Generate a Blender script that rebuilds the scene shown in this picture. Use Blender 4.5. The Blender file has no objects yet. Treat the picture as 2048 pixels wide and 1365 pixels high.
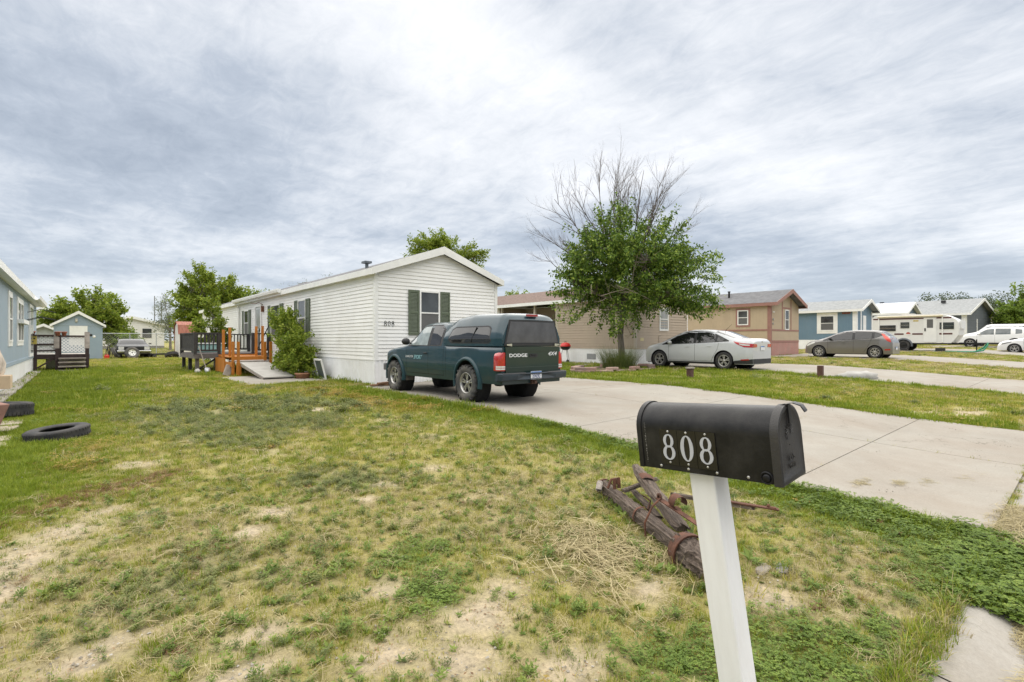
import bpy, math, random
import numpy as np
from mathutils import Vector, Matrix, Euler
R = math.radians
rng = np.random.default_rng(8)
random.seed(8)
SC = bpy.context.scene
COL = SC.collection
# ------------------------------------------------------------------ camera
YAW = math.atan2(.651, .759)                    # the view turns from +Y (away from the street) towards +X (along it)
cam_d = bpy.data.cameras.new('camera')
cam = bpy.data.objects.new('camera', cam_d); COL.objects.link(cam)
cam.location = (0, 0, 1.2); cam.rotation_euler = (R(90), 0, -YAW)
cam_d.sensor_width = 36; cam_d.lens = 1011 / 2048 * 36
cam_d.clip_start = .05; cam_d.clip_end = 3000
SC.camera = cam
FWD = Vector((math.sin(YAW), math.cos(YAW), 0)); RIGHT = Vector((math.cos(YAW), -math.sin(YAW), 0))
# ------------------------------------------------------------------ light
SUN_AZ = YAW - R(5); SUN_EL = R(78)             # azimuth from +Y towards +X
SUN_DIR = Vector((math.sin(SUN_AZ) * math.cos(SUN_EL), math.cos(SUN_AZ) * math.cos(SUN_EL), math.sin(SUN_EL)))
sun_d = bpy.data.lights.new('sun', 'SUN'); sun_d.energy = 1.5; sun_d.angle = R(130); sun_d.color = (1, .945, .86)
sun = bpy.data.objects.new('sun', sun_d); COL.objects.link(sun)
sun.rotation_euler = (-SUN_DIR).to_track_quat('-Z', 'Y').to_euler()
SC.view_settings.view_transform = 'Standard'; SC.view_settings.look = 'None'
SC.view_settings.exposure = 1.84; SC.view_settings.gamma = 1; SC.view_settings.use_curve_mapping = False
SC.cycles.max_bounces = 5; SC.cycles.diffuse_bounces = 3; SC.cycles.glossy_bounces = 3
SC.cycles.transparent_max_bounces = 6; SC.cycles.transmission_bounces = 4
try:
    SC.cycles.use_denoising = True
except Exception:
    pass
# ------------------------------------------------------------------ sky
W = bpy.data.worlds.new('World'); SC.world = W; W.use_nodes = True
W.cycles.sampling_method = 'MANUAL'; W.cycles.sample_map_resolution = 512
nt = W.node_tree; nt.nodes.clear()
def N(tree, typ, **kw):
    n = tree.nodes.new(typ)
    for k, v in kw.items():
        if k.startswith('i_'):
            key = k[2:]; n.inputs[int(key) if key.isdigit() else key].default_value = v
        else: setattr(n, k, v)
    return n
def L(tree, a, b): tree.links.new(a, b)
def math_n(tree, op, a, b=None, clamp=False):
    n = tree.nodes.new('ShaderNodeMath'); n.operation = op; n.use_clamp = clamp
    for i, v in enumerate((a, b)):
        if v is None: continue
        if isinstance(v, (int, float)): n.inputs[i].default_value = v
        else: tree.links.new(v, n.inputs[i])
    return n.outputs[0]
def mixc(tree, fac, a, b, bt='MIX'):
    n = tree.nodes.new('ShaderNodeMix'); n.data_type = 'RGBA'; n.blend_type = bt
    for sock, v in ((n.inputs[0], fac), (n.inputs[6], a), (n.inputs[7], b)):
        if hasattr(v, 'links') or isinstance(v, bpy.types.NodeSocket): tree.links.new(v, sock)
        elif isinstance(v, (int, float)): sock.default_value = v
        else: sock.default_value = (*v, 1) if len(v) == 3 else v
    return n.outputs[2]
def ramp(tree, fac, stops):
    n = tree.nodes.new('ShaderNodeValToRGB'); cr = n.color_ramp
    while len(cr.elements) < len(stops): cr.elements.new(.5)
    for e, (p, c) in zip(cr.elements, stops):
        e.position = p; e.color = (*c, 1) if len(c) == 3 else c
    tree.links.new(fac, n.inputs[0]); return n.outputs[0]
def noise(tree, vec, scale, detail=5, rough=.55, dist=0., dim='3D'):
    n = tree.nodes.new('ShaderNodeTexNoise'); n.noise_dimensions = dim
    n.inputs['Scale'].default_value = scale; n.inputs['Detail'].default_value = detail
    n.inputs['Roughness'].default_value = rough; n.inputs['Distortion'].default_value = dist
    if vec is not None: tree.links.new(vec, n.inputs['Vector'])
    return n.outputs['Fac']
tc = N(nt, 'ShaderNodeTexCoord'); dirv = tc.outputs['Generated']
sep = N(nt, 'ShaderNodeSeparateXYZ'); L(nt, dirv, sep.inputs[0])
zc = math_n(nt, 'ADD', math_n(nt, 'MAXIMUM', sep.outputs[2], 0.0), .13)
u = math_n(nt, 'DIVIDE', sep.outputs[0], zc); v = math_n(nt, 'DIVIDE', sep.outputs[1], zc)
def uv(su, sv, off=0.):
    c = N(nt, 'ShaderNodeCombineXYZ'); L(nt, math_n(nt, 'MULTIPLY', u, su), c.inputs[0]); L(nt, math_n(nt, 'MULTIPLY', v, sv), c.inputs[1])
    c.inputs[2].default_value = off; return c.outputs[0]
big = noise(nt, uv(1, .8, 23.7), .62, 4, .5, .3)                # broad banks
bandA = noise(nt, uv(1.2, .6, 17.7), 1.6, 7, .6, .35)            # rolls running away from the street
bandB = noise(nt, uv(.6, 1.2, 11.2), 1.35, 7, .6, .25)             # rolls along the street
fine = noise(nt, uv(1.3, .8, 5.5), 7.5, 8, .68, .5)
mixab = math_n(nt, 'ADD', math_n(nt, 'MULTIPLY', bandA, .5), math_n(nt, 'MULTIPLY', bandB, .5))
cl = math_n(nt, 'ADD', math_n(nt, 'MULTIPLY', big, .46), math_n(nt, 'MULTIPLY', mixab, .40))
cl = math_n(nt, 'ADD', cl, math_n(nt, 'MULTIPLY', fine, .14))
cl = math_n(nt, 'ADD', math_n(nt, 'MULTIPLY', math_n(nt, 'SUBTRACT', cl, .5), 1.6), .5)
dt = N(nt, 'ShaderNodeVectorMath', operation='DOT_PRODUCT'); L(nt, dirv, dt.inputs[0]); dt.inputs[1].default_value = SUN_DIR
glow = math_n(nt, 'POWER', math_n(nt, 'MAXIMUM', dt.outputs['Value'], 0.), 4.5)
hor = math_n(nt, 'POWER', math_n(nt, 'SUBTRACT', 1., math_n(nt, 'MAXIMUM', sep.outputs[2], 0.), True), 9.)
cl2 = math_n(nt, 'ADD', cl, math_n(nt, 'MULTIPLY', glow, .13))
SKY_UP = 2.62
ccol = ramp(nt, cl2, [(.36, (.35, .395, .46)), (.45, (.45, .495, .56)), (.52, (.58, .615, .665)), (.60, (.73, .75, .78)), (.70, (.88, .885, .90)), (.82, (1.02, 1.01, 1.0))])
ccol = mixc(nt, math_n(nt, 'MULTIPLY', hor, .5), ccol, (.50, .555, .625))
sky = N(nt, 'ShaderNodeTexSky', sky_type='NISHITA', sun_disc=False, sun_elevation=SUN_EL, sun_rotation=SUN_AZ, altitude=1000)
up = mixc(nt, 1., ccol, (SKY_UP,) * 3, 'MULTIPLY')
allc = mixc(nt, .965, sky.outputs[0], up)
bg = N(nt, 'ShaderNodeBackground', i_Strength=.125); L(nt, allc, bg.inputs[0])
wo = N(nt, 'ShaderNodeOutputWorld'); L(nt, bg.outputs[0], wo.inputs[0])
# ------------------------------------------------------------------ materials
MATS = {}
def mat(name, col, rough=.6, scale=6., var=.12, bump=0., bscale=40., metal=0., coat=0., spec=.5, dirt=None, dirt_amt=0., dscale=1.2, stretch=(1, 1, 1), emit=None, isl=0.):
    """procedural: base colour with two-scale noise, optional dirt colour and bump"""
    if name in MATS: return MATS[name]
    m = bpy.data.materials.new(name); m.use_nodes = True; t = m.node_tree
    p = t.nodes['Principled BSDF']
    tcn = N(t, 'ShaderNodeTexCoord'); mp = N(t, 'ShaderNodeMapping'); mp.inputs['Scale'].default_value = stretch
    L(t, tcn.outputs['Object'], mp.inputs[0]); vec = mp.outputs[0]
    f = noise(t, vec, scale, 5, .6)
    lo = tuple(c * (1 - var) for c in col); hi = tuple(min(1, c * (1 + var)) for c in col)
    c = ramp(t, f, [(.3, lo), (.7, hi)])
    if isl:
        g = N(t, 'ShaderNodeNewGeometry')
        k = math_n(t, 'ADD', math_n(t, 'MULTIPLY', g.outputs['Random Per Island'], isl), 1 - isl / 2)
        cc = N(t, 'ShaderNodeCombineColor')
        for i in range(3): L(t, k, cc.inputs[i])
        c = mixc(t, 1., c, cc.outputs[0], 'MULTIPLY')
    if dirt:
        f2 = noise(t, vec, dscale, 6, .65, .3)
        fac = math_n(t, 'MULTIPLY', ramp(t, f2, [(.42, (0, 0, 0)), (.72, (1, 1, 1))]), dirt_amt)
        c = mixc(t, fac, c, dirt)
    L(t, c, p.inputs['Base Color'])
    p.inputs['Roughness'].default_value = rough; p.inputs['Metallic'].default_value = metal
    p.inputs['Specular IOR Level'].default_value = spec; p.inputs['Coat Weight'].default_value = coat; p.inputs['Coat Roughness'].default_value = .06
    if bump:
        b = N(t, 'ShaderNodeBump'); b.inputs['Strength'].default_value = bump; b.inputs['Distance'].default_value = .01
        L(t, noise(t, vec, bscale, 6, .65), b.inputs['Height']); L(t, b.outputs[0], p.inputs['Normal'])
    if emit:
        p.inputs['Emission Color'].default_value = (*emit, 1); p.inputs['Emission Strength'].default_value = .3
    MATS[name] = m; return m
def leafmat(name, stops, trans=.3, isl=True, rough=.55):
    """foliage: colour varies leaf by leaf (or tuft by tuft) and lets some light through"""
    if name in MATS: return MATS[name]
    m = bpy.data.materials.new(name); m.use_nodes = True; t = m.node_tree; t.nodes.clear()
    if isl:
        g = N(t, 'ShaderNodeNewGeometry'); r1 = g.outputs['Random Per Island']
    else:
        o = N(t, 'ShaderNodeObjectInfo'); g = N(t, 'ShaderNodeNewGeometry')
        r1 = math_n(t, 'ADD', math_n(t, 'MULTIPLY', o.outputs['Random'], .6), math_n(t, 'MULTIPLY', g.outputs['Random Per Island'], .4))
    c = ramp(t, r1, stops)
    p = N(t, 'ShaderNodeBsdfPrincipled'); p.inputs['Roughness'].default_value = rough; p.inputs['Specular IOR Level'].default_value = .25
    tr = N(t, 'ShaderNodeBsdfTranslucent'); ms = N(t, 'ShaderNodeMixShader'); ms.inputs[0].default_value = trans
    out = N(t, 'ShaderNodeOutputMaterial')
    L(t, c, p.inputs['Base Color']); L(t, c, tr.inputs[0]); L(t, p.outputs[0], ms.inputs[1]); L(t, tr.outputs[0], ms.inputs[2]); L(t, ms.outputs[0], out.inputs[0])
    MATS[name] = m; return m
def glassmat(name, col=(.02, .022, .025), rough=.05, spec=.5, scale=3., var=.5):
    return mat(name, col, rough, scale, var, spec=spec)
def paintmat(name, col, dirt=(.16, .13, .10), amt=.25, coat=.6, rough=.35, metal=0.):
    """car paint with a clear coat; road dust gathers on the lower panels"""
    if name in MATS: return MATS[name]
    m = mat(name, col, rough, 30., .05, metal=metal, coat=coat, dirt=dirt, dirt_amt=amt * .35, dscale=2.2)
    t = m.node_tree; p = t.nodes['Principled BSDF']; src = p.inputs['Base Color'].links[0].from_socket
    tcn = N(t, 'ShaderNodeTexCoord'); sx = N(t, 'ShaderNodeSeparateXYZ'); L(t, tcn.outputs['Object'], sx.inputs[0])
    low = math_n(t, 'SUBTRACT', .62, sx.outputs[2]); low = math_n(t, 'MULTIPLY', low, 3., True)
    low = math_n(t, 'MULTIPLY', low, noise(t, tcn.outputs['Object'], 5., 5, .7)); low = math_n(t, 'MULTIPLY', low, amt * 1.6, True)
    L(t, mixc(t, low, src, dirt), p.inputs['Base Color']); return m
# ------------------------------------------------------------------ mesh helpers
class MB:
    """collects shapes and links them as ONE mesh object"""
    def __init__(s): s.v = []; s.f = []; s.sm = []
    def add(s, vs, fs, smooth=False):
        o = len(s.v); s.v += [tuple(map(float, q)) for q in vs]; s.f += [tuple(o + i for i in q) for q in fs]; s.sm += [smooth] * len(fs)
    def box(s, c, d, M=None, rz=0., taper=1.):
        hx, hy, hz = d[0] / 2, d[1] / 2, d[2] / 2
        vs = [Vector((sx * hx * (taper if sz > 0 else 1), sy * hy * (taper if sz > 0 else 1), sz * hz)) for sz in (-1, 1) for sy in (-1, 1) for sx in (-1, 1)]
        if rz: M = Matrix.Rotation(rz, 3, 'Z') @ M if M is not None else Matrix.Rotation(rz, 3, 'Z')
        if M is not None: vs = [M @ q for q in vs]
        s.add([q + Vector(c) for q in vs], [(0, 2, 3, 1), (4, 5, 7, 6), (0, 1, 5, 4), (2, 6, 7, 3), (0, 4, 6, 2), (1, 3, 7, 5)])
    def bb(s, a, b): s.box([(p + q) / 2 for p, q in zip(a, b)], [abs(q - p) for p, q in zip(a, b)])
    def bar(s, a, b, w, h, up=(0, 0, 1)):
        """rectangular bar from a to b"""
        a, b = Vector(a), Vector(b); d = (b - a); ln = d.length; d.normalize()
        upv = Vector(up); x = d.cross(upv)
        if x.length < 1e-4: x = d.cross(Vector((1, 0, 0)))
        x.normalize(); z = x.cross(d)
        M = Matrix((x, d, z)).transposed(); s.box((a + b) / 2, (w, ln, h), M)
    def tube(s, pts, rad, n=8, cap=True, smooth=True):
        pts = [Vector(p) for p in pts]
        if isinstance(rad, (int, float)): rad = [rad] * len(pts)
        vs = []; ref = None
        for i, p in enumerate(pts):
            t = (pts[min(i + 1, len(pts) - 1)] - pts[max(i - 1, 0)]).normalized()
            if ref is None:
                ref = t.orthogonal().normalized()
            ref = (ref - t * ref.dot(t))
            if ref.length < 1e-5: ref = t.orthogonal()
            ref.normalize(); b = t.cross(ref)
            for k in range(n):
                a = 2 * math.pi * k / n; vs.append(p + (ref * math.cos(a) + b * math.sin(a)) * rad[i])
        fs = [(i * n + k, i * n + (k + 1) % n, (i + 1) * n + (k + 1) % n, (i + 1) * n + k) for i in range(len(pts) - 1) for k in range(n)]
        s.add(vs, fs, smooth)
        if cap: s.add(vs[:n], [tuple(range(n - 1, -1, -1))]); s.add(vs[-n:], [tuple(range(n))])
    def lathe(s, prof, n=24, axis='z', c=(0, 0, 0), smooth=True, a0=0., a1=2 * math.pi):
        full = abs(a1 - a0 - 2 * math.pi) < 1e-6; m = n if full else n + 1; vs = []
        for (r, h) in prof:
            for k in range(m):
                a = a0 + (a1 - a0) * k / n; p, q = r * math.cos(a), r * math.sin(a)
                w = {'z': (p, q, h), 'x': (h, p, q), 'y': (q, h, p)}[axis]
                vs.append((w[0] + c[0], w[1] + c[1], w[2] + c[2]))
        fs = []
        for i in range(len(prof) - 1):
            for k in range(n):
                k2 = (k + 1) % m; fs.append((i * m + k, i * m + k2, (i + 1) * m + k2, (i + 1) * m + k))
        s.add(vs, fs, smooth)
    def prism(s, poly, a, b, plane='yz', smooth=False):
        """a flat polygon swept from a to b along the third axis"""
        def P(q, h): return {'yz': (h, q[0], q[1]), 'xz': (q[0], h, q[1]), 'xy': (q[0], q[1], h)}[plane]
        n = len(poly); vs = [P(q, a) for q in poly] + [P(q, b) for q in poly]
        s.add(vs, [tuple(range(n - 1, -1, -1)), tuple(range(n, 2 * n))]); s.add(vs, [(i, (i + 1) % n, n + (i + 1) % n, n + i) for i in range(n)], smooth)
    def grid(s, P, smooth=True, flip=False):
        """P: rows of points"""
        m = len(P[0]); vs = [q for r in P for q in r]; fs = []
        for i in range(len(P) - 1):
            for k in range(m - 1):
                q = (i * m + k, i * m + k + 1, (i + 1) * m + k + 1, (i + 1) * m + k); fs.append(q[::-1] if flip else q)
        s.add(vs, fs, smooth)
    def xform(s, M): s.v = [tuple(M @ Vector(q)) for q in s.v]; return s
    def mesh(s, name):
        me = bpy.data.meshes.new(name); me.from_pydata(s.v, [], s.f); me.polygons.foreach_set('use_smooth', s.sm); me.update(); return me
    def build(s, name, m, parent=None, loc=None):
        return link(name, s.mesh(name), m, parent, loc)
def link(name, me, m, parent=None, loc=None):
    o = bpy.data.objects.new(name, me)
    if m is not None and not me.materials: me.materials.append(m)
    COL.objects.link(o)
    if parent is not None: o.parent = parent
    if loc is not None: o.location = loc
    return o
def tag(o, label=None, cat=None, group=None, kind=None):
    if label: o['label'] = label
    if cat: o['category'] = cat
    if group: o['group'] = group
    if kind: o['kind'] = kind
    return o
def thing(name, label, cat, loc=(0, 0, 0), rz=0., group=None):
    o = bpy.data.objects.new(name, None); COL.objects.link(o); o.location = loc; o.rotation_euler = (0, 0, rz); o.empty_display_size = .2
    return tag(o, label, cat, group)
def part(name, parent, loc=(0, 0, 0), rot=(0, 0, 0)):
    o = bpy.data.objects.new(name, None); COL.objects.link(o); o.parent = parent; o.location = loc; o.rotation_euler = rot; o.empty_display_size = .1; return o
def bevel(o, w=.006, seg=2, ang=40):
    b = o.modifiers.new('bevel', 'BEVEL'); b.width = w; b.segments = seg; b.limit_method = 'ANGLE'; b.angle_limit = R(ang); return o
def text_mesh(txt, size, ext=.002, bold=0., sx=1., shear=0.):
    cu = bpy.data.curves.new('lettering', 'FONT'); cu.body = txt; cu.size = size; cu.extrude = ext; cu.offset = bold; cu.shear = shear
    cu.align_x = 'CENTER'; cu.align_y = 'CENTER'; cu.resolution_u = 3
    o = bpy.data.objects.new('lettering', cu); COL.objects.link(o)
    dg = bpy.context.evaluated_depsgraph_get(); me = bpy.data.meshes.new_from_object(o.evaluated_get(dg))
    bpy.data.objects.remove(o); bpy.data.curves.remove(cu)
    me.transform(Matrix.Diagonal((sx, 1, 1, 1))); return me
def place_text(name, txt, m, parent, M, size, **kw):
    """M: 4x4 taking text x/y/z (right, up, out) to the parent's space"""
    me = text_mesh(txt, size, **kw); me.transform(M); return link(name, me, m, parent)
def basis(o, x, y):
    x, y = Vector(x).normalized(), Vector(y).normalized(); z = x.cross(y)
    M = Matrix((x, y, z)).transposed().to_4x4(); M.translation = Vector(o); return M
# ------------------------------------------------------------------ shared noise for the terrain
def _h(i, j, s):
    n = (i * 374761393 + j * 668265263 + s * 1442695041) & 0xffffffff
    n = ((n ^ (n >> 13)) * 1274126177) & 0xffffffff
    return ((n ^ (n >> 16)) & 0xffff) / 65535.
def vnoise(x, y, s=0):
    x = np.asarray(x, float); y = np.asarray(y, float)
    i = np.floor(x).astype(np.int64); j = np.floor(y).astype(np.int64); fx = x - i; fy = y - j
    fx = fx * fx * (3 - 2 * fx); fy = fy * fy * (3 - 2 * fy)
    return (_h(i, j, s) * (1 - fx) + _h(i + 1, j, s) * fx) * (1 - fy) + (_h(i, j + 1, s) * (1 - fx) + _h(i + 1, j + 1, s) * fx) * fy
def fbm(x, y, sc, s=0, oct=4):
    t = 0.; a = 1.; w = 0.
    for k in range(oct):
        t = t + a * vnoise(np.asarray(x) * sc + 17.3 * k, np.asarray(y) * sc + 9.1 * k, s + k); w += a; a *= .5; sc *= 2.03
    return t / w
def sstep(a, b, x):
    t = np.clip((np.asarray(x, float) - a) / (b - a), 0, 1); return t * t * (3 - 2 * t)
def gz(x, y):
    """height of the ground: level by the homes, dropping to the street, rising gently along the street and behind"""
    x = np.asarray(x, float); y = np.asarray(y, float)
    zx = np.where(x > 6, .012 * (np.minimum(x, 75) - 6), .006 * (np.maximum(x, -10) - 6))
    return -.32 * (1 - sstep(0, 8, y)) + zx + .013 * np.clip(y - 52, 0, 80)
def gzf(x, y): return float(gz(x, y))
# ------------------------------------------------------------------ ground cover: what grows where (x, y in metres)
DRIVES = [(5.45, 11.4, .56, 12.66), (17.9, 23.0, .56, 13.1), (30.6, 36.2, .56, 12.7), (44.6, 52.6, .56, 12.6), (59.5, 66.5, .56, 11.0)]
PAD = (3.4, 5.8, 14.9, 18.85)
SLABS = DRIVES + [PAD]
def in_slab(x, y, grow=0.):
    m = np.zeros(np.shape(x), bool)
    for a, b, c, d in SLABS: m |= (x > a - grow) & (x < b + grow) & (y > c - grow) & (y < d + grow)
    return m
def blobs(x, y, lst, k=1.):
    t = np.zeros(np.shape(x))
    for q in lst:
        bx, by, r = q[0], q[1], q[2]; ry = q[3] if len(q) > 3 else r
        t = np.maximum(t, np.exp(-(((x - bx) / r) ** 2 + ((y - by) / ry) ** 2) * k))
    return t
BARE = [(-.28, 4.41, .3, .35), (-.1, 4.75, .3, .3), (.16, 5.1, .3, .14), (-.35, 4.0, .2, .5), (0., 3.0, .22, .16), (.15, 3.08, .25, .12), (.93, 4.0, .2, .22), (1.2, 4.3, .22, .2), (2.16, 4.43, .22, .16), (1.88, 4.15, .2, .14),
        (1.39, 2.72, .22, .2), (1.65, 2.2, .42, .3), (1.95, 2.32, .3, .22), (1.1, 2.2, .28, .25), (1.34, 1.95, .3, .3), (.44, 6.47, .28, .28), (3.23, 8.97, .3, .4), (1.7, 1.6, .3, .2), (.69, 2.73, .22, .14), (.5, 2.45, .35, .14),
        (13.2, 1.7, 1.6, .5), (11.75, 3.3, .35, 1.1), (12.3, 2.3, .7, .6), (1.8, 16.6, .5, .5), (2.6, 1.75, .25, .2), (2.9, 4.6, .2, .2), (3.1, 1.3, .3, .2)]
STRAW = [(.44, 4.06, .3, .3), (2.85, 2.35, .42, .35), (2.7, 2.0, .3, .25), (3.05, 3.6, .7, .45), (.75, 4.3, .3, .25), (4.0, 1.15, .45, .3), (3.5, .95, .5, .25), (3.25, 1.2, .3, .3), (3.15, .6, .4, .12), (2.6, 3.0, .5, .3)]
RED = [(.2, 5.6, .35, .16), (.47, 5.8, .3, .16), (-.1, 5.42, .3, .12)]
BLUE = [(1.61, 8.96, .9, 1.4), (2.3, 7.9, .9, .8), (1.4, 10.6, .8, 1.2), (3.4, 9.4, .9, 1.3), (1.6, 7.2, .6, .6), (2.5, 10.5, 1.2, 1.2), (2.0, 4.7, .35, .4), (1.75, 4.9, .3, .3), (.45, 3.5, .4, .3)]
LUSH = [(-.7, 6.6, .7, 1.2), (-.8, 9, .9, 2.5), (-.5, 14.4, 1.2, 3.5), (-.3, 20, 1.6, 5), (-.4, 26, 2.6, 4), (-.6, 5.6, .4, .4)]
CLOVER = [(2.5, 1.0, .45, .3), (2.8, .75, .35, .25), (4.35, .65, .55, .25), (4.4, .42, .4, .15), (4.9, .8, .4, .4), (5.1, 1.3, .3, .5), (1.58, 2.62, .22, .14), (1.72, 3.05, .25, .2), (1.55, 2.45, .16, .12), (1.05, 1.9, .1, .1), (2.2, 1.3, .2, .2)]
ORANGE = [(-.03, 6.77, .3, .35), (.08, 7.5, .3, .5), (4.6, 8.6, .5, 1.2), (4.3, 11.5, .6, 1.6)]
def cover(x, y):
    n1 = fbm(x, y, .55, 11); n2 = fbm(x, y, 1.9, 21); n3 = fbm(x, y, 5.5, 31, 3)
    wob = (n2 - .5) * .9 + (n3 - .5) * .6
    edge1 = np.exp(-((x - 5.2) / .42) ** 2) * (y < 12.6) * (y > .5)
    for a in (11.4, 17.9): edge1 = np.maximum(edge1, np.exp(-((x - a - (.35 if a == 11.4 else -.35)) / .3) ** 2) * (y < 12) * (y > .9))
    lush = np.clip(blobs(x, y, LUSH) * 1.25 + wob * .5, 0, 1)
    lush = np.maximum(lush, np.clip(edge1 * 1.1 + wob * .5, 0, 1))
    lush = np.where(x > 12, np.maximum(lush, np.clip(sstep(4.5, 7.5, y) * .55 * (x < 17.9) + wob * .4, 0, 1)), lush)
    bare = np.clip(blobs(x, y, BARE, 1.5) * 1.1 + wob * .9 - .17, 0, 1)
    near = 1 - sstep(3.2, 6.2, y)                                  # the verge by the street is thin and dry
    bare = np.maximum(bare, np.clip((n2 - .5) * 2.6 + (n3 - .5) * 1.4, 0, 1) * near * .32 * (x < 5))
    bare = np.maximum(bare, np.clip((n2 - .62) * 5, 0, 1) * .45 * (x < 5))
    bare = bare * (1 - lush * .9)
    clover = np.clip(blobs(x, y, CLOVER) * 1.3 + wob * .6 - .1, 0, 1)
    bare = bare * (1 - clover * .8)
    straw = np.clip(blobs(x, y, STRAW) * 1.2 + wob * .6, 0, 1) * (1 - clover * .7)
    straw = np.maximum(straw, np.clip((n1 - .47) * 3.2 + wob * .5, 0, 1) * .6 * (1 - lush))
    blue = np.clip(blobs(x, y, BLUE) * 1.1 + wob * .8 - .15, 0, 1) * (1 - lush * .8)
    red = np.clip(blobs(x, y, RED) * 1.2 + wob * .5 - .1, 0, 1)
    orange = np.clip(blobs(x, y, ORANGE) + wob * .7 - .15, 0, 1)
    far = sstep(12, 24, x)                                         # the neighbours' strips are dry and mown short
    straw = np.maximum(straw, far * np.clip(.75 + wob * .9, 0, 1)); lush = lush * (1 - .6 * far)
    return dict(lush=lush, bare=bare, clover=clover, straw=straw, blue=blue, red=red, orange=orange, n1=n1, n2=n2, n3=n3)
# ------------------------------------------------------------------ ground
def lines(a, b, lo, hi, st, gr):
    out = list(np.arange(a, b, st)); p = b; s = st
    while p < hi: out.append(p); s = st + gr * (p - b); p += s
    out.append(hi); q = a; pre = []
    while q > lo: q -= st + gr * (a - q); pre.append(max(q, lo))
    return np.array(pre[::-1] + out)
gx = lines(-1.2, 6.0, -1500, 1500, .06, .05); gy = lines(.3, 7.5, -1500, 1500, .06, .05)
X, Y = np.meshgrid(gx, gy); x = X.ravel(); y = Y.ravel(); cv = cover(x, y)
z = gz(x, y)
relief = (fbm(x, y, 1.3, 51) - .5) * .05 + (fbm(x, y, 6., 61, 3) - .5) * .03 * (1 + cv['bare'] * .3)
z = z + relief * np.exp(-np.hypot(x, y) / 25.)
z = np.where(in_slab(x, y, .03), gz(x, y) - .09, z)
z = np.where((y < .54) & (y > -9.2), -.62 + (gz(x, 0 * y) + .32), z)
z = np.where(np.hypot(x, y) > 300, z - .004 * (np.hypot(x, y) - 300), z)
V = np.stack([x, y, z], 1); nx, ny = len(gx), len(gy)
idx = np.arange(nx * ny).reshape(ny, nx)
F = np.stack([idx[:-1, :-1], idx[:-1, 1:], idx[1:, 1:], idx[1:, :-1]], -1).reshape(-1, 4)
def fastmesh(name, V, F):
    me = bpy.data.meshes.new(name); k = F.shape[1]
    me.vertices.add(len(V)); me.vertices.foreach_set('co', np.ascontiguousarray(V, np.float32).ravel())
    me.loops.add(F.size); me.loops.foreach_set('vertex_index', np.ascontiguousarray(F, np.int32).ravel())
    me.polygons.add(len(F)); me.polygons.foreach_set('loop_start', np.arange(0, F.size, k, dtype=np.int32))
    try: me.polygons.foreach_set('loop_total', np.full(len(F), k, dtype=np.int32))
    except Exception: pass
    me.update(calc_edges=True); me.validate(); return me
gme = fastmesh('ground', V, F); gme.polygons.foreach_set('use_smooth', np.ones(len(F), bool))
def lerp(a, b, t): return a + (np.array(b) - a) * t[:, None]
cov = np.tile(np.array([.31, .285, .09]), (len(x), 1))                     # dry yellow-green turf
cov = lerp(cov, (.13, .17, .035), cv['lush']); cov = lerp(cov, (.33, .28, .155), cv['straw'] * .7)
cov = lerp(cov, (.19, .21, .09), cv['blue'] * .8); cov = lerp(cov, (.22, .125, .075), cv['red'] * .85); cov = lerp(cov, (.30, .22, .06), cv['orange'] * .5)
cov = lerp(cov, (.13, .18, .05), cv['clover'] * .8); cov = lerp(cov, (.48, .405, .31), cv['bare'])
near_d = np.exp(-np.hypot(x, y) / 6.)
cov = lerp(cov, (.33, .26, .165), near_d * .5 * (1 - cv['lush']) * (1 - cv['clover']))
ca = gme.color_attributes.new('cover', 'FLOAT_COLOR', 'POINT'); ca.data.foreach_set('color', np.concatenate([cov, np.ones((len(x), 1))], 1).astype(np.float32).ravel())
mg = bpy.data.materials.new('turf_and_soil'); mg.use_nodes = True; t = mg.node_tree; p = t.nodes['Principled BSDF']
at = N(t, 'ShaderNodeAttribute', attribute_name='cover'); tcn = N(t, 'ShaderNodeTexCoord'); ov = tcn.outputs['Object']
f1 = noise(t, ov, 38., 6, .7); f2 = noise(t, ov, 7., 6, .65); f3 = noise(t, ov, 160., 3, .7)
c = mixc(t, 1., at.outputs['Color'], ramp(t, f1, [(.25, (.62, .62, .62)), (.5, (1, 1, 1)), (.75, (1.3, 1.28, 1.2))]), 'MULTIPLY')
c = mixc(t, 1., c, ramp(t, f2, [(.3, (.8, .82, .8)), (.7, (1.14, 1.12, 1.1))]), 'MULTIPLY')
c = mixc(t, ramp(t, f3, [(.6, (0, 0, 0)), (.72, (.55, .55, .55))]), c, (.20, .15, .10))
L(t, c, p.inputs['Base Color']); p.inputs['Roughness'].default_value = .95; p.inputs['Specular IOR Level'].default_value = .1
vo = N(t, 'ShaderNodeTexVoronoi', feature='DISTANCE_TO_EDGE'); vo.inputs['Scale'].default_value = 9.; L(t, ov, vo.inputs['Vector'])
hh = math_n(t, 'ADD', math_n(t, 'MULTIPLY', f1, .7), math_n(t, 'MULTIPLY', ramp(t, vo.outputs['Distance'], [(0, (0, 0, 0)), (.05, (1, 1, 1))]), .18))
b = N(t, 'ShaderNodeBump'); b.inputs['Strength'].default_value = .8; b.inputs['Distance'].default_value = .03; L(t, hh, b.inputs['Height']); L(t, b.outputs[0], p.inputs['Normal'])
ground = link('ground', gme, mg); ground['kind'] = 'structure'
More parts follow.
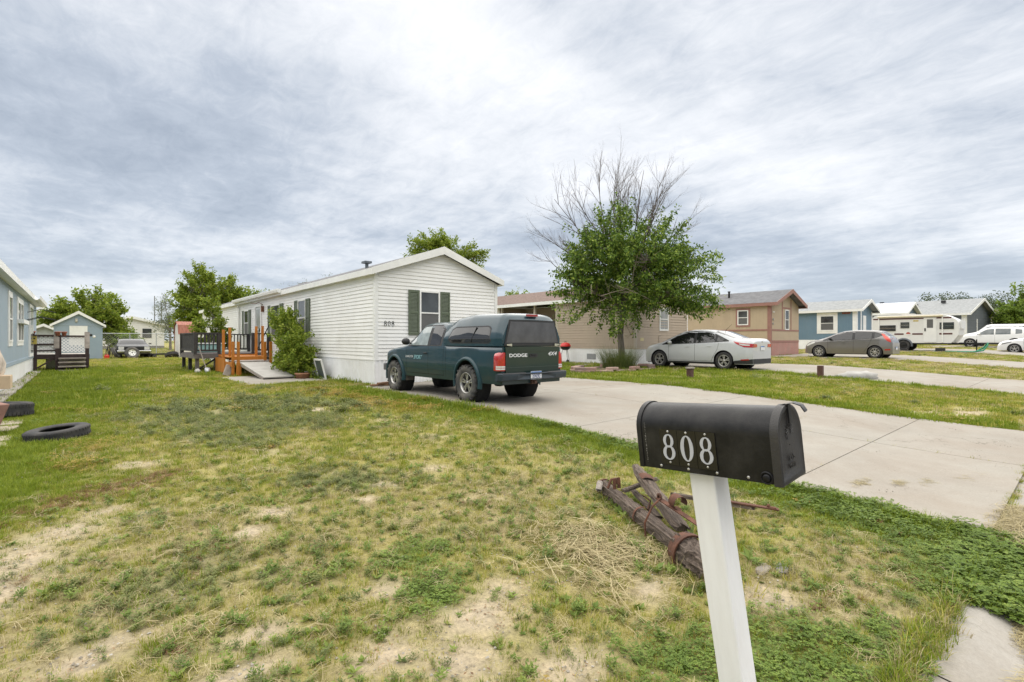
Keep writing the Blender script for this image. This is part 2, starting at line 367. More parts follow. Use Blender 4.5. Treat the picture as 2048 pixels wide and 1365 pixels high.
# ------------------------------------------------------------------ concrete drives, pad, kerb and street
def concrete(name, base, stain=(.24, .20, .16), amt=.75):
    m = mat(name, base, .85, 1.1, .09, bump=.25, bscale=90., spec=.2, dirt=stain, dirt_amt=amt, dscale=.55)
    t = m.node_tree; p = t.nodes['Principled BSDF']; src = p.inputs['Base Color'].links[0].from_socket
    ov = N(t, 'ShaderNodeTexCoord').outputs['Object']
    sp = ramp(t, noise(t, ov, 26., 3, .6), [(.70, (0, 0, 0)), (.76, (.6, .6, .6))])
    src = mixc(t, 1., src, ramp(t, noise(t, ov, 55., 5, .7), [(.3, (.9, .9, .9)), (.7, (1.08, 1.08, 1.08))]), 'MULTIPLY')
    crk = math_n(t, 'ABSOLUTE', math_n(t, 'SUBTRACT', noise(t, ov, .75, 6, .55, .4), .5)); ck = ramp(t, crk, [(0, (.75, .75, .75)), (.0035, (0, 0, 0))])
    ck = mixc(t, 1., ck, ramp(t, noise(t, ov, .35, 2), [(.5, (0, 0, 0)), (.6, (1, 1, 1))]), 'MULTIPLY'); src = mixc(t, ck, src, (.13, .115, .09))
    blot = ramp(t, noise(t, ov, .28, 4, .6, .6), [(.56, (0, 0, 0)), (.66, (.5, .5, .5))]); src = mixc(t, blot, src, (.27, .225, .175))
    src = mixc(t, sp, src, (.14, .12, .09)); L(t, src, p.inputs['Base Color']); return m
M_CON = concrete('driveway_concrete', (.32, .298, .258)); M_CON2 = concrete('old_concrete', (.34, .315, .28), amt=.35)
def slab(x0, x1, y0, y1, parent, m, up=.018, th=.12, n=6):
    mb = MB(); g = .006; xs = np.linspace(x0 + g, x1 - g, n + 1); ys = np.linspace(y0 + g, y1 - g, n + 1)
    top = [[(a, b, gzf(a, b) + up) for a in xs] for b in ys]; mb.grid(top, False)
    rim = [(a, ys[0]) for a in xs] + [(xs[-1], b) for b in ys[1:]] + [(a, ys[-1]) for a in xs[::-1][1:]] + [(xs[0], b) for b in ys[::-1][1:]]
    mb.grid([[(a, b, gzf(a, b) + up - th) for a, b in rim], [(a, b, gzf(a, b) + up) for a, b in rim]], False)
    return mb.build('concrete_slab', m, parent)
def drive(name, rect, xs, ys):
    a, b, c, d = rect; mb = MB()
    q = [[(u_, v_, gzf(u_, v_) - .04) for u_ in np.linspace(a + .05, b - .05, 5)] for v_ in np.linspace(c + .05, d - .05, 9)]
    mb.grid(q, False); o = mb.build(name, mat('joint_soil', (.15, .135, .11), .95, 8, .4)); o['kind'] = 'structure'
    X_ = [a] + xs + [b]; Y_ = [c] + ys + [d]
    for i in range(len(X_) - 1):
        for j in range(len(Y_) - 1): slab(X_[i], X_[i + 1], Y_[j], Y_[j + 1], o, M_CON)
    return o
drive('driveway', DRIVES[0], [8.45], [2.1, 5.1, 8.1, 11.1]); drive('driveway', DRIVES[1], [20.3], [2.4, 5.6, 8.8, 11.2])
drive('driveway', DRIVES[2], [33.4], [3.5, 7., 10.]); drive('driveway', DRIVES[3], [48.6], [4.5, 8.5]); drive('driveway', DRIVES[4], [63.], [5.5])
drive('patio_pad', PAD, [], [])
kb = bpy.data.objects.new('kerb', None); COL.objects.link(kb); kb['kind'] = 'structure'
M_KERB = concrete('kerb_concrete', (.37, .35, .315), stain=(.2, .16, .11), amt=.8)
for k, xa in enumerate(np.arange(-30, 81, 3.)):
    prof = [(.58, -.16), (.58, -.008), (.53, .0), (.44, -.012), (.30, -.06), (.16, -.088), (-.22, -.1), (-.3, -.1), (-.3, -.3)]
    mb = MB(); xs = np.linspace(xa + .006, xa + 2.994, 4)
    mb.grid([[(a, yy + .015 * math.sin(a * 1.3), gzf(a, .42) + zz - .0) for yy, zz in prof] for a in xs], False, True)
    mb.build('kerb_segment', M_KERB, kb)
mb = MB(); mb.grid([[(a, b, gzf(max(min(a, 75), -10), 0) - .105 + (.06 if -5 < b < -4 else 0)) for a in np.linspace(-80, 120, 41)] for b in (-9.1, -6, -4.5, -2.5, -.29)], True)
road = mb.build('street', mat('asphalt', (.06, .058, .055), .9, 30, .3, bump=.5, bscale=180., dirt=(.2, .17, .12), dirt_amt=.3)); road['kind'] = 'structure'
# ------------------------------------------------------------------ grass and weeds: tufts set on points by geometry nodes
PROTO = bpy.data.collections.new('tufts')
def blade(P, Fc, base, az, h, w, lean, curl, seg=3):
    o = len(P); ca_, sa_ = math.cos(az), math.sin(az); px_, py_ = -sa_, ca_
    for i in range(seg + 1):
        f = i / seg; out = lean * h * f + curl * h * f * f; zz = h * f * (1 - .35 * abs(curl) * f); ww = w * (1 - f) ** .7 / 2
        cx, cy = base[0] + ca_ * out, base[1] + sa_ * out
        if i < seg: P += [(cx - px_ * ww, cy - py_ * ww, zz), (cx + px_ * ww, cy + py_ * ww, zz)]
        else: P.append((cx, cy, zz))
    for i in range(seg - 1): Fc.append((o + 2 * i, o + 2 * i + 1, o + 2 * i + 3, o + 2 * i + 2))
    Fc.append((o + 2 * seg - 2, o + 2 * seg - 1, o + 2 * seg))
def leafq(P, Fc, c, az, pitch, ln, w):
    """a pointed leaf folded on its midrib"""
    o = len(P); d = Vector((math.cos(az) * math.cos(pitch), math.sin(az) * math.cos(pitch), math.sin(pitch))); s = Vector((-math.sin(az), math.cos(az), 0)); c = Vector(c)
    up = s.cross(d) * -1
    for q in (c, c + d * ln * .45 + s * w / 2 + up * w * .12, c + d * ln, c + d * ln * .45 - s * w / 2 + up * w * .12): P.append(tuple(q))
    Fc.append((o, o + 1, o + 2)); Fc.append((o, o + 2, o + 3))
def proto(kind, i, m, fn):
    P, Fc = [], []; fn(P, Fc); me = bpy.data.meshes.new('tuft'); me.from_pydata(P, [], Fc); me.materials.append(m); me.update()
    o = bpy.data.objects.new('tuft_%02d' % i, me); PROTO.objects.link(o)
rd = random.Random(4); U = rd.uniform
def tuft(n, r, h, w, lean, curl):
    def fn(P, Fc):
        for _ in range(n):
            a = U(0, 6.283); q = r * math.sqrt(U(0, 1)); blade(P, Fc, (q * math.cos(a), q * math.sin(a)), a + U(-1.2, 1.2), h * U(.45, 1.15), w * U(.7, 1.3), U(0, lean), U(-.1, curl))
    return fn
def clov(n, r, h, s):
    def fn(P, Fc):
        for _ in range(n):
            a = U(0, 6.283); q = r * math.sqrt(U(0, 1)); c = (q * math.cos(a), q * math.sin(a), h * U(.4, 1.1)); b0 = U(0, 6.283)
            for k in range(3): leafq(P, Fc, c, b0 + k * 2.094, U(-.15, .3), s * U(.8, 1.2), s * .95)
    return fn
def broad(n, ln, w, st):
    def fn(P, Fc):
        for k in range(n):
            a = k * 2.4 + U(-.4, .4); leafq(P, Fc, (0, 0, U(0, st)), a, U(.15, .85), ln * U(.6, 1.1), w * U(.8, 1.1))
    return fn
def feather(n, r, h, s):
    def fn(P, Fc):
        for _ in range(n):
            a = U(0, 6.283); q = r * U(0, 1); hh = h * U(.5, 1.1); la = U(0, 6.283)
            for k in range(7):
                f = (k + 1) / 7; leafq(P, Fc, (q * math.cos(a) + math.cos(la) * .5 * hh * f, q * math.sin(a) + math.sin(la) * .5 * hh * f, hh * f), k * 2.4 + a, U(.1, .7), s * (1.2 - .5 * f), s * .32)
    return fn
def strand(n, r, ln):
    def fn(P, Fc):
        for _ in range(n):
            a = U(0, 6.283); q = r * U(0, 1); b0 = U(0, 6.283); o = len(P); l_ = ln * U(.4, 1.2); w = .0016; z0 = U(.004, .05); z1 = U(.004, .05); cx, cy = q * math.cos(a), q * math.sin(a)
            dx, dy = math.cos(b0) * l_ / 2, math.sin(b0) * l_ / 2; sx, sy = -math.sin(b0) * w, math.cos(b0) * w; bx, by = U(-.02, .02), U(-.02, .02)
            P += [(cx - dx - sx, cy - dy - sy, z0), (cx - dx + sx, cy - dy + sy, z0), (cx + bx - sx, cy + by - sy, (z0 + z1) / 2 + .012), (cx + bx + sx, cy + by + sy, (z0 + z1) / 2 + .012), (cx + dx - sx, cy + dy - sy, z1), (cx + dx + sx, cy + dy + sy, z1)]
            Fc += [(o, o + 1, o + 3, o + 2), (o + 2, o + 3, o + 5, o + 4)]
    return fn
G_LUSH = leafmat('grass_lush', [(0, (.095, .15, .012)), (.5, (.21, .275, .024)), (1, (.35, .39, .05))], .35, False)
G_YEL = leafmat('grass_yellowing', [(0, (.17, .185, .028)), (.5, (.36, .345, .062)), (1, (.54, .47, .14))], .35, False)
G_DRY = leafmat('grass_dry', [(0, (.25, .20, .09)), (.5, (.40, .335, .175)), (1, (.53, .46, .27))], .25, False)
G_CLO = leafmat('clover_leaf', [(0, (.075, .125, .018)), (.6, (.15, .225, .036)), (1, (.26, .33, .06))], .3, False)
G_BRO = leafmat('weed_leaf', [(0, (.09, .15, .03)), (.6, (.19, .265, .055)), (1, (.31, .37, .09))], .35, False)
G_BLU = leafmat('grey_weed', [(0, (.095, .125, .04)), (.5, (.175, .205, .065)), (1, (.28, .285, .10))], .25, False)
G_RED = leafmat('rusty_weed', [(0, (.12, .05, .03)), (.6, (.24, .12, .06)), (1, (.34, .22, .10))], .25, False)
G_ORA = leafmat('amber_weed', [(0, (.22, .16, .03)), (.5, (.36, .26, .05)), (1, (.45, .30, .08))], .3, False)
protos = []
def addp(key, m, fn): proto(key, len(protos), m, fn); protos.append(key)
for _ in range(3): addp('lush', G_LUSH, tuft(26, .05, .055, .0045, .5, .7))
for _ in range(3): addp('yel', G_YEL, tuft(24, .055, .05, .004, .6, .7))
for _ in range(3): addp('dry', G_DRY, tuft(20, .05, .065, .0034, .7, .8))
for _ in range(2): addp('clover', G_CLO, clov(26, .075, .045, .013))
for _ in range(2): addp('broad', G_BRO, broad(9, .06, .026, .02))
for _ in range(2): addp('blue', G_BLU, feather(9, .05, .07, .028))
addp('red', G_RED, feather(10, .06, .035, .02)); addp('orange', G_ORA, clov(18, .08, .05, .012))
for _ in range(2): addp('strand', G_DRY, strand(12, .09, .16))
for _ in range(2): addp('weed', G_BRO, feather(6, .03, .09, .04))
for _ in range(2): addp('sparse', G_YEL, tuft(8, .035, .07, .0036, .8, .9))
# wide patches for the distance
for _ in range(3): addp('Flush', G_LUSH, tuft(60, .16, .07, .010, .5, .6))
for _ in range(3): addp('Fyel', G_YEL, tuft(60, .16, .06, .010, .6, .7))
for _ in range(2): addp('Fdry', G_DRY, tuft(50, .16, .06, .009, .6, .7))
for _ in range(2): addp('Fblue', G_BLU, feather(26, .16, .09, .045))
addp('Fora', G_ORA, clov(50, .17, .06, .022))
def grit(P, Fc):
    for _ in range(9):
        o = len(P); s_ = U(.002, .006); a = U(0, 6.283); q = .09 * math.sqrt(U(0, 1)); cx, cy = q * math.cos(a), q * math.sin(a); b0 = U(0, 3)
        P += [(cx + s_ * U(.8, 1.6) * math.cos(b0 + k * 1.57), cy + s_ * U(.8, 1.6) * math.sin(b0 + k * 1.57), .001) for k in range(4)] + [(cx + U(-.3, .3) * s_, cy, s_ * U(.7, 1.2))]
        Fc += [(o, o + 1, o + 4), (o + 1, o + 2, o + 4), (o + 2, o + 3, o + 4), (o + 3, o, o + 4)]
for _ in range(2): addp('grit', leafmat('grit', [(0, (.12, .10, .08)), (.5, (.30, .27, .22)), (1, (.50, .47, .42))], 0., False, .9), grit)
def litter(P, Fc):
    for _ in range(7): leafq(P, Fc, (U(-.08, .08), U(-.08, .08), U(.003, .012)), U(0, 6.283), U(-.2, .3), U(.008, .022), U(.004, .009))
for _ in range(2): addp('litter', leafmat('leaf_litter', [(0, (.10, .06, .035)), (.5, (.26, .17, .09)), (1, (.46, .36, .22))], .1, False, .8), litter)
PI = {}
for i, k in enumerate(protos): PI.setdefault(k, []).append(i)
def scatter_group(name, pts, idx, rot, scl, label, cat):
    me = bpy.data.meshes.new(name); me.vertices.add(len(pts)); me.vertices.foreach_set('co', np.ascontiguousarray(pts, np.float32).ravel())
    a = me.attributes.new('idx', 'INT', 'POINT'); a.data.foreach_set('value', np.ascontiguousarray(idx, np.int32))
    a = me.attributes.new('rot', 'FLOAT_VECTOR', 'POINT'); a.data.foreach_set('vector', np.ascontiguousarray(rot, np.float32).ravel())
    a = me.attributes.new('scl', 'FLOAT', 'POINT'); a.data.foreach_set('value', np.ascontiguousarray(scl, np.float32))
    o = link(name, me, None); g = bpy.data.node_groups.new(name, 'GeometryNodeTree')
    g.interface.new_socket('Geometry', in_out='INPUT', socket_type='NodeSocketGeometry'); g.interface.new_socket('Geometry', in_out='OUTPUT', socket_type='NodeSocketGeometry')
    gi = g.nodes.new('NodeGroupInput'); go = g.nodes.new('NodeGroupOutput'); ip = g.nodes.new('GeometryNodeInstanceOnPoints'); ci = g.nodes.new('GeometryNodeCollectionInfo')
    ci.inputs['Collection'].default_value = PROTO; ci.inputs['Separate Children'].default_value = True; ci.inputs['Reset Children'].default_value = True
    def attr(nm, ty):
        n = g.nodes.new('GeometryNodeInputNamedAttribute'); n.data_type = ty; n.inputs['Name'].default_value = nm
        return [s for s in n.outputs if s.enabled and s.name == 'Attribute'][0]
    er = g.nodes.new('FunctionNodeEulerToRotation'); g.links.new(attr('rot', 'FLOAT_VECTOR'), er.inputs[0])
    g.links.new(gi.outputs[0], ip.inputs['Points']); g.links.new(ci.outputs[0], ip.inputs['Instance']); ip.inputs['Pick Instance'].default_value = True
    g.links.new(attr('idx', 'INT'), ip.inputs['Instance Index']); g.links.new(er.outputs[0], ip.inputs['Rotation']); g.links.new(attr('scl', 'FLOAT'), ip.inputs['Scale'])
    g.links.new(ip.outputs[0], go.inputs[0]); md = o.modifiers.new('tufts', 'NODES'); md.node_group = g
    return tag(o, label, cat, kind='stuff')
HOUSES = [(-6, -1.4, 10, 32), (6.05, 10.25, 12.72, 37.5), (18.4, 22.7, 13.2, 37), (31.1, 35.4, 12.8, 36), (47.4, 51.7, 12.8, 36), (-1.3, 1.3, 44, 47)]
def ground_z(px_, py_):
    q = gz(px_, py_) + ((fbm(px_, py_, 1.3, 51) - .5) * .05 + (fbm(px_, py_, 6., 61, 3) - .5) * .03) * np.exp(-np.hypot(px_, py_) / 25.)
    return q
PTS, IDX, ROT, SCL = [], [], [], []
def emit(x, y, key_list, s, tilt=.12, sink=.004):
    n = len(x)
    if not n: return
    PTS.append(np.stack([x, y, ground_z(x, y) - sink], 1)); IDX.append(np.array([PI[k][rng.integers(len(PI[k]))] for k in key_list]))
    ROT.append(np.stack([rng.normal(0, tilt, n), rng.normal(0, tilt, n), rng.uniform(0, 6.283, n)], 1)); SCL.append(s)
def frustum(x, y, m=1.06):
    X_ = x * math.cos(YAW) - y * math.sin(YAW); d = x * math.sin(YAW) + y * math.cos(YAW)
    return (d > 1.) & (np.abs(X_) < d * 1.013 * m + .5), d
def region(dens, dmin, dmax, far):
    area = (dmax * 2.4) ** 2; n = int(dens * area)
    x = rng.uniform(-dmax * .35, dmax * 1.75, n) if not far else rng.uniform(-.5 * dmax, 1.6 * dmax, n); y = rng.uniform(.1, dmax * 1.8, n)
    n_eff = dens * ((2.1 * dmax) * (dmax * 1.8 - .1)); keep = rng.uniform(0, 1, n) < n_eff / n; x, y = x[keep], y[keep]
    f, d = frustum(x, y); ok = f & (d >= dmin) & (d < dmax) & ~in_slab(x, y, -.012) & (y > .52)
    for a, b, c, e in HOUSES: ok &= ~((x > a) & (x < b) & (y > c) & (y < e))
    x, y, d = x[ok], y[ok], d[ok]; c = cover(x, y); r = rng.uniform(0, 1, len(x))
    keep = rng.uniform(0, 1, len(x)) > c['bare'] * (.93 if not far else .85)
    thin = (1 - sstep(3.0, 6.0, y)) * (1 - c['lush']) * (1 - c['clover']) * (x < 5.3)
    keep &= rng.uniform(0, 1, len(x)) > thin * (.12 if not far else .1)
    x, y, d, r, thin = x[keep], y[keep], d[keep], r[keep], thin[keep]; c = {k: q[keep] for k, q in c.items()}
    keys = []
    for i in range(len(x)):
        w = {'yel': .75, 'lush': .5 + 2.4 * c['lush'][i], 'dry': .16 + 1.0 * c['straw'][i], 'clover': 2.6 * c['clover'][i], 'broad': .03 + .2 * thin[i], 'blue': 1.9 * c['blue'][i] + .12 * thin[i], 'red': 2.2 * c['red'][i],
             'orange': .8 * c['orange'][i], 'strand': .05 + .1 * thin[i] + .22 * c['straw'][i] * thin[i], 'weed': .12 * thin[i], 'sparse': .5 * thin[i]}
        q = 1 - c['lush'][i]; w['yel'] *= q; w['dry'] *= q * q + .03; w['strand'] *= q; w['broad'] *= q
        if far:
            w = {'Flush': w['lush'] + w['clover'] + w['broad'], 'Fyel': w['yel'], 'Fdry': w['dry'], 'Fblue': w['blue'], 'Fora': w['orange'] + w['red']}
        tot = sum(w.values()); a = r[i] * tot
        for k, q in w.items():
            a -= q
            if a <= 0: break
        keys.append(k)
    return x, y, d, keys, c
def run(dens, dmin, dmax, far, s0, s1):
    x, y, d, keys, c = region(dens, dmin, dmax, far)
    s = rng.uniform(s0, s1, len(x)) * (1 + .35 * c['lush'] - .25 * (c['bare'])) * (.75 + .5 * c['n3'])
    emit(x, y, keys, s)
run(950, 1.0, 5.0, False, .42, .86); run(380, 5.0, 8.5, False, .65, 1.1); run(52, 8.5, 15., True, .75, 1.2); run(13, 15., 34, True, .95, 1.5); run(3.2, 34, 62, True, 1.2, 2.)
# taller fringe along the drive, around walls and posts
def fringe(x0, y0, x1, y1, n, key, s0, s1, spread=.06):
    t_ = rng.uniform(0, 1, n); sp = rng.normal(0, spread, n); dx, dy = x1 - x0, y1 - y0; ln = math.hypot(dx, dy)
    emit(x0 + dx * t_ - dy / ln * sp, y0 + dy * t_ + dx / ln * sp, [key] * n if isinstance(key, str) else [key[i] for i in rng.integers(len(key), size=n)], rng.uniform(s0, s1, n), .2)
fringe(5.38, .6, 5.38, 6, 900, ['lush', 'lush', 'clover', 'broad'], .9, 1.5, .07); fringe(5.34, 6, 5.36, 12.6, 420, ['lush', 'lush', 'yel'], 1., 1.7, .09)
fringe(11.5, 1, 11.5, 12, 500, ['Flush', 'lush', 'lush'], .7, 1.3, .12); fringe(17.8, 2, 17.8, 12, 260, ['Flush', 'lush'], .7, 1.2, .12); fringe(23.1, 2, 23.1, 12, 150, ['Flush', 'Fdry'], .7, 1.2, .12)
fringe(8.45, .6, 8.45, 3.5, 34, ['sparse', 'yel'], .4, .8, .006); fringe(8.45, 3.5, 8.45, 11, 26, ['sparse', 'dry'], .4, .8, .006); fringe(5.5, 2.1, 11.3, 2.1, 22, ['sparse', 'dry'], .35, .7, .006)
fringe(5.95, 12.75, 5.95, 15, 60, ['Flush', 'broad'], .8, 1.7, .1); fringe(-1.3, 16, -1.3, 27, 120, ['Flush'], .7, 1.4, .08); fringe(3.35, 15, 3.4, 18.8, 90, ['Flush', 'Fyel'], .6, 1., .07); fringe(3.4, 14.85, 5.8, 14.85, 70, ['Flush', 'Fyel'], .6, 1., .07)
fringe(3.5, 20, 3.5, 25.5, 90, ['Flush', 'broad'], 1., 2., .3); fringe(5.8, 15.6, 5.8, 19, 70, ['Flush', 'weed'], 1., 2., .2)
fringe(1.9, .58, 4.1, .58, 210, ['sparse', 'lush', 'yel', 'dry', 'lush'], .7, 1.5, .035); fringe(4.0, .56, 5.4, .52, 220, ['clover', 'lush', 'clover'], .9, 1.5, .05)
n = 4200; cx_ = rng.uniform(2.5, 6., n); emit(cx_, rng.uniform(-.2, .24, n) + .05 * np.sin(cx_ * 5), ['strand'] * n, rng.uniform(.35, .9, n), .05, .075)
for (a_, b_) in ((6.15, 1.62), (6.5, 1.36), (6.75, 1.2), (7.25, .95), (7.6, .86), (6.9, 4.6), (9.6, 3.4)):
    n = 42; emit(rng.normal(a_, .09, n), rng.normal(b_, .03, n), ['strand'] * n, rng.uniform(.2, .45, n), .03, -.008)
n = 620; emit(rng.uniform(3.95, 5.5, n), rng.uniform(.22, .6, n), ['clover' if k % 3 else 'lush' for k in range(n)], rng.uniform(.8, 1.5, n), .15, .03)
n = 160; emit(rng.uniform(5.2, 6.4, n), rng.uniform(.3, .55, n), ['strand'] * n, rng.uniform(.5, 1.1, n), .05, -.012)
n = 130; emit(rng.normal(2.8, .22, n), rng.normal(2.3, .25, n), ['strand'] * n, rng.uniform(.7, 1.5, n), .15)
n = 9000; x_ = rng.uniform(-1.5, 5.3, n); y_ = rng.uniform(.6, 7., n); f_, d_ = frustum(x_, y_); f_ &= d_ < 7.; x_, y_ = x_[f_], y_[f_]; c_ = cover(x_, y_); k_ = rng.uniform(0, 1, len(x_)) < .12 + .5 * c_['bare']; x_, y_ = x_[k_], y_[k_]
emit(x_, y_, [('grit', 'litter', 'grit')[i % 3] for i in range(len(x_))], rng.uniform(.7, 1.6, len(x_)), .05, .0)
n = 260; emit(rng.uniform(5.6, 11.2, n), .7 + 9 * rng.uniform(0, 1, n) ** 1.5, ['grit'] * n, rng.uniform(.7, 1.6, n), .02, -.016)
for (a_, b_, n) in ((3.05, 1.75, 26), (3.3, 2.1, 26), (3.5, 2.55, 26), (3.75, 2.95, 30), (3.35, 1.9, 20), (3.9, 2.6, 22), (4.2, 2.2, 22), (2.95, 1.6, 20), (1.9, .75, 14), (3.45, 1.4, 14)):
    emit(rng.normal(a_, .13, n), rng.normal(b_, .13, n), [['sparse', 'lush', 'yel', 'broad', 'dry'][k % 5] for k in range(n)], rng.uniform(.8, 1.7, n), .2)
scatter_group('lawn_grass', np.concatenate(PTS), np.concatenate(IDX), np.concatenate(ROT), np.concatenate(SCL), 'patchy green and straw coloured grass and weeds over the yards', 'grass')
# dry clipping smears lying on the drive
# ------------------------------------------------------------------ homes
class Fr:
    """a wall's own frame: u along it, n outwards, z up"""
    def __init__(s, o, u, n): s.o = Vector(o); s.u = Vector(u); s.n = Vector(n)
    def P(s, u, z, n=0.): return s.o + s.u * u + s.n * n + Vector((0, 0, z))
def fbox(mb, fr, u0, u1, z0, z1, n0, n1):
    q = [fr.P(a, b, c) for c in (n0, n1) for b in (z0, z1) for a in (u0, u1)]
    fs = [(0, 2, 3, 1), (4, 5, 7, 6), (0, 1, 5, 4), (2, 6, 7, 3), (0, 4, 6, 2), (1, 3, 7, 5)]
    if fr.u.cross(Vector((0, 0, 1))).dot(fr.n) < 0: fs = [f[::-1] for f in fs]
    mb.add(q, fs)
def fpoly(mb, fr, poly, n0, n1):
    m = len(poly); q = [fr.P(a, b, n0) for a, b in poly] + [fr.P(a, b, n1) for a, b in poly]
    mb.add(q, [tuple(range(m - 1, -1, -1)), tuple(range(m, 2 * m))] + [(i, (i + 1) % m, m + (i + 1) % m, m + i) for i in range(m)])
def siding(parent, fr, z0, z1, lim, sp, m, name='siding_plank', proud=.02):
    z = z0
    while z < z1 - .02:
        zt = min(z + sp, z1); a0, b0 = lim(z); a1, b1 = lim(zt)
        if b0 - a0 < .05: break
        pj = random.uniform(-.002, .002)
        b1 = max(b1, a1 + .01)
        q = [fr.P(a0, z, 0), fr.P(b0, z, 0), fr.P(b0, z + pj, proud + pj), fr.P(a0, z - pj, proud + pj * .5), fr.P(a1, zt, 0), fr.P(b1, zt, 0), fr.P(b1, zt, .003), fr.P(a1, zt, .003)]
        mb = MB(); mb.add(q, [(0, 1, 2, 3), (3, 2, 6, 7), (4, 7, 6, 5), (0, 3, 7, 4), (1, 5, 6, 2)]); mb.build(name, m, parent); z += sp
M_PANE = glassmat('window_glass', (.055, .062, .066), .06, .6, 1.2, .5); M_SCREEN = mat('window_screen', (.11, .11, .11), .5, 60., .15)
M_CURT = mat('curtain_glass', (.30, .31, .30), .12, 4., .35, stretch=(6, 6, .6))
M_WHITE = mat('white_trim', (.82, .82, .80), .5, 5., .05, dirt=(.45, .43, .38), dirt_amt=.25)
def window(parent, fr, u0, u1, z0, z1, frm=.045, m=None, up=M_PANE, lo=M_SCREEN, mid=True, depth=.035, trim=None, trim_w=.1):
    m = m or M_WHITE; mb = MB()
    fbox(mb, fr, u0 - frm, u0, z0 - frm, z1 + frm, 0, depth); fbox(mb, fr, u1, u1 + frm, z0 - frm, z1 + frm, 0, depth)
    fbox(mb, fr, u0, u1, z1, z1 + frm, 0, depth - .001); fbox(mb, fr, u0, u1, z0 - frm, z0, 0, depth + .006)
    zm = (z0 + z1) / 2
    if mid: fbox(mb, fr, u0, u1, zm - .02, zm + .02, 0, depth - .004)
    w = mb.build('window', m, parent)
    for a, b, mm, nn in (((zm + .02, z1, up, .018), (z0, zm - .02, lo, .012)) if mid else ((z0, z1, up, .015),)):
        mb = MB(); fbox(mb, fr, u0, u1, a, b, .002, nn); mb.build('pane', mm, w)
    if trim:
        mb = MB(); k = frm + trim_w
        fbox(mb, fr, u0 - k, u0 - frm, z0 - k, z1 + k, 0, .022); fbox(mb, fr, u1 + frm, u1 + k, z0 - k, z1 + k, 0, .022)
        fbox(mb, fr, u0 - frm, u1 + frm, z1 + frm, z1 + k, 0, .021); fbox(mb, fr, u0 - frm, u1 + frm, z0 - k, z0 - frm, 0, .021); mb.build('casing', trim, w)
    return w
def shutter(parent, fr, u0, u1, z0, z1, m):
    mb = MB(); s = .05; d = .034
    fbox(mb, fr, u0, u0 + s, z0, z1, .004, d); fbox(mb, fr, u1 - s, u1, z0, z1, .004, d); zm = (z0 + z1) / 2
    for a, b in ((z0, z0 + .07), (zm - .035, zm + .035), (z1 - .07, z1)): fbox(mb, fr, u0 + s, u1 - s, a, b, .004, d - .001)
    fbox(mb, fr, u0 + s, u1 - s, z0 + .07, z1 - .07, .004, .01)
    for a, b in ((z0 + .07, zm - .035), (zm + .035, z1 - .07)):
        z = a
        while z < b - .03:
            q = [fr.P(u0 + s, z, .01), fr.P(u1 - s, z, .01), fr.P(u1 - s, z, .030), fr.P(u0 + s, z, .030), fr.P(u0 + s, z + .034, .01), fr.P(u1 - s, z + .034, .01), fr.P(u1 - s, z + .034, .013), fr.P(u0 + s, z + .034, .013)]
            mb.add(q, [(0, 1, 2, 3), (3, 2, 6, 7), (4, 7, 6, 5), (0, 3, 7, 4), (1, 5, 6, 2)]); z += .038
    return mb.build('shutter', m, parent)
def roof(parent, w, ln, eave, ridge, over, m, m_f, fas=.15, ox=0., back=.25, front=.25, m_s=None):
    """gable roof, ridge along y; local origin at the front left corner"""
    h = w / 2; sl = (ridge - eave) / h; mb = MB(); th = .10
    for s in (-1, 1):
        xe = h + s * (h + over); ze = eave - sl * over
        poly = [(h, ridge), (xe, ze), (xe, ze + th), (h, ridge + th)]
        mb.prism(poly if s < 0 else poly[::-1], -front, ln + back, 'xz')
    r = mb.build('roof', m, parent)
    k = over + .022
    for yy in (-front - .025, ln + back + .003):
        for s in (-1, 1):
            mb = MB(); xe = h + s * (h + k); ze = eave - sl * k; poly = [(h, ridge + th - fas - .045), (xe, ze + th - fas), (xe, ze + th + .008), (h, ridge + th + .012)]
            mb.prism(poly if s > 0 else poly[::-1], yy, yy + .022, 'xz'); mb.build('rake_board', m_f, r)
    for s in (-1, 1):
        mb = MB(); xe = h + s * (h + over); ze = eave - sl * over; mb.bb((xe, -front, ze + th - fas), (xe + s * .02, ln + back, ze + th - .008)); mb.build('fascia', m_f, r)
    for s in (-1, 1):
        mb = MB(); xe = h + s * (h + over); mb.bb((h + s * h, -front + .002, eave - sl * over + th - fas + .01), (xe, ln + back - .002, eave - sl * over + th - fas + .022)); mb.build('soffit', m_s or m_f, r)
    return r
def ribbed(fr, u0, u1, z0, z1, sp=.1, d=.012, base=.005):
    mb = MB(); u = u0; pts = []
    while u < u1 - 1e-3:
        for du, dn in ((0, 0), (.012, d), (sp * .45, d), (sp * .45 + .012, 0), (sp * .72, 0), (sp * .74, -.004), (sp * .78, 0)):
            if u + du < u1: pts.append((u + du, dn))
        u += sp
    pts.append((u1, 0)); mb.grid([[fr.P(a, z0, base + b) for a, b in pts], [fr.P(a, z1, base + b) for a, b in pts]], False); return mb
def gable_lim(w, eave, ridge, m=.0):
    def lim(z):
        if z <= eave: return (m, w - m)
        t = (z - eave) / (ridge - eave); return (m + (w / 2 - m) * t, w - m - (w / 2 - m) * t)
    return lim
def core(parent, w, ln, z0, eave, ridge, m):
    mb = MB(); mb.prism([(.0, z0), (w, z0), (w, eave), (w / 2, ridge), (0, eave)], 0, ln, 'xz'); return mb.build('wall', m, parent)
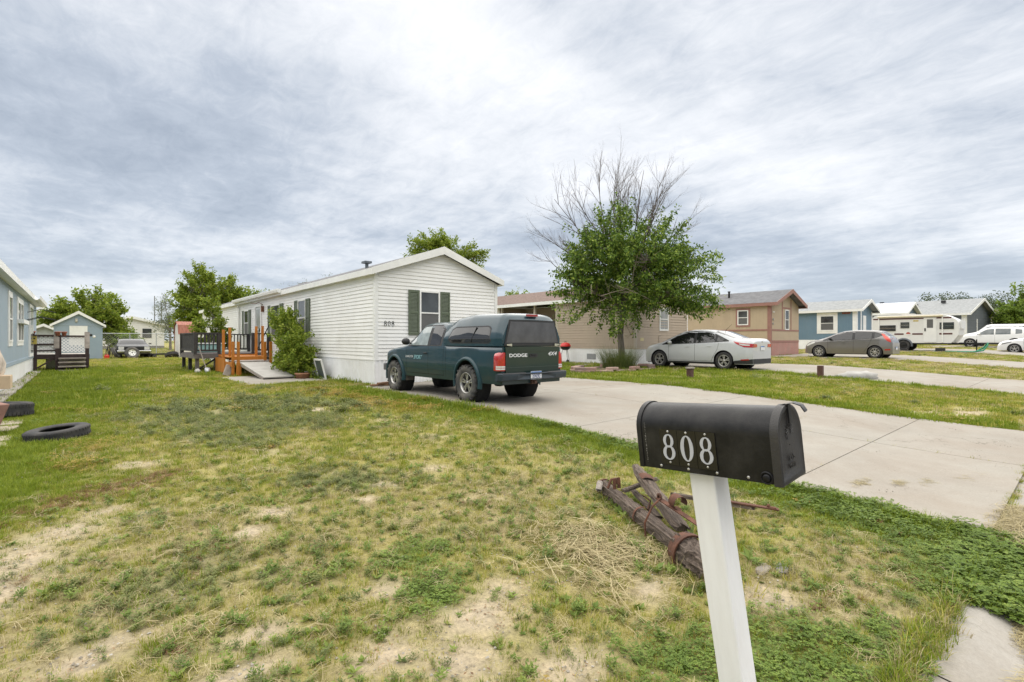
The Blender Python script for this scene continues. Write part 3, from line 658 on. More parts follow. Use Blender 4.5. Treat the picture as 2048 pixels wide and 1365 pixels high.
# ---- the white home numbered 808
HX, HY = 6.05, 12.72; HW, HL = 4.2, 24.8
M_SID = mat('white_vinyl', (.84, .835, .815), .45, 1.6, .035, dirt=(.52, .49, .43), dirt_amt=.3, dscale=.7, spec=.35)
M_SKIRT = mat('white_skirting', (.86, .865, .87), .45, 2., .04, dirt=(.5, .46, .4), dirt_amt=.3, dscale=.9)
M_GREEN = mat('green_shutter', (.10, .125, .08), .55, 8., .12); M_SHIN = mat('grey_shingle', (.13, .13, .135), .9, 3., .25, bump=.6, bscale=60)
M_METAL = mat('white_metal', (.72, .73, .74), .35, 4., .05)
h808 = thing('mobile_home', 'white single-wide mobile home with green shutters and black number 808, behind the green pickup', 'mobile home', (HX, HY, 0))
core(h808, HW, HL, -.05, 3.04, 3.80, M_SKIRT)
fS = Fr((0, 0, 0), (0, 1, 0), (-1, 0, 0)); fG = Fr((0, 0, 0), (1, 0, 0), (0, -1, 0)); fE = Fr((HW, 0, 0), (0, 1, 0), (1, 0, 0))

seamr = random.Random(3)
for k in range(23):
    z0_ = .70 + k * .1025; cut_ = [.09] + sorted(seamr.uniform(1., HL - 1) for _ in range(5)) + [HL]
    for a_, b_ in zip(cut_[:-1], cut_[1:]): siding(h808, fS, z0_, min(z0_ + .1025, 3.02), lambda z: (a_ + .0015, b_ - .0015), .1025, M_SID)
siding(h808, fG, .70, 3.72, gable_lim(HW, 3.04, 3.80, .09), .1025, M_SID); siding(h808, fE, .70, 3.02, lambda z: (.05, HL), .205, M_SID)
mb = MB(); fbox(mb, fS, -.022, .085, .69, 3.03, .0, .021); fbox(mb, fG, 0, .085, .69, 3.03, 0, .022); mb.build('corner_trim', M_WHITE, h808)
mb = MB(); fbox(mb, fG, HW - .085, HW + .02, .69, 3.03, 0, .022); mb.build('corner_trim', M_WHITE, h808)
ribbed(fS, .04, HL, -.02, .69, .115).build('skirting', M_SKIRT, h808); ribbed(fG, .0, HW, -.02, .69, .115).build('skirting', M_SKIRT, h808)
mb = MB(); fbox(mb, fS, -.02, .04, -.02, .69, 0, .018); fbox(mb, fS, .0, HL, .675, .705, .0, .024); fbox(mb, fG, 0, HW, .675, .705, 0, .0245); mb.build('skirting_trim', M_SKIRT, h808)
roof(h808, HW, HL, 3.10, 3.86, .15, M_SHIN, M_WHITE, .17, front=.16)
NS = .02
def win808(fr, u0, u1, z0, z1, sh):
    f2 = Fr(fr.o + fr.n * .016, fr.u, fr.n); w = window(h808, f2, u0, u1, z0, z1, .05)
    if sh:
        shutter(h808, f2, u0 - .06 - sh, u0 - .06, z0 - .05, z1 + .05, M_GREEN); shutter(h808, f2, u1 + .06, u1 + .06 + sh, z0 - .05, z1 + .05, M_GREEN)
win808(fG, 1.40, 1.98, 1.42, 2.60, .34)
win808(fS, 5.40, 6.10, 1.42, 2.62, .40); win808(fS, 8.4, 9.5, 1.42, 2.62, .42); win808(fS, 13.2, 13.9, 1.5, 2.6, .36); win808(fS, 21., 21.7, 1.5, 2.6, 0)
f2 = Fr(fS.o + fS.n * .016, fS.u, fS.n); mb = MB(); fbox(mb, f2, 10.95, 11.05, .74, 2.8, 0, .05); fbox(mb, f2, 11.88, 11.98, .74, 2.8, 0, .05); fbox(mb, f2, 11.05, 11.88, 2.7, 2.8, 0, .049)
d = mb.build('door', M_WHITE, h808); mb = MB(); fbox(mb, f2, 11.05, 11.88, .74, 2.7, .0, .02); mb.build('door_leaf', mat('storm_door', (.55, .56, .56), .3, 3, .1), d)
mb = MB(); fbox(mb, f2, 11.15, 11.78, 1.75, 2.6, .02, .026); fbox(mb, f2, 11.15, 11.78, .85, 1.68, .02, .026); mb.build('pane', M_CURT, d)
mb = MB(); fbox(mb, f2, 11.12, 11.16, 1.6, 1.75, .026, .07); mb.build('handle', mat('dark_metal', (.03, .03, .03), .4, 9, .2, metal=.6), d)
mb = MB(); mb.tube([(-.04, 10.7, 2.75), (-.2, 10.7, 2.85), (-.28, 10.9, 2.8), (-.3, 11.6, 2.86)], .012, 6); mb.bb((-.12, 10.62, 2.45), (-.02, 10.72, 2.7)); mb.build('door_awning_bracket', mat('rusty_iron', (.17, .075, .04), .85, 12., .4, bump=.5, bscale=60), h808)
# gutter section, downspout, vent
mb = MB(); g0, g1 = 7.75, 15.3; xo = -.15 - .02
mb.grid([[(xo - a, yy, 3.05 + b) for a, b in ((0, .15), (0, 0), (.05, -.01), (.11, .02), (.13, .10), (.13, .15), (.115, .15))] for yy in (g0, g1)], False, True)
mb.prism([(xo, 3.2), (xo, 3.05), (xo - .05, 3.04), (xo - .11, 3.07), (xo - .13, 3.15), (xo - .13, 3.2)], g0 - .004, g0, 'xz'); mb.build('gutter', M_WHITE, h808)
mb = MB(); mb.bar((-.2, 14.9, 3.05), (-.07, 14.9, 2.85), .07, .05); mb.bar((-.06, 14.9, 2.87), (-.06, 14.9, .15), .08, .06, (1, 0, 0)); mb.build('downspout', M_WHITE, h808)
mb = MB(); mb.lathe([(.05, 3.2), (.05, 3.56)], 12, c=(.55, 1.7, 0)); mb.bb((.44, 1.58, 3.54), (.66, 1.84, 3.60)); mb.build('vent_pipe', mat('galvanised_dark', (.15, .17, .19), .5, 10, .2, metal=.4), h808)
mb = MB(); mb.tube([(-.02, 4.0, .80), (-.09, 4.0, .80), (-.11, 4.0, .75)], .014, 6); mb.lathe([(.0, -.13), (.035, -.128), (.035, -.118), (0, -.116)], 10, 'x', (0, 4.0, .83)); mb.build('faucet', mat('brass_dull', (.18, .13, .07), .5, 9, .3, metal=.7), h808)
def digit(ch, h, fr_pt, fat=.2):
    """serif-like 8 and 0 drawn as rings of uneven stroke; returns (u, z) ring pairs"""
    n = 28; out = []
    def ring(cx, cz, rx, rz, ix, iz, sk=0.):
        o = [(cx + rx * math.cos(2 * math.pi * k / n), cz + rz * math.sin(2 * math.pi * k / n)) for k in range(n)]
        i = [(cx + sk * math.sin(2 * math.pi * k / n) + ix * math.cos(2 * math.pi * k / n), cz + iz * math.sin(2 * math.pi * k / n)) for k in range(n)]; return o, i
    if ch == '0': out.append(ring(0, .5 * h, .27 * h, .5 * h, (.27 - fat * .62) * h, .455 * h))
    else:
        out.append(ring(0, .735 * h, .225 * h, .265 * h, (.225 - fat * .5) * h, .222 * h, .012 * h)); out.append(ring(0, .27 * h, .265 * h, .285 * h, (.265 - fat * .55) * h, .238 * h, .012 * h))
    return out
def digit_mesh(mb, ch, h, fr, u, z, n0, n1, fat=.2):
    for k, (o, i) in enumerate(digit(ch, h, None, fat)):
        m = len(o); nn = n1 + k * .0004
        q = [fr.P(u + a, z + b, n0) for a, b in o] + [fr.P(u + a, z + b, nn) for a, b in o] + [fr.P(u + a, z + b, nn) for a, b in i] + [fr.P(u + a, z + b, n0) for a, b in i]
        fs = []
        for a in range(m):
            b = (a + 1) % m
            for r in range(3): fs.append((r * m + a, r * m + b, (r + 1) * m + b, (r + 1) * m + a))
        mb.add(q, fs)
M_BLK = mat('black_paint', (.012, .012, .013), .45, 9, .3)
f2 = Fr(fG.o + fG.n * .014, fG.u, fG.n)
for k, ch in enumerate('808'):
    mb = MB(); digit_mesh(mb, ch, .14, f2, .30 + k * .112, 1.61, 0, .012, .15); mb.build('house_number', M_BLK, h808)
# ---- tan home with the covered porch
M_TAN = mat('tan_vinyl', (.42, .34, .255), .5, 1.6, .05, dirt=(.26, .21, .16), dirt_amt=.3, dscale=.8); M_TANT = mat('tan_trim', (.46, .40, .33), .5, 4., .05)
M_BRN = mat('brown_shingle', (.155, .105, .085), .9, 7., .35, bump=.7, bscale=40, stretch=(1, 1, 4))
TX, TY, TZ = 18.4, 13.2, .12; TW, TL = 4.27, 22.
tan = thing('mobile_home', 'tan vinyl sided mobile home with brown roof and recessed porch behind the ash tree', 'mobile home', (TX, TY, TZ))
mb = MB(); mb.prism([(.0, -.1), (TW, -.1), (TW, 3.05), (TW / 2, 3.85), (0, 3.05)], 0, 4.72, 'xz'); mb.bb((2.1, 4.72, -.1), (TW, 9.4, 3.04)); mb.prism([(.0, -.1), (TW, -.1), (TW, 3.05), (TW / 2, 3.85), (0, 3.05)], 9.4, TL, 'xz'); mb.build('wall', M_SKIRT, tan)
tS = Fr((0, 0, 0), (0, 1, 0), (-1, 0, 0)); tG = Fr((0, 0, 0), (1, 0, 0), (0, -1, 0)); tR = Fr((2.1, 0, 0), (0, 1, 0), (-1, 0, 0)); tB = Fr((0, 9.4, 0), (1, 0, 0), (0, -1, 0))
siding(tan, tS, .72, 3.0, lambda z: (.08, 4.72), .125, M_TAN, proud=.03); siding(tan, tG, .72, 3.78, gable_lim(TW, 3.05, 3.85, .08), .125, M_TAN, proud=.03); siding(tan, tR, .72, 3.0, lambda z: (4.73, 9.39), .125, M_TAN, proud=.03); siding(tan, tB, .72, 3.0, lambda z: (.06, 2.09), .125, M_TAN, proud=.03); siding(tan, tS, .72, 3.0, lambda z: (9.45, TL), .25, M_TAN)
mb = MB(); fbox(mb, tS, -.02, .09, .71, 3.02, 0, .021); fbox(mb, tG, 0, .09, .71, 3.02, 0, .022); fbox(mb, tS, 4.66, 4.74, .71, 3.02, 0, .022); mb.build('corner_trim', M_TANT, tan)
ribbed(tS, 0, 4.72, -.05, .71, .115).build('skirting', M_SKIRT, tan); ribbed(tG, 0, TW, -.05, .71, .115).build('skirting', M_SKIRT, tan); ribbed(tS, 4.72, TL, -.05, .62, .115, base=.005).build('skirting', M_SKIRT, tan)
roof(tan, TW, TL, 3.10, 3.85, .22, M_BRN, M_WHITE, .17)
mb = MB(); mb.bb((.0, 4.73, .6), (2.08, 9.39, .72)); mb.build('porch_floor', mat('porch_wood', (.22, .19, .155), .8, 5, .2), tan)
for yy in (4.82, 6.45, 9.2): mb = MB(); mb.bb((.02, yy - .06, .72), (.14, yy + .06, 3.02)); mb.build('porch_post', M_TANT, tan)
mb = MB(); mb.bb((.03, 4.9, 1.62), (.12, 6.4, 1.70)); mb.bb((.03, 6.55, 1.62), (.12, 9.1, 1.70))
for k in range(14): mb.bb((.055, 4.98 + k * .105, .78), (.09, 5.02 + k * .105, 1.62))
for k in range(23): mb.bb((.055, 6.62 + k * .11, .78), (.09, 6.66 + k * .11, 1.62))
mb.build('porch_railing', M_TANT, tan)
window(tan, Fr(tG.o + tG.n * .012, tG.u, tG.n), 1.85, 2.45, 1.62, 2.55, .07, up=M_CURT, lo=M_CURT); window(tan, Fr(tR.o + tR.n * .012, tR.u, tR.n), 7.9, 8.7, 1.6, 2.5, .06); window(tan, Fr(tS.o + tS.n * .012, tS.u, tS.n), 10.2, 10.9, 1.9, 2.5, .06)
mb = MB(); fbox(mb, tR, 5.6, 6.5, .74, 2.75, 0, .05); mb.build('door', mat('tan_door', (.5, .46, .4), .5, 4, .06), tan)
mb = MB(); fbox(mb, tG, .32, .58, 1.08, 1.22, .015, .03); mb.build('notice_board', mat('yellowed_card', (.62, .54, .30), .6, 9, .08), tan)
mb = MB(); mb.tube([tG.P(1.75, .74, .03), tG.P(1.75, 1.3, .03), tG.P(1.8, 1.36, .05), tG.P(1.85, 1.3, .05)], .012, 6); mb.build('conduit', M_TANT, tan)
mb = MB(); fbox(mb, tS, 2.2, 2.75, .22, .48, .012, .026)
for k in range(5): fbox(mb, tS, 2.23, 2.72, .25 + k * .045, .275 + k * .045, .026, .034)
mb.build('skirt_vent', mat('vent_grey', (.30, .31, .32), .5, 9, .1), tan)
# ---- beige home with mauve trim
M_BEI = mat('beige_panel', (.46, .365, .25), .65, 1.4, .05, dirt=(.36, .28, .2), dirt_amt=.3); M_MAU = mat('mauve_trim', (.30, .155, .125), .65, 3., .1); M_PINK = mat('pink_skirting', (.42, .215, .18), .7, 1.5, .12, dirt=(.36, .27, .22), dirt_amt=.5)
def panels(parent, fr, z0, z1, lim, sp, m, name='wall_panel', groove=.008):
    """grooved upright sheets, each its own piece"""
    a, b = lim(z0); u = a
    while u < b - .02:
        e = min(u + sp, b); k = u; mb = MB()
        def top(q):
            lo, hi = z0, z1
            for _ in range(18):
                md = (lo + hi) / 2; l0, l1 = lim(md)
                if l0 <= q <= l1: lo = md
                else: hi = md
            return lo
        while k < e - .01:
            g = min(k + sp / 6, e); fpoly(mb, fr, [(k + groove / 2, z0), (g - groove / 2, z0), (g - groove / 2, top(g - groove / 2)), (k + groove / 2, top(k + groove / 2))], 0, .014); k = g
        fpoly(mb, fr, [(u + .002, z0), (e - .002, z0), (e - .002, top(e - .002)), (u + .002, top(u + .002))], 0, .006); mb.build(name, m, parent); u = e
BX, BY, BZ = 31.2, 12.8, .29; BW, BL = 4.27, 20.
bei = thing('mobile_home', 'beige panelled mobile home with mauve trim, pink skirting and grey roof', 'mobile home', (BX, BY, BZ))
core(bei, BW, BL, -.1, 3.12, 3.95, M_BEI); panels(bei, fS, .92, 3.1, lambda z: (0, BL), 1.22, M_BEI); panels(bei, fG, .92, 3.9, gable_lim(BW, 3.12, 3.95), 1.22, M_BEI)
panels(bei, fS, -.06, .9, lambda z: (0, BL), 1.22, M_PINK, 'skirting_panel'); panels(bei, fG, -.06, .9, lambda z: (0, BW), 1.22, M_PINK, 'skirting_panel')
def boards(parent, fr, lst, m, name='trim_board'):
    for (a, b, c, d) in lst: mb = MB(); fbox(mb, fr, a, b, c, d, .004, .03 + (b - a) * .0004); mb.build(name, m, parent)
boards(bei, fS, [(-.031, .16, -.05, 3.1), (.16, BL, .83, .95), (.16, BL, 1.52, 1.62)], M_MAU); boards(bei, fG, [(0, .16, -.05, 3.1), (.16, BW, .83, .95), (.16, BW, 1.52, 1.62), (1.62, 1.74, 1.62, 3.72), (2.95, 3.07, 1.62, 3.5), (1.74, 2.95, 2.9, 3.0)], M_MAU)
roof(bei, BW, BL, 3.18, 4.0, .2, M_SHIN, M_MAU, .2, front=.45)
window(bei, Fr(fS.o + fS.n * .014, fS.u, fS.n), 1.35, 1.9, 1.95, 2.75, .06, trim=M_MAU, trim_w=.11); window(bei, Fr(fG.o + fG.n * .014, fG.u, fG.n), 2.1, 2.6, 1.66, 2.8, .06)
mb = MB(); mb.lathe([(.06, 3.6), (.06, 4.1), (.09, 4.1), (.09, 4.16), (0, 4.17)], 10, c=(1.2, 3.1, 0)); mb.build('roof_vent', M_BLK, bei); mb = MB(); mb.bb((.75, 6.3, 3.45), (1.05, 6.6, 3.7)); mb.build('roof_vent', M_BLK, bei)
mb = MB(); fbox(mb, fG, .28, .5, 2.62, 2.68, .015, .05); mb.build('porch_light', M_WHITE, bei)
mb = MB(); mb.lathe([(.0, .02), (.07, .02), (.07, .05), (0, .05)], 12, 'y', (.34, -.07, 2.2)); mb.lathe([(.0, .02), (.06, .02), (.06, .05), (0, .05)], 12, 'y', (.3, -.07, 1.95)); mb.build('utility_meter', mat('meter_grey', (.25, .25, .25), .5, 9, .2), bei)
# ---- blue homes further along
M_BLU = mat('blue_panel', (.125, .205, .275), .6, 1.3, .05, dirt=(.2, .25, .29), dirt_amt=.2); M_GRS = mat('pale_shingle', (.27, .28, .28), .9, 4., .2, bump=.6, bscale=30)
CX, CY, CZ = 47.4, 12.8, .50
blu = thing('mobile_home', 'blue panelled mobile home with white window trim behind the grey hatchback', 'mobile home', (CX, CY, CZ))
core(blu, 4.27, 19., -.1, 3.25, 4.0, M_BLU); panels(blu, fS, .8, 3.2, lambda z: (0, 19), 1.22, M_BLU, groove=.003); panels(blu, fG, .8, 3.9, gable_lim(4.27, 3.25, 4.0), 1.22, M_BLU, groove=.003)
ribbed(fS, 0, 19, -.05, .8, .2).build('skirting', M_SKIRT, blu); ribbed(fG, 0, 4.27, -.05, .8, .2).build('skirting', M_SKIRT, blu)
boards(blu, fS, [(-.03, .26, .8, 3.2)], M_WHITE, 'corner_board'); boards(blu, fG, [(0, .26, .8, 3.2), (1.0, 1.3, .8, 3.5), (4.0, 4.27, .8, 3.2)], M_WHITE, 'corner_board')
roof(blu, 4.27, 19., 3.28, 4.05, .3, M_GRS, M_WHITE, .2, front=.5)
window(blu, Fr(fS.o + fS.n * .014, fS.u, fS.n), 1.62, 2.55, 1.62, 2.75, .1, trim=M_WHITE, trim_w=.2); mb = MB(); fbox(mb, fS, .4, 1.0, 2.9, 3.04, .016, .04); mb.build('name_board', mat('red_brown_wood', (.20, .06, .04), .7, 9, .3), blu)
mb = MB(); fbox(mb, fG, 1.6, 2.4, .8, 2.8, .015, .05); mb.build('door', M_WHITE, blu)
M_SLATE = mat('slate_blue_siding', (.115, .16, .20), .6, 2., .08); M_WROOF = mat('white_metal_roof', (.72, .75, .78), .3, 3., .04)
def lapped(parent, fr, z0, z1, lim, m, sp=.26): siding(parent, fr, z0, z1, lim, sp, m, proud=.03)
sb = thing('house', 'slate blue house with white metal roof behind the travel trailer', 'house', (65.5, 13.4, .72), R(-2))
core(sb, 4.6, 16., -.1, 3.5, 4.4, M_SLATE); lapped(sb, fS, .5, 3.5, lambda z: (0, 16), M_SLATE); lapped(sb, fG, .5, 4.3, gable_lim(4.6, 3.5, 4.4), M_SLATE); roof(sb, 4.6, 16., 3.52, 4.55, .35, M_WROOF, M_WHITE, .22, front=.4)
window(sb, Fr(fS.o + fS.n * .03, fS.u, fS.n), 8.3, 9.2, 2.2, 3.1, .12, trim=M_WHITE, trim_w=.2); boards(sb, fS, [(3.4, 3.65, .5, 3.4), (-.03, .2, .5, 3.4)], M_WHITE, 'corner_board')
M_SLATE2 = mat('slate_grey_siding', (.12, .135, .155), .6, 2., .08)
sg = thing('house', 'slate grey house with grey shingle roof and white rake boards behind the parked van', 'house', (73.2, 9.6, .8), R(-7))
core(sg, 9., 14., -.1, 3.5, 5.15, M_SLATE2); lapped(sg, fS, .3, 3.45, lambda z: (0, 14), M_SLATE2, .3); lapped(sg, fG, .3, 5.1, gable_lim(9., 3.5, 5.15), M_SLATE2, .3); roof(sg, 9., 14., 3.5, 5.15, .35, M_GRS, M_WHITE, .25, front=.5)
boards(sg, fS, [(-.03, .35, .3, 3.4)], M_WHITE, 'corner_board'); boards(sg, fG, [(0, .35, .3, 3.4), (8.65, 9., .3, 3.4), (3.6, 3.9, 1.2, 2.9)], M_WHITE, 'corner_board')
mb = MB(); fbox(mb, fS, 1.2, 6., .3, 2.9, .03, .06); mb.build('garage_door', mat('dark_blue_door', (.05, .075, .105), .5, 3, .1), sg); mb = MB(); mb.bb((-.2, 5.2, 2.9), (-.05, 5.35, 3.25)); mb.build('wall_lamp', M_WHITE, sg)
for u_, v_ in ((2.2, 5.), (3.6, 9.), (3., 2.6)): mb = MB(); mb.bb((u_, v_, 3.7 + u_ * .38), (u_ + .3, v_ + .4, 3.98 + u_ * .38)); mb.build('roof_vent', M_BLK, sg)
rb = thing('house', 'far brown roofed house at the right edge behind the leafy tree', 'house', (106, 7., 1.1), R(-10)); M_CRM = mat('cream_wall', (.55, .52, .47), .6, 2, .05); core(rb, 9, 12, -.1, 3.2, 5., M_CRM); roof(rb, 9, 12, 3.2, 5., .4, M_BRN, M_WHITE, .25)
mb = MB(); fbox(mb, fG, 3.5, 5.2, 1.2, 2.4, 0, .04); mb.build('window', M_PANE, rb)
# ---- light blue home at the left edge
M_LBL = mat('light_blue_panel', (.27, .345, .41), .65, 1.3, .05, dirt=(.33, .37, .4), dirt_amt=.3)
LX, LY, LZ = -5.67, 11.5, -.05; LW, LL = 4.27, 18.6
lb = thing('mobile_home', 'light blue mobile home with white trimmed windows at the left edge', 'mobile home', (LX, LY, LZ))
core(lb, LW, LL, -.1, 2.86, 3.6, M_SKIRT); lE = Fr((LW, 0, 0), (0, 1, 0), (1, 0, 0))
panels(lb, lE, .62, 2.85, lambda z: (0, LL), 1.22, M_LBL); panels(lb, fG, .62, 3.55, gable_lim(LW, 2.86, 3.6), 1.22, M_LBL); panels(lb, lE, -.06, .6, lambda z: (0, LL), .61, M_SKIRT, 'skirting_panel'); boards(lb, lE, [(0, LL, .58, .68)], M_LBL)
roof(lb, LW, LL, 2.86, 3.62, .2, M_SHIN, M_WHITE, .17)
f2 = Fr(lE.o + lE.n * .014, lE.u, lE.n)
window(lb, f2, 7.05, 7.75, 1.28, 2.4, .05, trim=M_WHITE, trim_w=.12); window(lb, f2, 9.55, 11.35, 1.28, 2.4, .05, trim=M_WHITE, trim_w=.12)
mb = MB(); fbox(mb, f2, 10.42, 10.5, 1.28, 2.4, 0, .04); mb.build('window_mullion', M_WHITE, lb); mb = MB(); fbox(mb, f2, 9.4, 11.5, 1.78, 1.9, .03, .16); mb.build('window_ledge', M_WHITE, lb)
mb = MB(); fbox(mb, f2, 14.0, 15.9, .66, 2.62, 0, .045); dd = mb.build('door', M_WHITE, lb); mb = MB(); fbox(mb, f2, 14.2, 15.7, .8, 2.5, .045, .052); mb.build('door_leaf', M_CURT, dd)
mb = MB(); mb.grid([[(LW + .2 + a, yy, 2.74 + b) for a, b in ((0, .15), (0, 0), (.07, -.01), (.14, .03), (.16, .15))] for yy in (13.4, LL + .24)], False); mb.build('gutter', M_WHITE, lb)
mb = MB()
for k in range(3): mb.tube([f2.P(13.2 + k * .35, 2.0 + .28 * (k % 2), 0), f2.P(13.25 + k * .35, 2.12 + .28 * (k % 2), .35), f2.P(13.3 + k * .35, 2.02 + .28 * (k % 2), .75)], .012, 5)
mb.build('plant_hook', M_BLK, lb)
mb = MB(); f3 = Fr(lE.o, lE.u, lE.n); fbox(mb, f3, 0., LL - 3.2, -.08, .06, .05, .3); tag(mb.build('concrete_edging', M_CON2), 'pale concrete edging strip along the foot of the light blue home', 'edging').location = (LX, LY, LZ + .03)
# ------------------------------------------------------------------ vehicles (own space: x right, y forward from the rear bumper, z up)
M_TYRE = mat('tyre_rubber', (.028, .028, .030), .85, 14., .3, bump=.4, bscale=50, dirt=(.13, .115, .095), dirt_amt=.45, dscale=4.)
M_DUSTY = mat('dusty_tyre', (.05, .05, .05), .9, 14., .3, bump=.4, bscale=50, dirt=(.20, .185, .16), dirt_amt=.8, dscale=3.)
M_RIM = mat('alloy', (.50, .49, .47), .35, 9, .1, metal=.75, dirt=(.2, .17, .13), dirt_amt=.3, dscale=6.)
M_RIMB = mat('black_rim', (.02, .02, .02), .5, 9, .1, metal=.3); M_UND = mat('underbody', (.012, .012, .012), .9, 9, .3)
M_PLB = mat('black_plastic', (.022, .022, .024), .6, 20, .15, bump=.1); M_AGL = glassmat('tinted_glass', (.010, .011, .012), .03, .7)
M_AGL2 = glassmat('pale_glass', (.10, .115, .12), .04, .7, 2., .4); M_REDL = mat('tail_red', (.42, .012, .012), .12, 30, .2, coat=.8); M_CLEAR = mat('lamp_clear', (.62, .62, .60), .12, 30, .1, coat=.8); M_AMB = mat('lamp_amber', (.6, .2, .03), .15, 20, .1, coat=.8)
M_CHR = mat('chrome', (.6, .6, .6), .15, 9, .05, metal=1.); M_PLATE = mat('plate_white', (.70, .71, .72), .4, 9, .05); M_NAVY = mat('plate_blue', (.03, .06, .2), .4, 9, .1)
def wheel(parent, loc, r, w, rimr, style=5, lug=0, m_r=None, m_t=None, side=1, dish=.03):
    wp = part('wheel', parent, loc); t_ = MB(); h = w / 2
    prof = [(rimr * .97, -h * .78), (rimr * 1.04, -h * .86), ((rimr + r) / 2, -h * 1.02), (r * .955, -h * .9), (r * .99, -h * .7), (r, -h * .3), (r, h * .3), (r * .99, h * .7), (r * .955, h * .9), ((rimr + r) / 2, h * 1.02), (rimr * 1.04, h * .86), (rimr * .97, h * .78)]
    t_.lathe(prof, 40, 'x')
    if lug:
        for k in range(lug):
            a = 2 * math.pi * k / lug
            for sgn in (-1, 1):
                aa = a + (.5 * math.pi / lug if sgn > 0 else 0); M = Matrix.Rotation(aa, 3, 'X'); cl_ = .65 if k % 2 else .52
                t_.box(M @ Vector((sgn * h * cl_, 0, r * .998)), (h * .62, r * .085, .024), M); t_.box(M @ Vector((sgn * h * .97, 0, r * .955)), (.012, r * .08, r * .07), M)
                if k % 2 == 0: t_.box(M @ Vector((sgn * h * .12, 0, r * .998)), (h * .26, r * .1, .02), M)
    else:
        for k in range(3): t_.lathe([(r * 1.0, -h * .5 + k * h * .4), (r * 1.006, -h * .46 + k * h * .4), (r * 1.006, -h * .18 + k * h * .4), (r * 1.0, -h * .14 + k * h * .4)], 40, 'x')
    t_.build('tyre', m_t or M_TYRE, wp)
    rm = MB(); s = side
    rm.lathe([(rimr * 1.03, s * h * .84), (rimr * .99, s * h * .88), (rimr * .93, s * h * .80), (rimr * .90, s * h * .2), (rimr * .9, -s * h * .8)], 32, 'x')
    face = s * (h * .84 - dish)
    rm.lathe([(0, face + s * .012), (rimr * .2, face + s * .012), (rimr * .27, face - s * .01), (rimr * .27, face - s * .04)], 20, 'x')
    if style:
        for k in range(style):
            a = 2 * math.pi * k / style + .3; wd = 2 * math.pi * rimr * .27 / style * (.9 if style < 7 else 1.1)
            for off in ((-.22, .22) if style == 5 else (0,)):
                a2 = a + off * .62; q0 = Vector((face, math.cos(a2) * rimr * .2, math.sin(a2) * rimr * .2)); q1 = Vector((face - s * .0, math.cos(a + off * .8) * rimr * .93, math.sin(a + off * .8) * rimr * .93))
                rm.bar(q0, q1, .03, wd * (.42 if style == 5 else .9), (1, 0, 0)) if False else rm.bar(q0, q1, wd * (.46 if style == 5 else .85), .03, (1, 0, 0))
    else:
        rm.lathe([(rimr * .25, face), (rimr * .55, face - s * .02), (rimr * .8, face + s * .005), (rimr * .92, face - s * .01)], 32, 'x')
        for k in range(8): a = k * math.pi / 4; rm.lathe([(0, face + s * .006), (rimr * .09, face + s * .004), (rimr * .1, face - s * .02)], 8, 'x', (0, math.cos(a) * rimr * .66, math.sin(a) * rimr * .66))
    ro = rm.build('rim', m_r or M_RIM, wp)
    mb = MB(); mb.lathe([(0, face - s * .055), (rimr * .91, face - s * .055)], 24, 'x'); mb.lathe([(rimr * .32, face - s * .05), (rimr * .6, face - s * .045)], 20, 'x'); mb.build('brake_disc', M_UND, wp)
    return wp
UPN = [(0, 1.), (.28, .945), (.55, .885), (.78, .825), (.9, .77), (.965, .68), (.99, .5), (1., .25), (1.003, 0.)]      # cabin: height and width fractions
HDN = [(0, 1.), (.25, .985), (.48, .96), (.66, .915), (.80, .84), (.90, .72), (.965, .52), (.99, .26), (1., 0.)]        # bonnet or boot
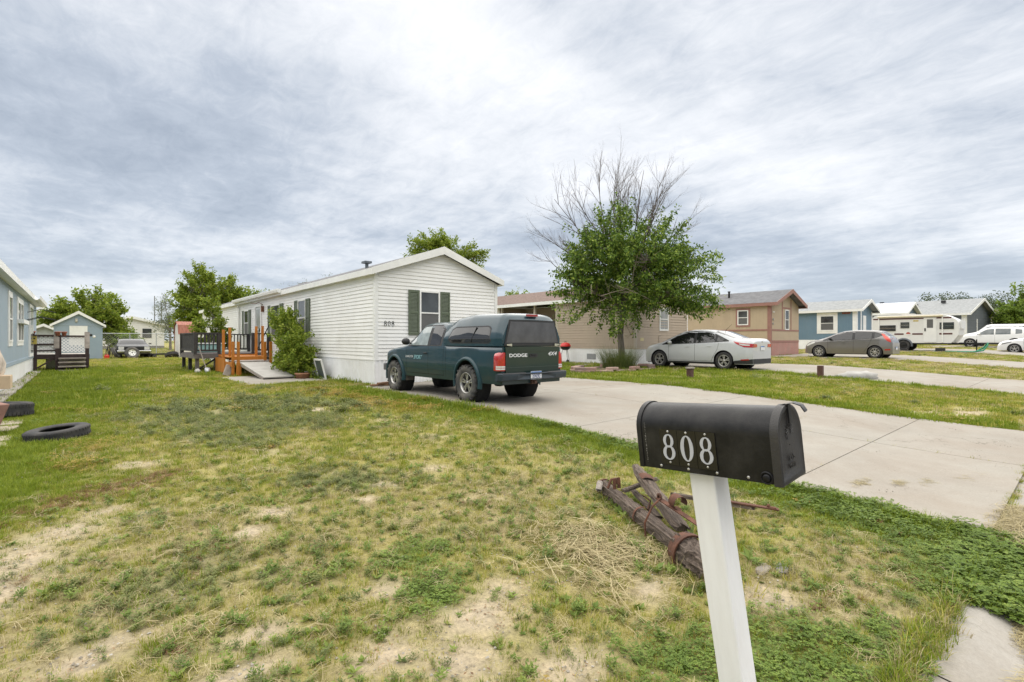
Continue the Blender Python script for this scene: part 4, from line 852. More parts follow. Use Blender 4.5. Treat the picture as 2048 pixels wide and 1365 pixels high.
class Shell:
    """car shell lofted over its length from a side profile, a beltline and a plan"""
    def __init__(s, Lg, hw, top, belt, plan, sill, arches, n=150, bulge=.05, zmax=.58, low=None):
        s.ys = np.unique(np.concatenate([np.linspace(0, Lg, n), [Lg * .003, Lg * .997]])); sm = lambda a: s._sm(a)
        s.T = sm(top); s.B = np.minimum(sm(belt), s.T - .012); s.Wd = hw * sm(plan); s.low = np.interp(s.ys, *zip(*low)) if low else np.full(len(s.ys), sill); s.hw = hw
        s.arches = arches
        for (yc, zc_, r) in arches:
            d = np.abs(s.ys - yc); q = np.where(d < r, zc_ + np.sqrt(np.maximum(r * r - d * d, 0)), 0); s.low = np.maximum(s.low, np.minimum(q, s.B - .03))
        s.sec = []
        for i in range(len(s.ys)):
            w, B, T_, lo = s.Wd[i], s.B[i], s.T[i], s.low[i]; pts = []
            for k in range(9):
                z = lo + (B - lo) * k / 8; dz = (z - zmax)
                pts.append((w * (1 - bulge * (dz / .4) ** 2 * (1.0 if dz < 0 else .6)), z))
            wb = pts[-1][0]; h = T_ - B; f = float(sstep(.08, .34, h))
            for (a, c), (a2, c2) in zip(UPN[1:], HDN[1:]): pts.append((wb * (c * f + c2 * (1 - f)), B + h * (a * f + a2 * (1 - f))))
            s.sec.append(pts)
    def _sm(s, a):
        yy = np.linspace(0, s.ys[-1], 600); q = np.interp(yy, *zip(*a)); k = np.hanning(17); k /= k.sum(); qp = np.pad(q, 8, mode='edge'); q = np.convolve(qp, k, 'valid'); return np.interp(s.ys, yy, q)
    def build(s, name, m, parent):
        mb = MB(); rows = []
        for i, y_ in enumerate(s.ys):
            r = s.sec[i]; rows.append([(x_, y_, z_) for x_, z_ in r] + [(-x_, y_, z_) for x_, z_ in r[::-1][1:]])
        mb.grid(rows, True, True); mb.add(rows[0], [tuple(range(len(rows[0])))]); mb.add(rows[-1], [tuple(range(len(rows[0])))[::-1]])
        return mb.build(name, m, parent)
    def w(s, y_, z_):
        i = int(np.clip(np.searchsorted(s.ys, y_) - 1, 0, len(s.ys) - 2)); f = (y_ - s.ys[i]) / (s.ys[i + 1] - s.ys[i]); out = []
        for j in (i, i + 1):
            pz = [q[1] for q in s.sec[j]]; px_ = [q[0] for q in s.sec[j]]; out.append(np.interp(z_, pz[:-1], px_[:-1]))
        return float(out[0] * (1 - f) + out[1] * f)
    def side(s, name, m, parent, top, bot, sgn, eps=.004, n=26, rows=7, th=0.):
        """patch on the flank between two (y, z) lines"""
        y0 = max(top[0][0], bot[0][0]); y1 = min(top[-1][0], bot[-1][0]); mb = MB(); P = []
        for y_ in np.linspace(y0, y1, n):
            zt = np.interp(y_, *zip(*top)); zb = np.interp(y_, *zip(*bot)); P.append([(sgn * (s.w(y_, z_) + eps), y_, z_) for z_ in np.linspace(zb, zt, rows)])
        mb.grid(P, True, sgn > 0); return mb.build(name, m, parent)
    def sides(s, name, m, parent, top, bot, **k): return [s.side(name, m, parent, top, bot, sg, **k) for sg in (-1, 1)]
    def over(s, name, m, parent, y0, y1, k0=12, eps=.005):
        """screen glass: follows the shell over the roof side to side"""
        mb = MB(); P = []
        ii = [i for i, y_ in enumerate(s.ys) if y0 <= y_ <= y1]
        for i in ii:
            r = s.sec[i][k0:]; sl = (s.T[min(i + 2, len(s.T) - 1)] - s.T[max(i - 2, 0)]) / (s.ys[min(i + 2, len(s.T) - 1)] - s.ys[max(i - 2, 0)]); ny_, nz_ = -sl, 1; q = math.hypot(ny_, nz_)
            row = [(x_, s.ys[i] + eps * ny_ / q, z_ + eps * nz_ / q) for x_, z_ in r]; P.append(row + [(-a, b_, c_) for a, b_, c_ in row[::-1][1:]])
        mb.grid(P, True, True); return mb.build(name, m, parent)
    def wells(s, parent, depth=.30):
        for (yc, zc_, r) in s.arches:
            for sg in (-1, 1):
                mb = MB(); x0 = s.w(yc, zc_ + r + .01) - .012
                mb.lathe([(r + .003, sg * x0), (r + .003, sg * (x0 - depth)), (0, sg * (x0 - depth))], 20, 'x', (0, yc, zc_)); mb.build('wheel_well', M_UND, parent)
def under(parent, hw, y0, y1, z0, z1):
    mb = MB(); mb.bb((-hw, y0, z0), (hw, y1, z1)); mb.build('chassis', M_UND, parent)
def seams(sh, parent, lst, m=M_UND, w=.010):
    """shut lines: thin upright strips on both flanks"""
    for sg in (-1, 1):
        for pts in lst:
            mb = MB()
            for (a, b) in zip(pts[:-1], pts[1:]):
                n = 6; P = []
                for k in range(n + 1):
                    y_ = a[0] + (b[0] - a[0]) * k / n; z_ = a[1] + (b[1] - a[1]) * k / n; hz = abs(b[0] - a[0]) > abs(b[1] - a[1])
                    P.append([(sg * (sh.w(y_ - (0 if hz else w / 2), z_ - (w / 2 if hz else 0)) + .002), y_ - (0 if hz else w / 2), z_ - (w / 2 if hz else 0)), (sg * (sh.w(y_ + (0 if hz else w / 2), z_ + (w / 2 if hz else 0)) + .002), y_ + (0 if hz else w / 2), z_ + (w / 2 if hz else 0))])
                mb.grid(P, False)
            mb.build('panel_gap', m, parent)
def mirror(parent, sh, y_, z_, m, s=1.):
    for sg in (-1, 1):
        w_ = sh.w(y_, z_); mb = MB(); mb.lathe([(0, -.05 * s), (.05 * s, -.045 * s), (.075 * s, -.01 * s), (.07 * s, .05 * s), (.03 * s, .09 * s), (0, .1 * s)], 12, 'y'); mb.v = [(a * 1.25, b_, c_ * .95) for a, b_, c_ in mb.v]
        mb.bar((-sg * .16 * s, .02, -.05), (0, .02, -.02), .05, .03); o = mb.build('mirror', m, parent, (sg * (w_ + .13 * s), y_, z_ + .05))
def handle(parent, sh, y_, z_, m, ln=.17):
    for sg in (-1, 1):
        w_ = sh.w(y_, z_); mb = MB(); mb.box((sg * (w_ + .012), y_, z_), (.022, ln, .026)); bevel(mb.build('door_handle', m, parent), .008)
def rear_poly(parent, name, m, poly, y_=-.004, th=.012, mirrored=False):
    out = []
    for sg in ((-1, 1) if mirrored else (1,)):
        q = [(sg * a, b_) for a, b_ in poly]; q = q if sg > 0 else q[::-1]; mb = MB(); mb.prism(q, y_, y_ + th, 'xz'); out.append(mb.build(name, m, parent))
    return out
def plate(parent, y_, z_, txt=None, x_=0.):
    mb = MB(); mb.bb((x_ - .155, y_ - .008, z_ - .077), (x_ + .155, y_, z_ + .077)); p_ = mb.build('licence_plate', M_PLATE, parent)
    mb = MB(); mb.bb((x_ - .15, y_ - .0095, z_ + .035), (x_ + .15, y_ - .0082, z_ + .072)); mb.build('plate_band', mat('plate_sky_blue', (.10, .2, .45), .4, 9, .3), p_)
    if txt: place_text('plate_lettering', txt, M_NAVY, p_, basis((x_, y_ - .0095, z_ - .02), (1, 0, 0), (0, 0, 1)), .10, ext=.0012, bold=.001, sx=.62)
    return p_
def put(o, x_, y_, rz=0., dz=0.):
    o.location = (x_, y_, gzf(x_, y_ + 2.4 * math.cos(rz)) + .018 + dz); o.rotation_euler = (0, 0, rz); return o
# ---- the green pickup with canopy
tr = thing('pickup_truck', 'dark green pickup truck with matching bed canopy parked before the white home', 'pickup truck')
M_TEAL = paintmat('dark_teal_paint', (.004, .034, .049), amt=.24, coat=.5, rough=.28); M_TEAL2 = mat('faded_teal_plastic', (.006, .04, .052), .45, 12., .15, dirt=(.10, .12, .12), dirt_amt=.2); M_DGRN = paintmat('dark_green_paint', (.004, .022, .016), amt=.15, coat=.45, rough=.3)
TA = [(1.18, .375, .452), (4.50, .375, .452)]
sh = Shell(5.32, .89, [(0, 1.095), (2.02, 1.10), (2.06, 1.12), (2.12, 1.45), (2.22, 1.58), (2.5, 1.625), (2.9, 1.63), (3.25, 1.60), (3.62, 1.38), (3.95, 1.135), (4.1, 1.10), (4.7, 1.05), (5.05, .99), (5.2, .92), (5.28, .80), (5.32, .62)],
           [(0, 1.07), (2.0, 1.08), (2.1, 1.09), (3.9, 1.06), (4.6, .98), (5.1, .88), (5.32, .55)], [(0, .965), (.1, .985), (.4, 1), (4.4, 1), (5.0, .95), (5.2, .86), (5.32, .72)], .385, TA, n=190, bulge=.055, zmax=.72)
sh.build('body', M_TEAL, tr); sh.wells(tr, .34); under(tr, .6, .3, 5.0, .42, .75)
mb = MB(); mb.bb((-.42, .2, .44), (-.34, 5., .56)); mb.bb((.34, .2, .44), (.42, 5., .56)); mb.tube([(-.75, 1.18, .39), (.75, 1.18, .39)], .045, 10); mb.tube([(-.75, 4.5, .39), (.75, 4.5, .39)], .04, 10); mb.lathe([(0, -.13), (.13, -.09), (.14, 0), (.13, .09), (0, .13)], 14, 'x', (.05, 1.18, .38)); mb.lathe([(0, -.12), (.11, -.08), (.11, .08), (0, .12)], 14, 'x', (.25, 4.5, .38)); mb.tube([(.1, 1.3, .42), (.1, 3.2, .5)], .035, 8); mb.bb((-.3, 2.6, .36), (.3, 3.7, .55)); mb.build('axle', mat('grimy_steel', (.035, .032, .03), .8, 14, .4, metal=.3), tr)
mb = MB(); mb.tube([(.62, 3.6, .40), (.62, 2.2, .42), (.5, 1.7, .45), (.62, .9, .62), (.62, .25, .5)], .03, 8); mb.lathe([(0, -.3), (.09, -.28), (.1, 0), (.09, .28), (0, .3)], 12, 'y', (.5, 2.4, .42)); mb.build('exhaust', mat('exhaust_steel', (.16, .14, .12), .6, 14, .3, metal=.7), tr)
mb = MB(); mb.bb((-.82, 1.62, .30), (-.55, 1.66, .46)); mb.bb((-.87, 4.0, .26), (-.6, 4.02, .46)); mb.bb((.55, 1.62, .30), (.82, 1.66, .46)); mb.bb((.6, 4.0, .26), (.87, 4.02, .46)); mb.build('mud_flap', mat('mud_flap_rubber', (.14, .13, .115), .9, 9, .3), tr)
for sg in (-1, 1):                                            # wheel-arch flares
    for (yc, zc_, r) in TA:
        mb = MB(); rows = []
        for k in range(29):
            a = math.pi * (-.07 + 1.14 * k / 28); row = []
            for dr, out in ((-.012, -.01), (-.012, .035), (.01, .045), (.042, .036), (.06, .0), (.065, -.03)):
                y_, z_ = yc + (r + dr) * math.cos(a), zc_ + (r + dr) * math.sin(a); x0 = sh.w(y_, max(z_, .45)); row.append((sg * (max(x0, sh.w(yc, .9) * .985) + out), y_, z_))
            rows.append(row)
        mb.grid(rows, True, sg > 0); mb.build('wheel_flare', M_TEAL2, tr)
for sg in (-1, 1):
    for (yc, zc_, r) in TA: wheel(tr, (sg * .79, yc, .39), .375, .27, .215, 5, 22, m_t=M_DUSTY, side=sg, dish=.045)
# glazing of the cab
sh.sides('side_window', glassmat('pale_side_glass', (.26, .30, .30), .04, .7, 5., .3), tr, [(2.86, 1.53), (3.15, 1.52), (3.35, 1.42), (3.62, 1.22), (3.74, 1.13)], [(2.86, 1.105), (3.74, 1.105)], eps=.006)  # opaque pane; pale colour stands in for bright siding seen through it
sh.sides('quarter_window', M_AGL, tr, [(2.30, 1.50), (2.36, 1.53), (2.74, 1.535)], [(2.24, 1.12), (2.74, 1.11)], eps=.006)
sh.sides('window_frame', M_PLB, tr, [(2.22, 1.53), (2.3, 1.56), (3.16, 1.552), (3.4, 1.43), (3.66, 1.235), (3.82, 1.10)], [(2.22, 1.09), (3.82, 1.085)], eps=.003)
sh.over('windscreen', M_AGL2, tr, 3.36, 3.92, 11)
seams(sh, tr, [[(2.80, .46), (2.80, 1.09)], [(2.12, .46), (2.12, 1.09)], [(3.86, .46), (3.86, 1.07)], [(2.12, .47), (3.86, .47)], [(2.02, .46), (2.02, 1.07)]]); mirror(tr, sh, 3.72, 1.14, M_PLB, 1.15)
sh.sides('rocker_grime', M_TEAL2, tr, [(1.66, .60), (4.02, .60)], [(1.66, .585), (4.02, .585)], eps=.008)
handle(tr, sh, 2.93, .93, M_PLB, .18); handle(tr, sh, 2.99, .93, M_CHR, .05)
for sg, M4 in ((-1, basis((-sh.w(3.55, .83) - .004, 3.55, .83), (0, -1, 0), (.05, 0, 1))),):
    place_text('model_decal', 'DAKOTA', M_PLATE, tr, M4 @ Matrix.Translation((-.16, .01, 0)), .075, ext=.0015, sx=1.25, shear=.2); place_text('model_decal', 'SPORT', mat('decal_teal', (.3, .55, .6), .4, 9, .1), tr, M4 @ Matrix.Translation((.26, -.0, 0)), .13, ext=.0015, sx=1., shear=.35)
# canopy over the bed
cs = Shell(2.14, .865, [(0, 1.60), (.05, 1.69), (.2, 1.735), (1.2, 1.755), (1.75, 1.70), (2.02, 1.60), (2.10, 1.55), (2.14, 1.50)], [(0, 1.25), (2.14, 1.25)], [(0, .96), (.2, 1), (2.14, 1)], 1.10, [], n=60, bulge=.0, zmax=1.1)
for i in range(len(cs.ys)):                                   # the back leans forward
    pass
co = cs.build('canopy', M_TEAL, tr)
cs.sides('canopy_window', M_AGL, co, [(.36, 1.22), (.42, 1.43), (.5, 1.47), (1.72, 1.47), (1.84, 1.42), (1.9, 1.28)], [(.36, 1.21), (.42, 1.17), (1.78, 1.17), (1.9, 1.22)], eps=.006)
cs.sides('canopy_window_frame', M_PLB, co, [(.33, 1.22), (.40, 1.46), (.5, 1.495), (1.72, 1.495), (1.88, 1.44), (1.93, 1.28)], [(.33, 1.21), (.40, 1.15), (1.82, 1.15), (1.93, 1.21)], eps=.003)
for sg in (-1, 1): mb = MB(); mb.bar((sg * (cs.w(1.02, 1.18) + .009), 1.05, 1.175), (sg * (cs.w(1.0, 1.46) + .009), .9, 1.465), .012, .035, (1, 0, 0)); mb.build('window_slider', M_BLK, co)
rear_poly(co, 'rear_window_frame', M_PLB, [(-.79, 1.135), (.79, 1.135), (.66, 1.60), (-.66, 1.60)], -.014, .016); rear_poly(co, 'rear_window', mat('rear_tint', (.075, .075, .08), .12, 3, .3), [(-.745, 1.165), (.745, 1.165), (.628, 1.565), (-.628, 1.565)], -.019, .008)
rear_poly(co, 'lift_rail', M_PLB, [(-.80, 1.115), (.80, 1.115), (.80, 1.15), (-.80, 1.15)], -.03, .02); rear_poly(co, 'latch', M_CHR, [(.62, 1.10), (.76, 1.115), (.76, 1.14), (.62, 1.15)], -.055, .02, True); rear_poly(co, 'brake_lamp', mat('brake_red', (.28, .03, .03), .3, 9, .2), [(-.15, 1.675), (.15, 1.675), (.15, 1.715), (-.15, 1.715)], -.008, .05)
# tailgate, lamps, bumper
tg = rear_poly(tr, 'tailgate', M_DGRN, [(-.765, .60), (.765, .60), (.775, 1.09), (-.775, 1.09)], -.03, .03)[0]; bevel(tg, .012, 3)
rear_poly(tg, 'crease', M_DGRN, [(-.76, 1.0), (.76, 1.0), (.76, 1.018), (-.76, 1.018)], -.037, .01); rear_poly(tg, 'crease', mat('worn_edge', (.05, .075, .065), .5, 9, .2), [(-.76, .70), (.76, .70), (.76, .706), (-.76, .706)], -.033, .006)
rear_poly(tg, 'tailgate_handle', M_PLB, [(-.10, .885), (.10, .885), (.12, .92), (.10, .955), (-.10, .955), (-.12, .92)], -.042, .014); rear_poly(tg, 'handle_pull', M_BLK, [(-.075, .925), (.075, .925), (.075, .945), (-.075, .945)], -.056, .016)
place_text('lettering', 'DODGE', M_PLATE, tg, basis((-.43, -.032, .925), (1, 0, 0), (0, 0, 1)), .088, ext=.002, bold=.0022, sx=1.6); place_text('lettering', '4X4', M_PLATE, tg, basis((.56, -.032, .945), (1, 0, 0), (0, 0, 1)), .105, ext=.002, bold=.0015, sx=1.5, shear=.25)
for sg in (-1, 1):
    mb = MB(); P = []
    for z_ in np.linspace(.645, .985, 12):
        rr = .01 * min(1, (z_ - .645) / .03) ; wd = .105 * math.sqrt(max(0, 1 - max(0, (z_ - .86) / .135) ** 2.2)) + .02
        P.append([(sg * .772, -.016, z_), (sg * (.772 + wd * .5), -.022, z_), (sg * (.772 + wd * .95), -.012, z_), (sg * (.788 + wd), .03, z_), (sg * (.80 + wd), .10, z_), (sg * (.785 + wd), .19, z_)])
    mb.grid(P, True, sg < 0); tl = mb.build('tail_lamp', M_REDL, tr)
    for za, zb in ((.665, .695), (.705, .735)): mb = MB(); mb.grid([[(sg * .774, -.020, z_), (sg * .84, -.0255, z_), (sg * .89, -.017, z_), (sg * .915, .03, z_), (sg * .926, .10, z_)] for z_ in (za, zb)], True, sg < 0); mb.build('lamp_band', M_CLEAR, tl)
mb = MB(); prof = [(-.97, -.02, .0), (-.93, -.12, 0), (-.55, -.165, 0), (-.3, -.17, 0), (.3, -.17, 0), (.55, -.165, 0), (.93, -.12, 0), (.97, -.02, 0)]
P = []
for (a, b_, _) in prof:
    n_ = abs(a) < .31; P.append([(a, .06, .585), (a, b_ + .02, .60), (a, b_, .585), (a, b_ - (.0 if not n_ else -.05), .55), (a, b_ + .02, .47), (a, .06, .44)])
mb.grid(P, False, True)
for row in (P[0], P[-1]): mb.add(row, [tuple(range(6)) if row is P[-1] else tuple(range(5, -1, -1))])
bevel(mb.build('rear_bumper', mat('bumper_blue_black', (.020, .034, .045), .5, 12, .2, dirt=(.1, .095, .09), dirt_amt=.4), tr), .012, 2); mb = MB()
for sg in (-1, 1): mb.grid([[(sg * a, b_ + .0 + c_, .602 + d_) for c_, d_ in ((.17, .0), (.02, .004), (-.003, -.014))] for a, b_ in ((.32, -.168), (.55, -.163), (.92, -.118), (.955, -.03))], False, sg > 0)
mb.build('step_pad', M_PLB, tr); plate(tr, -.135, .545, '359429D', -.02)
mb = MB(); mb.bb((-.06, -.06, .37), (.06, .3, .45)); mb.bb((-.3, .05, .4), (.3, .12, .46)); mb.bb((-.035, -.11, .385), (.035, -.06, .435)); mb.build('tow_hitch', M_RIMB if False else mat('rusty_steel', (.09, .05, .035), .8, 12, .4), tr)
mb = MB(); mb.bb((-.80, 5.2, .46), (.80, 5.36, .64)); bevel(mb.build('front_bumper', mat('grey_bumper', (.12, .12, .125), .5, 9, .2), tr), .03, 3); sh.sides('head_lamp', M_CLEAR, tr, [(5.02, .80), (5.2, .80)], [(5.02, .68), (5.2, .70)])
mb = MB(); mb.bb((-.4, 4.86, .99), (.4, 5.26, 1.03)) if False else mb.bb((-.02, 3.0, 1.62), (.02, 3.1, 1.635)); mb.build('roof_marker', M_PLB, tr)
mb = MB(); mb.lathe([(.17, -.012), (.182, 0), (.17, .012)], 20, 'y', (-.38, 3.45, 1.07)); mb.build('steering_wheel', M_BLK, tr)
put(tr, 6.56, 7.05, 0.); tr.scale = (.89, .89, .98)
for ch in tr.children:
    if ch.name.startswith('wheel') and ch.type == 'EMPTY': ch.location.z = .36; ch.scale = (1, 1.05, .955)
# ---- generic saloon-type car
MATS['dark_teal_paint'].node_tree.nodes['Principled BSDF'].inputs['Specular IOR Level'].default_value = .35
def car(name, label, cat, x_, y_, Lg, hw, top, belt, plan, sill, ar, paint, wins, front, back, tyre, rim, style, cut=None, handles=(), mir=None, glass=None, group=None, rimm=None, rz=0., bulge=.05, zmax=.55, dark=None):
    o = thing(name, label, cat, group=group); s = Shell(Lg, hw, top, belt, plan, sill, ar, n=130, bulge=bulge, zmax=zmax); s.build('body', paint, o); s.wells(o); under(o, hw * .8, .25, Lg - .25, sill - .03, sill + .25)
    for (tp, bt) in wins: s.sides('side_window', glass or M_AGL, o, tp, bt, eps=.006)
    if dark: s.sides('window_frame', M_BLK, o, dark[0], dark[1], eps=.003)
    if front: s.over('windscreen', M_AGL, o, *front)
    if back: s.over('rear_screen', M_AGL, o, *back)
    for (yc, zc_, r) in ar:
        for sg in (-1, 1): wheel(o, (sg * (hw - .12), yc, tyre), tyre, .21, rim, style, side=sg, m_r=rimm, dish=.02)
    if cut: seams(s, o, cut)
    for (a, b_) in handles: handle(o, s, a, b_, paint)
    if mir: mirror(o, s, mir[0], mir[1], paint if len(mir) < 3 else mir[2])
    put(o, x_, y_, rz); return o, s
M_SILV = paintmat('silver_paint', (.52, .535, .55), amt=.15, coat=.8, rough=.3); PL4 = [(0, .80), (.06, .88), (.18, .95), (.5, 1), (3.6, 1), (4.1, .95), (4.35, .83), (4.47, .66), (4.53, .45)]
sed, ss = car('sedan', 'silver four door sedan with dark tinted windows parked before the tan home', 'car', 18.50, 7.87, 4.53, .905,
              [(0, .96), (.03, 1.09), (.12, 1.125), (.5, 1.12), (.62, 1.14), (1.35, 1.40), (1.8, 1.465), (2.3, 1.47), (2.7, 1.41), (3.2, 1.20), (3.62, 1.00), (3.75, .98), (4.2, .87), (4.4, .76), (4.5, .62), (4.53, .45)],
              [(0, .92), (.8, .985), (2.4, .935), (3.5, .87), (4.2, .74), (4.53, .4)], PL4, .21, [(.98, .325, .375), (3.63, .325, .375)], M_SILV,
              [([(2.16, 1.345), (2.4, 1.36), (2.75, 1.27), (3.15, 1.06), (3.35, .95)], [(2.16, .955), (3.35, .91)]), ([(1.32, 1.24), (1.5, 1.325), (1.7, 1.355), (2.05, 1.36)], [(1.32, .99), (2.05, .96)]), ([(.86, 1.05), (1.24, 1.21)], [(.86, 1.03), (1.24, .995)])],
              (2.72, 3.5, 12), (.66, 1.38, 12), .322, .205, 5, [[(2.1, .3), (2.1, .93)], [(3.2, .3), (3.2, .88)], [(1.22, .72), (1.16, .96)], [(1.45, .3), (1.35, .5), (1.22, .72)], [(1.4, .3), (3.2, .3)]], ((1.52, .84), (2.4, .82)), (3.08, .93),
              dark=([(.80, 1.05), (1.5, 1.37), (2.1, 1.41), (2.45, 1.40), (2.8, 1.29), (3.2, 1.08), (3.5, .91)], [(.80, 1.015), (2.1, .945), (3.5, .885)]))
ss.sides('tail_lamp', M_REDL, sed, [(.0, .93), (.3, .955), (.62, 1.02)], [(.0, .80), (.25, .81), (.5, .92), (.62, 1.0)], eps=.006); ss.sides('lamp_inset', M_CLEAR, sed, [(.08, .905), (.3, .93), (.42, .945)], [(.08, .865), (.3, .875), (.42, .915)], eps=.010); rear_poly(sed, 'tail_lamp', M_REDL, [(.42, .82), (.70, .80), (.72, .93), (.45, .92)], -.012, .014, True)
ss.sides('sill_trim', M_PLB, sed, [(1.34, .265), (3.26, .265)], [(1.34, .215), (3.26, .215)], eps=.006); ss.sides('bumper_skirt', M_PLB, sed, [(.0, .40), (.6, .33)], [(.0, .23), (.6, .22)], eps=.006); rear_poly(sed, 'bumper_skirt', M_PLB, [(-.7, .23), (.7, .23), (.72, .40), (-.72, .40)], -.012, .02); ss.sides('reflector', M_REDL, sed, [(.10, .40), (.36, .385)], [(.10, .36), (.36, .35)], eps=.009)
plate(sed, -.014, .78); ss.sides('head_lamp', M_CLEAR, sed, [(3.95, .80), (4.38, .70)], [(3.95, .72), (4.38, .60)], eps=.006); mb = MB(); mb.tube([(0, 1.35, 1.42), (0, 1.1, 1.66)], [.008, .003], 6); mb.build('aerial', M_BLK, sed); rear_poly(sed, 'boot_badge', M_CHR, [(-.06, .98), (.06, .98), (.06, 1.02), (-.06, 1.02)], -.01, .012)
M_GRYP = paintmat('grey_paint', (.19, .182, .175), amt=.25, coat=.8, rough=.3, metal=.4)
hat, hs = car('hatchback', 'grey hatchback car with red wraparound tail lamps before the blue home', 'car', 31.75, 6.83, 4.12, .85,
              [(0, .75), (.03, .92), (.12, 1.08), (.32, 1.24), (.55, 1.40), (1.0, 1.445), (1.6, 1.455), (2.1, 1.41), (2.6, 1.25), (3.12, 1.02), (3.25, .99), (3.75, .86), (3.98, .74), (4.08, .6), (4.12, .42)],
              [(0, .72), (.15, .95), (.5, 1.0), (1.8, .945), (3.0, .88), (3.8, .74), (4.12, .4)], [(0, .80), (.06, .88), (.2, .95), (.5, 1), (3.2, 1), (3.7, .95), (3.95, .83), (4.06, .66), (4.12, .45)], .2, [(.72, .31, .355), (3.29, .31, .355)], M_GRYP,
              [([(1.72, 1.345), (2.05, 1.325), (2.4, 1.2), (2.8, 1.0), (2.95, .93)], [(1.72, .96), (2.95, .91)]), ([(.78, 1.31), (1.0, 1.345), (1.6, 1.355)], [(.86, 1.0), (1.6, .965)]), ([(.46, 1.2), (.6, 1.26), (.74, 1.295)], [(.46, 1.14), (.72, 1.02), (.74, 1.01)])],
              (2.2, 3.0, 12), (.16, .50, 12), .305, .2, 8, [[(1.66, .3), (1.66, .95)], [(2.85, .3), (2.85, .88)], [(.98, .66), (.85, .98)], [(1.2, .3), (1.1, .45), (.98, .66)]], ((1.2, .86), (2.1, .83)), (2.7, .95, M_PLB),
              dark=([(.42, 1.22), (.7, 1.33), (1.6, 1.385), (2.1, 1.36), (2.45, 1.23), (3.1, .92)], [(.42, 1.14), (.76, 1.0), (1.7, .945), (3.1, .885)]))
hs.sides('tail_lamp', mat('tail_orange_red', (.55, .04, .015), .15, 9, .2, coat=.8), hat, [(.06, .99), (.2, 1.12), (.34, 1.22), (.46, 1.26)], [(.06, .80), (.18, .86), (.3, .98), (.46, 1.22)], eps=.007); hs.sides('reflector', M_REDL, hat, [(.08, .47), (.3, .46)], [(.08, .41), (.3, .40)], eps=.007); hs.sides('head_lamp', M_CLEAR, hat, [(3.5, .84), (3.92, .70)], [(3.5, .76), (3.92, .58)], eps=.007)
plate(hat, -.014, .5); mb = MB(); mb.tube([(0, .75, 1.43), (0, .55, 1.6)], [.008, .003], 6); mb.build('aerial', M_BLK, hat); hs.sides('character_line', mat('grey_crease', (.09, .088, .088), .4, 9, .1), hat, [(.5, .93), (1.5, .90), (2.95, .80)], [(.5, .915), (1.5, .885), (2.95, .79)], eps=.004)
M_WHP = paintmat('white_paint', (.72, .72, .71), amt=.12, coat=.8, rough=.3)
suv, us = car('sport_utility_vehicle', 'white sport utility vehicle with roof rails parked beside the travel trailer', 'car', 62.0, 3.85, 5.0, 1.0,
              [(0, .9), (.04, 1.15), (.25, 1.6), (.5, 1.74), (1.2, 1.79), (2.4, 1.78), (2.9, 1.70), (3.55, 1.25), (3.75, 1.18), (4.5, 1.08), (4.85, .95), (4.96, .8), (5.0, .55)], [(0, .86), (.3, 1.13), (3.5, 1.06), (4.5, .95), (5., .5)],
              [(0, .85), (.15, .95), (.5, 1), (4.2, 1), (4.7, .93), (4.92, .8), (5., .6)], .27, [(1.0, .38, .43), (3.87, .38, .43)], M_WHP,
              [([(2.3, 1.62), (2.75, 1.58), (3.2, 1.3), (3.42, 1.14)], [(2.3, 1.12), (3.42, 1.10)]), ([(1.25, 1.62), (2.2, 1.635)], [(1.15, 1.14), (2.2, 1.12)]), ([(.42, 1.5), (.95, 1.6)], [(.55, 1.2), (.95, 1.16)])], (2.95, 3.6, 12), (.1, .42, 12), .375, .25, 5, [[(2.24, .4), (2.24, 1.1)], [(3.4, .4), (3.4, 1.05)]], ((1.5, .98), (2.5, .96)), (3.2, 1.12), glass=M_AGL2)
us.sides('sill_trim', M_PLB, suv, [(.0, .42), (.55, .42), (.56, .40), (3.4, .40), (4.99, .42)], [(.0, .28), (4.99, .28)], eps=.008); us.sides('head_lamp', M_AMB, suv, [(4.5, .98), (4.88, .88)], [(4.5, .86), (4.88, .8)], eps=.008)
for sg in (-1, 1): mb = MB(); mb.tube([(sg * .68, .6, 1.78), (sg * .68, .7, 1.84), (sg * .7, 2.4, 1.84), (sg * .7, 2.5, 1.78)], .02, 6); mb.build('roof_rail', M_CHR, suv)
wsd, ws = car('sedan', 'white sedan with five spoke wheels, only its nose showing at the right edge', 'car', 51.7, .3, 4.7, .91,
              [(0, .95), (.03, 1.05), (.5, 1.1), (1.3, 1.38), (1.9, 1.46), (2.4, 1.44), (3.2, 1.15), (3.7, 1.0), (4.3, .88), (4.55, .76), (4.66, .6), (4.7, .42)], [(0, .9), (2.4, .94), (3.6, .88), (4.3, .75), (4.7, .4)], [(0, .82), (.2, .95), (.5, 1), (3.7, 1), (4.2, .95), (4.5, .83), (4.64, .66), (4.7, .45)], .2, [(1.0, .33, .375), (3.75, .33, .375)], M_WHP,
              [([(2.2, 1.35), (2.6, 1.31), (3.3, .98)], [(2.2, .96), (3.3, .92)]), ([(1.2, 1.2), (1.6, 1.35), (2.1, 1.36)], [(1.2, 1.0), (2.1, .96)])], (2.6, 3.5, 12), (.65, 1.3, 12), .325, .225, 5, [[(3.3, .3), (3.3, .9)]], (), (3.1, .95)); ws.sides('head_lamp', mat('lamp_smoked', (.2, .2, .2), .15, 9, .3, coat=.8), wsd, [(3.9, .84), (4.42, .70)], [(3.9, .78), (4.42, .60)], eps=.008)
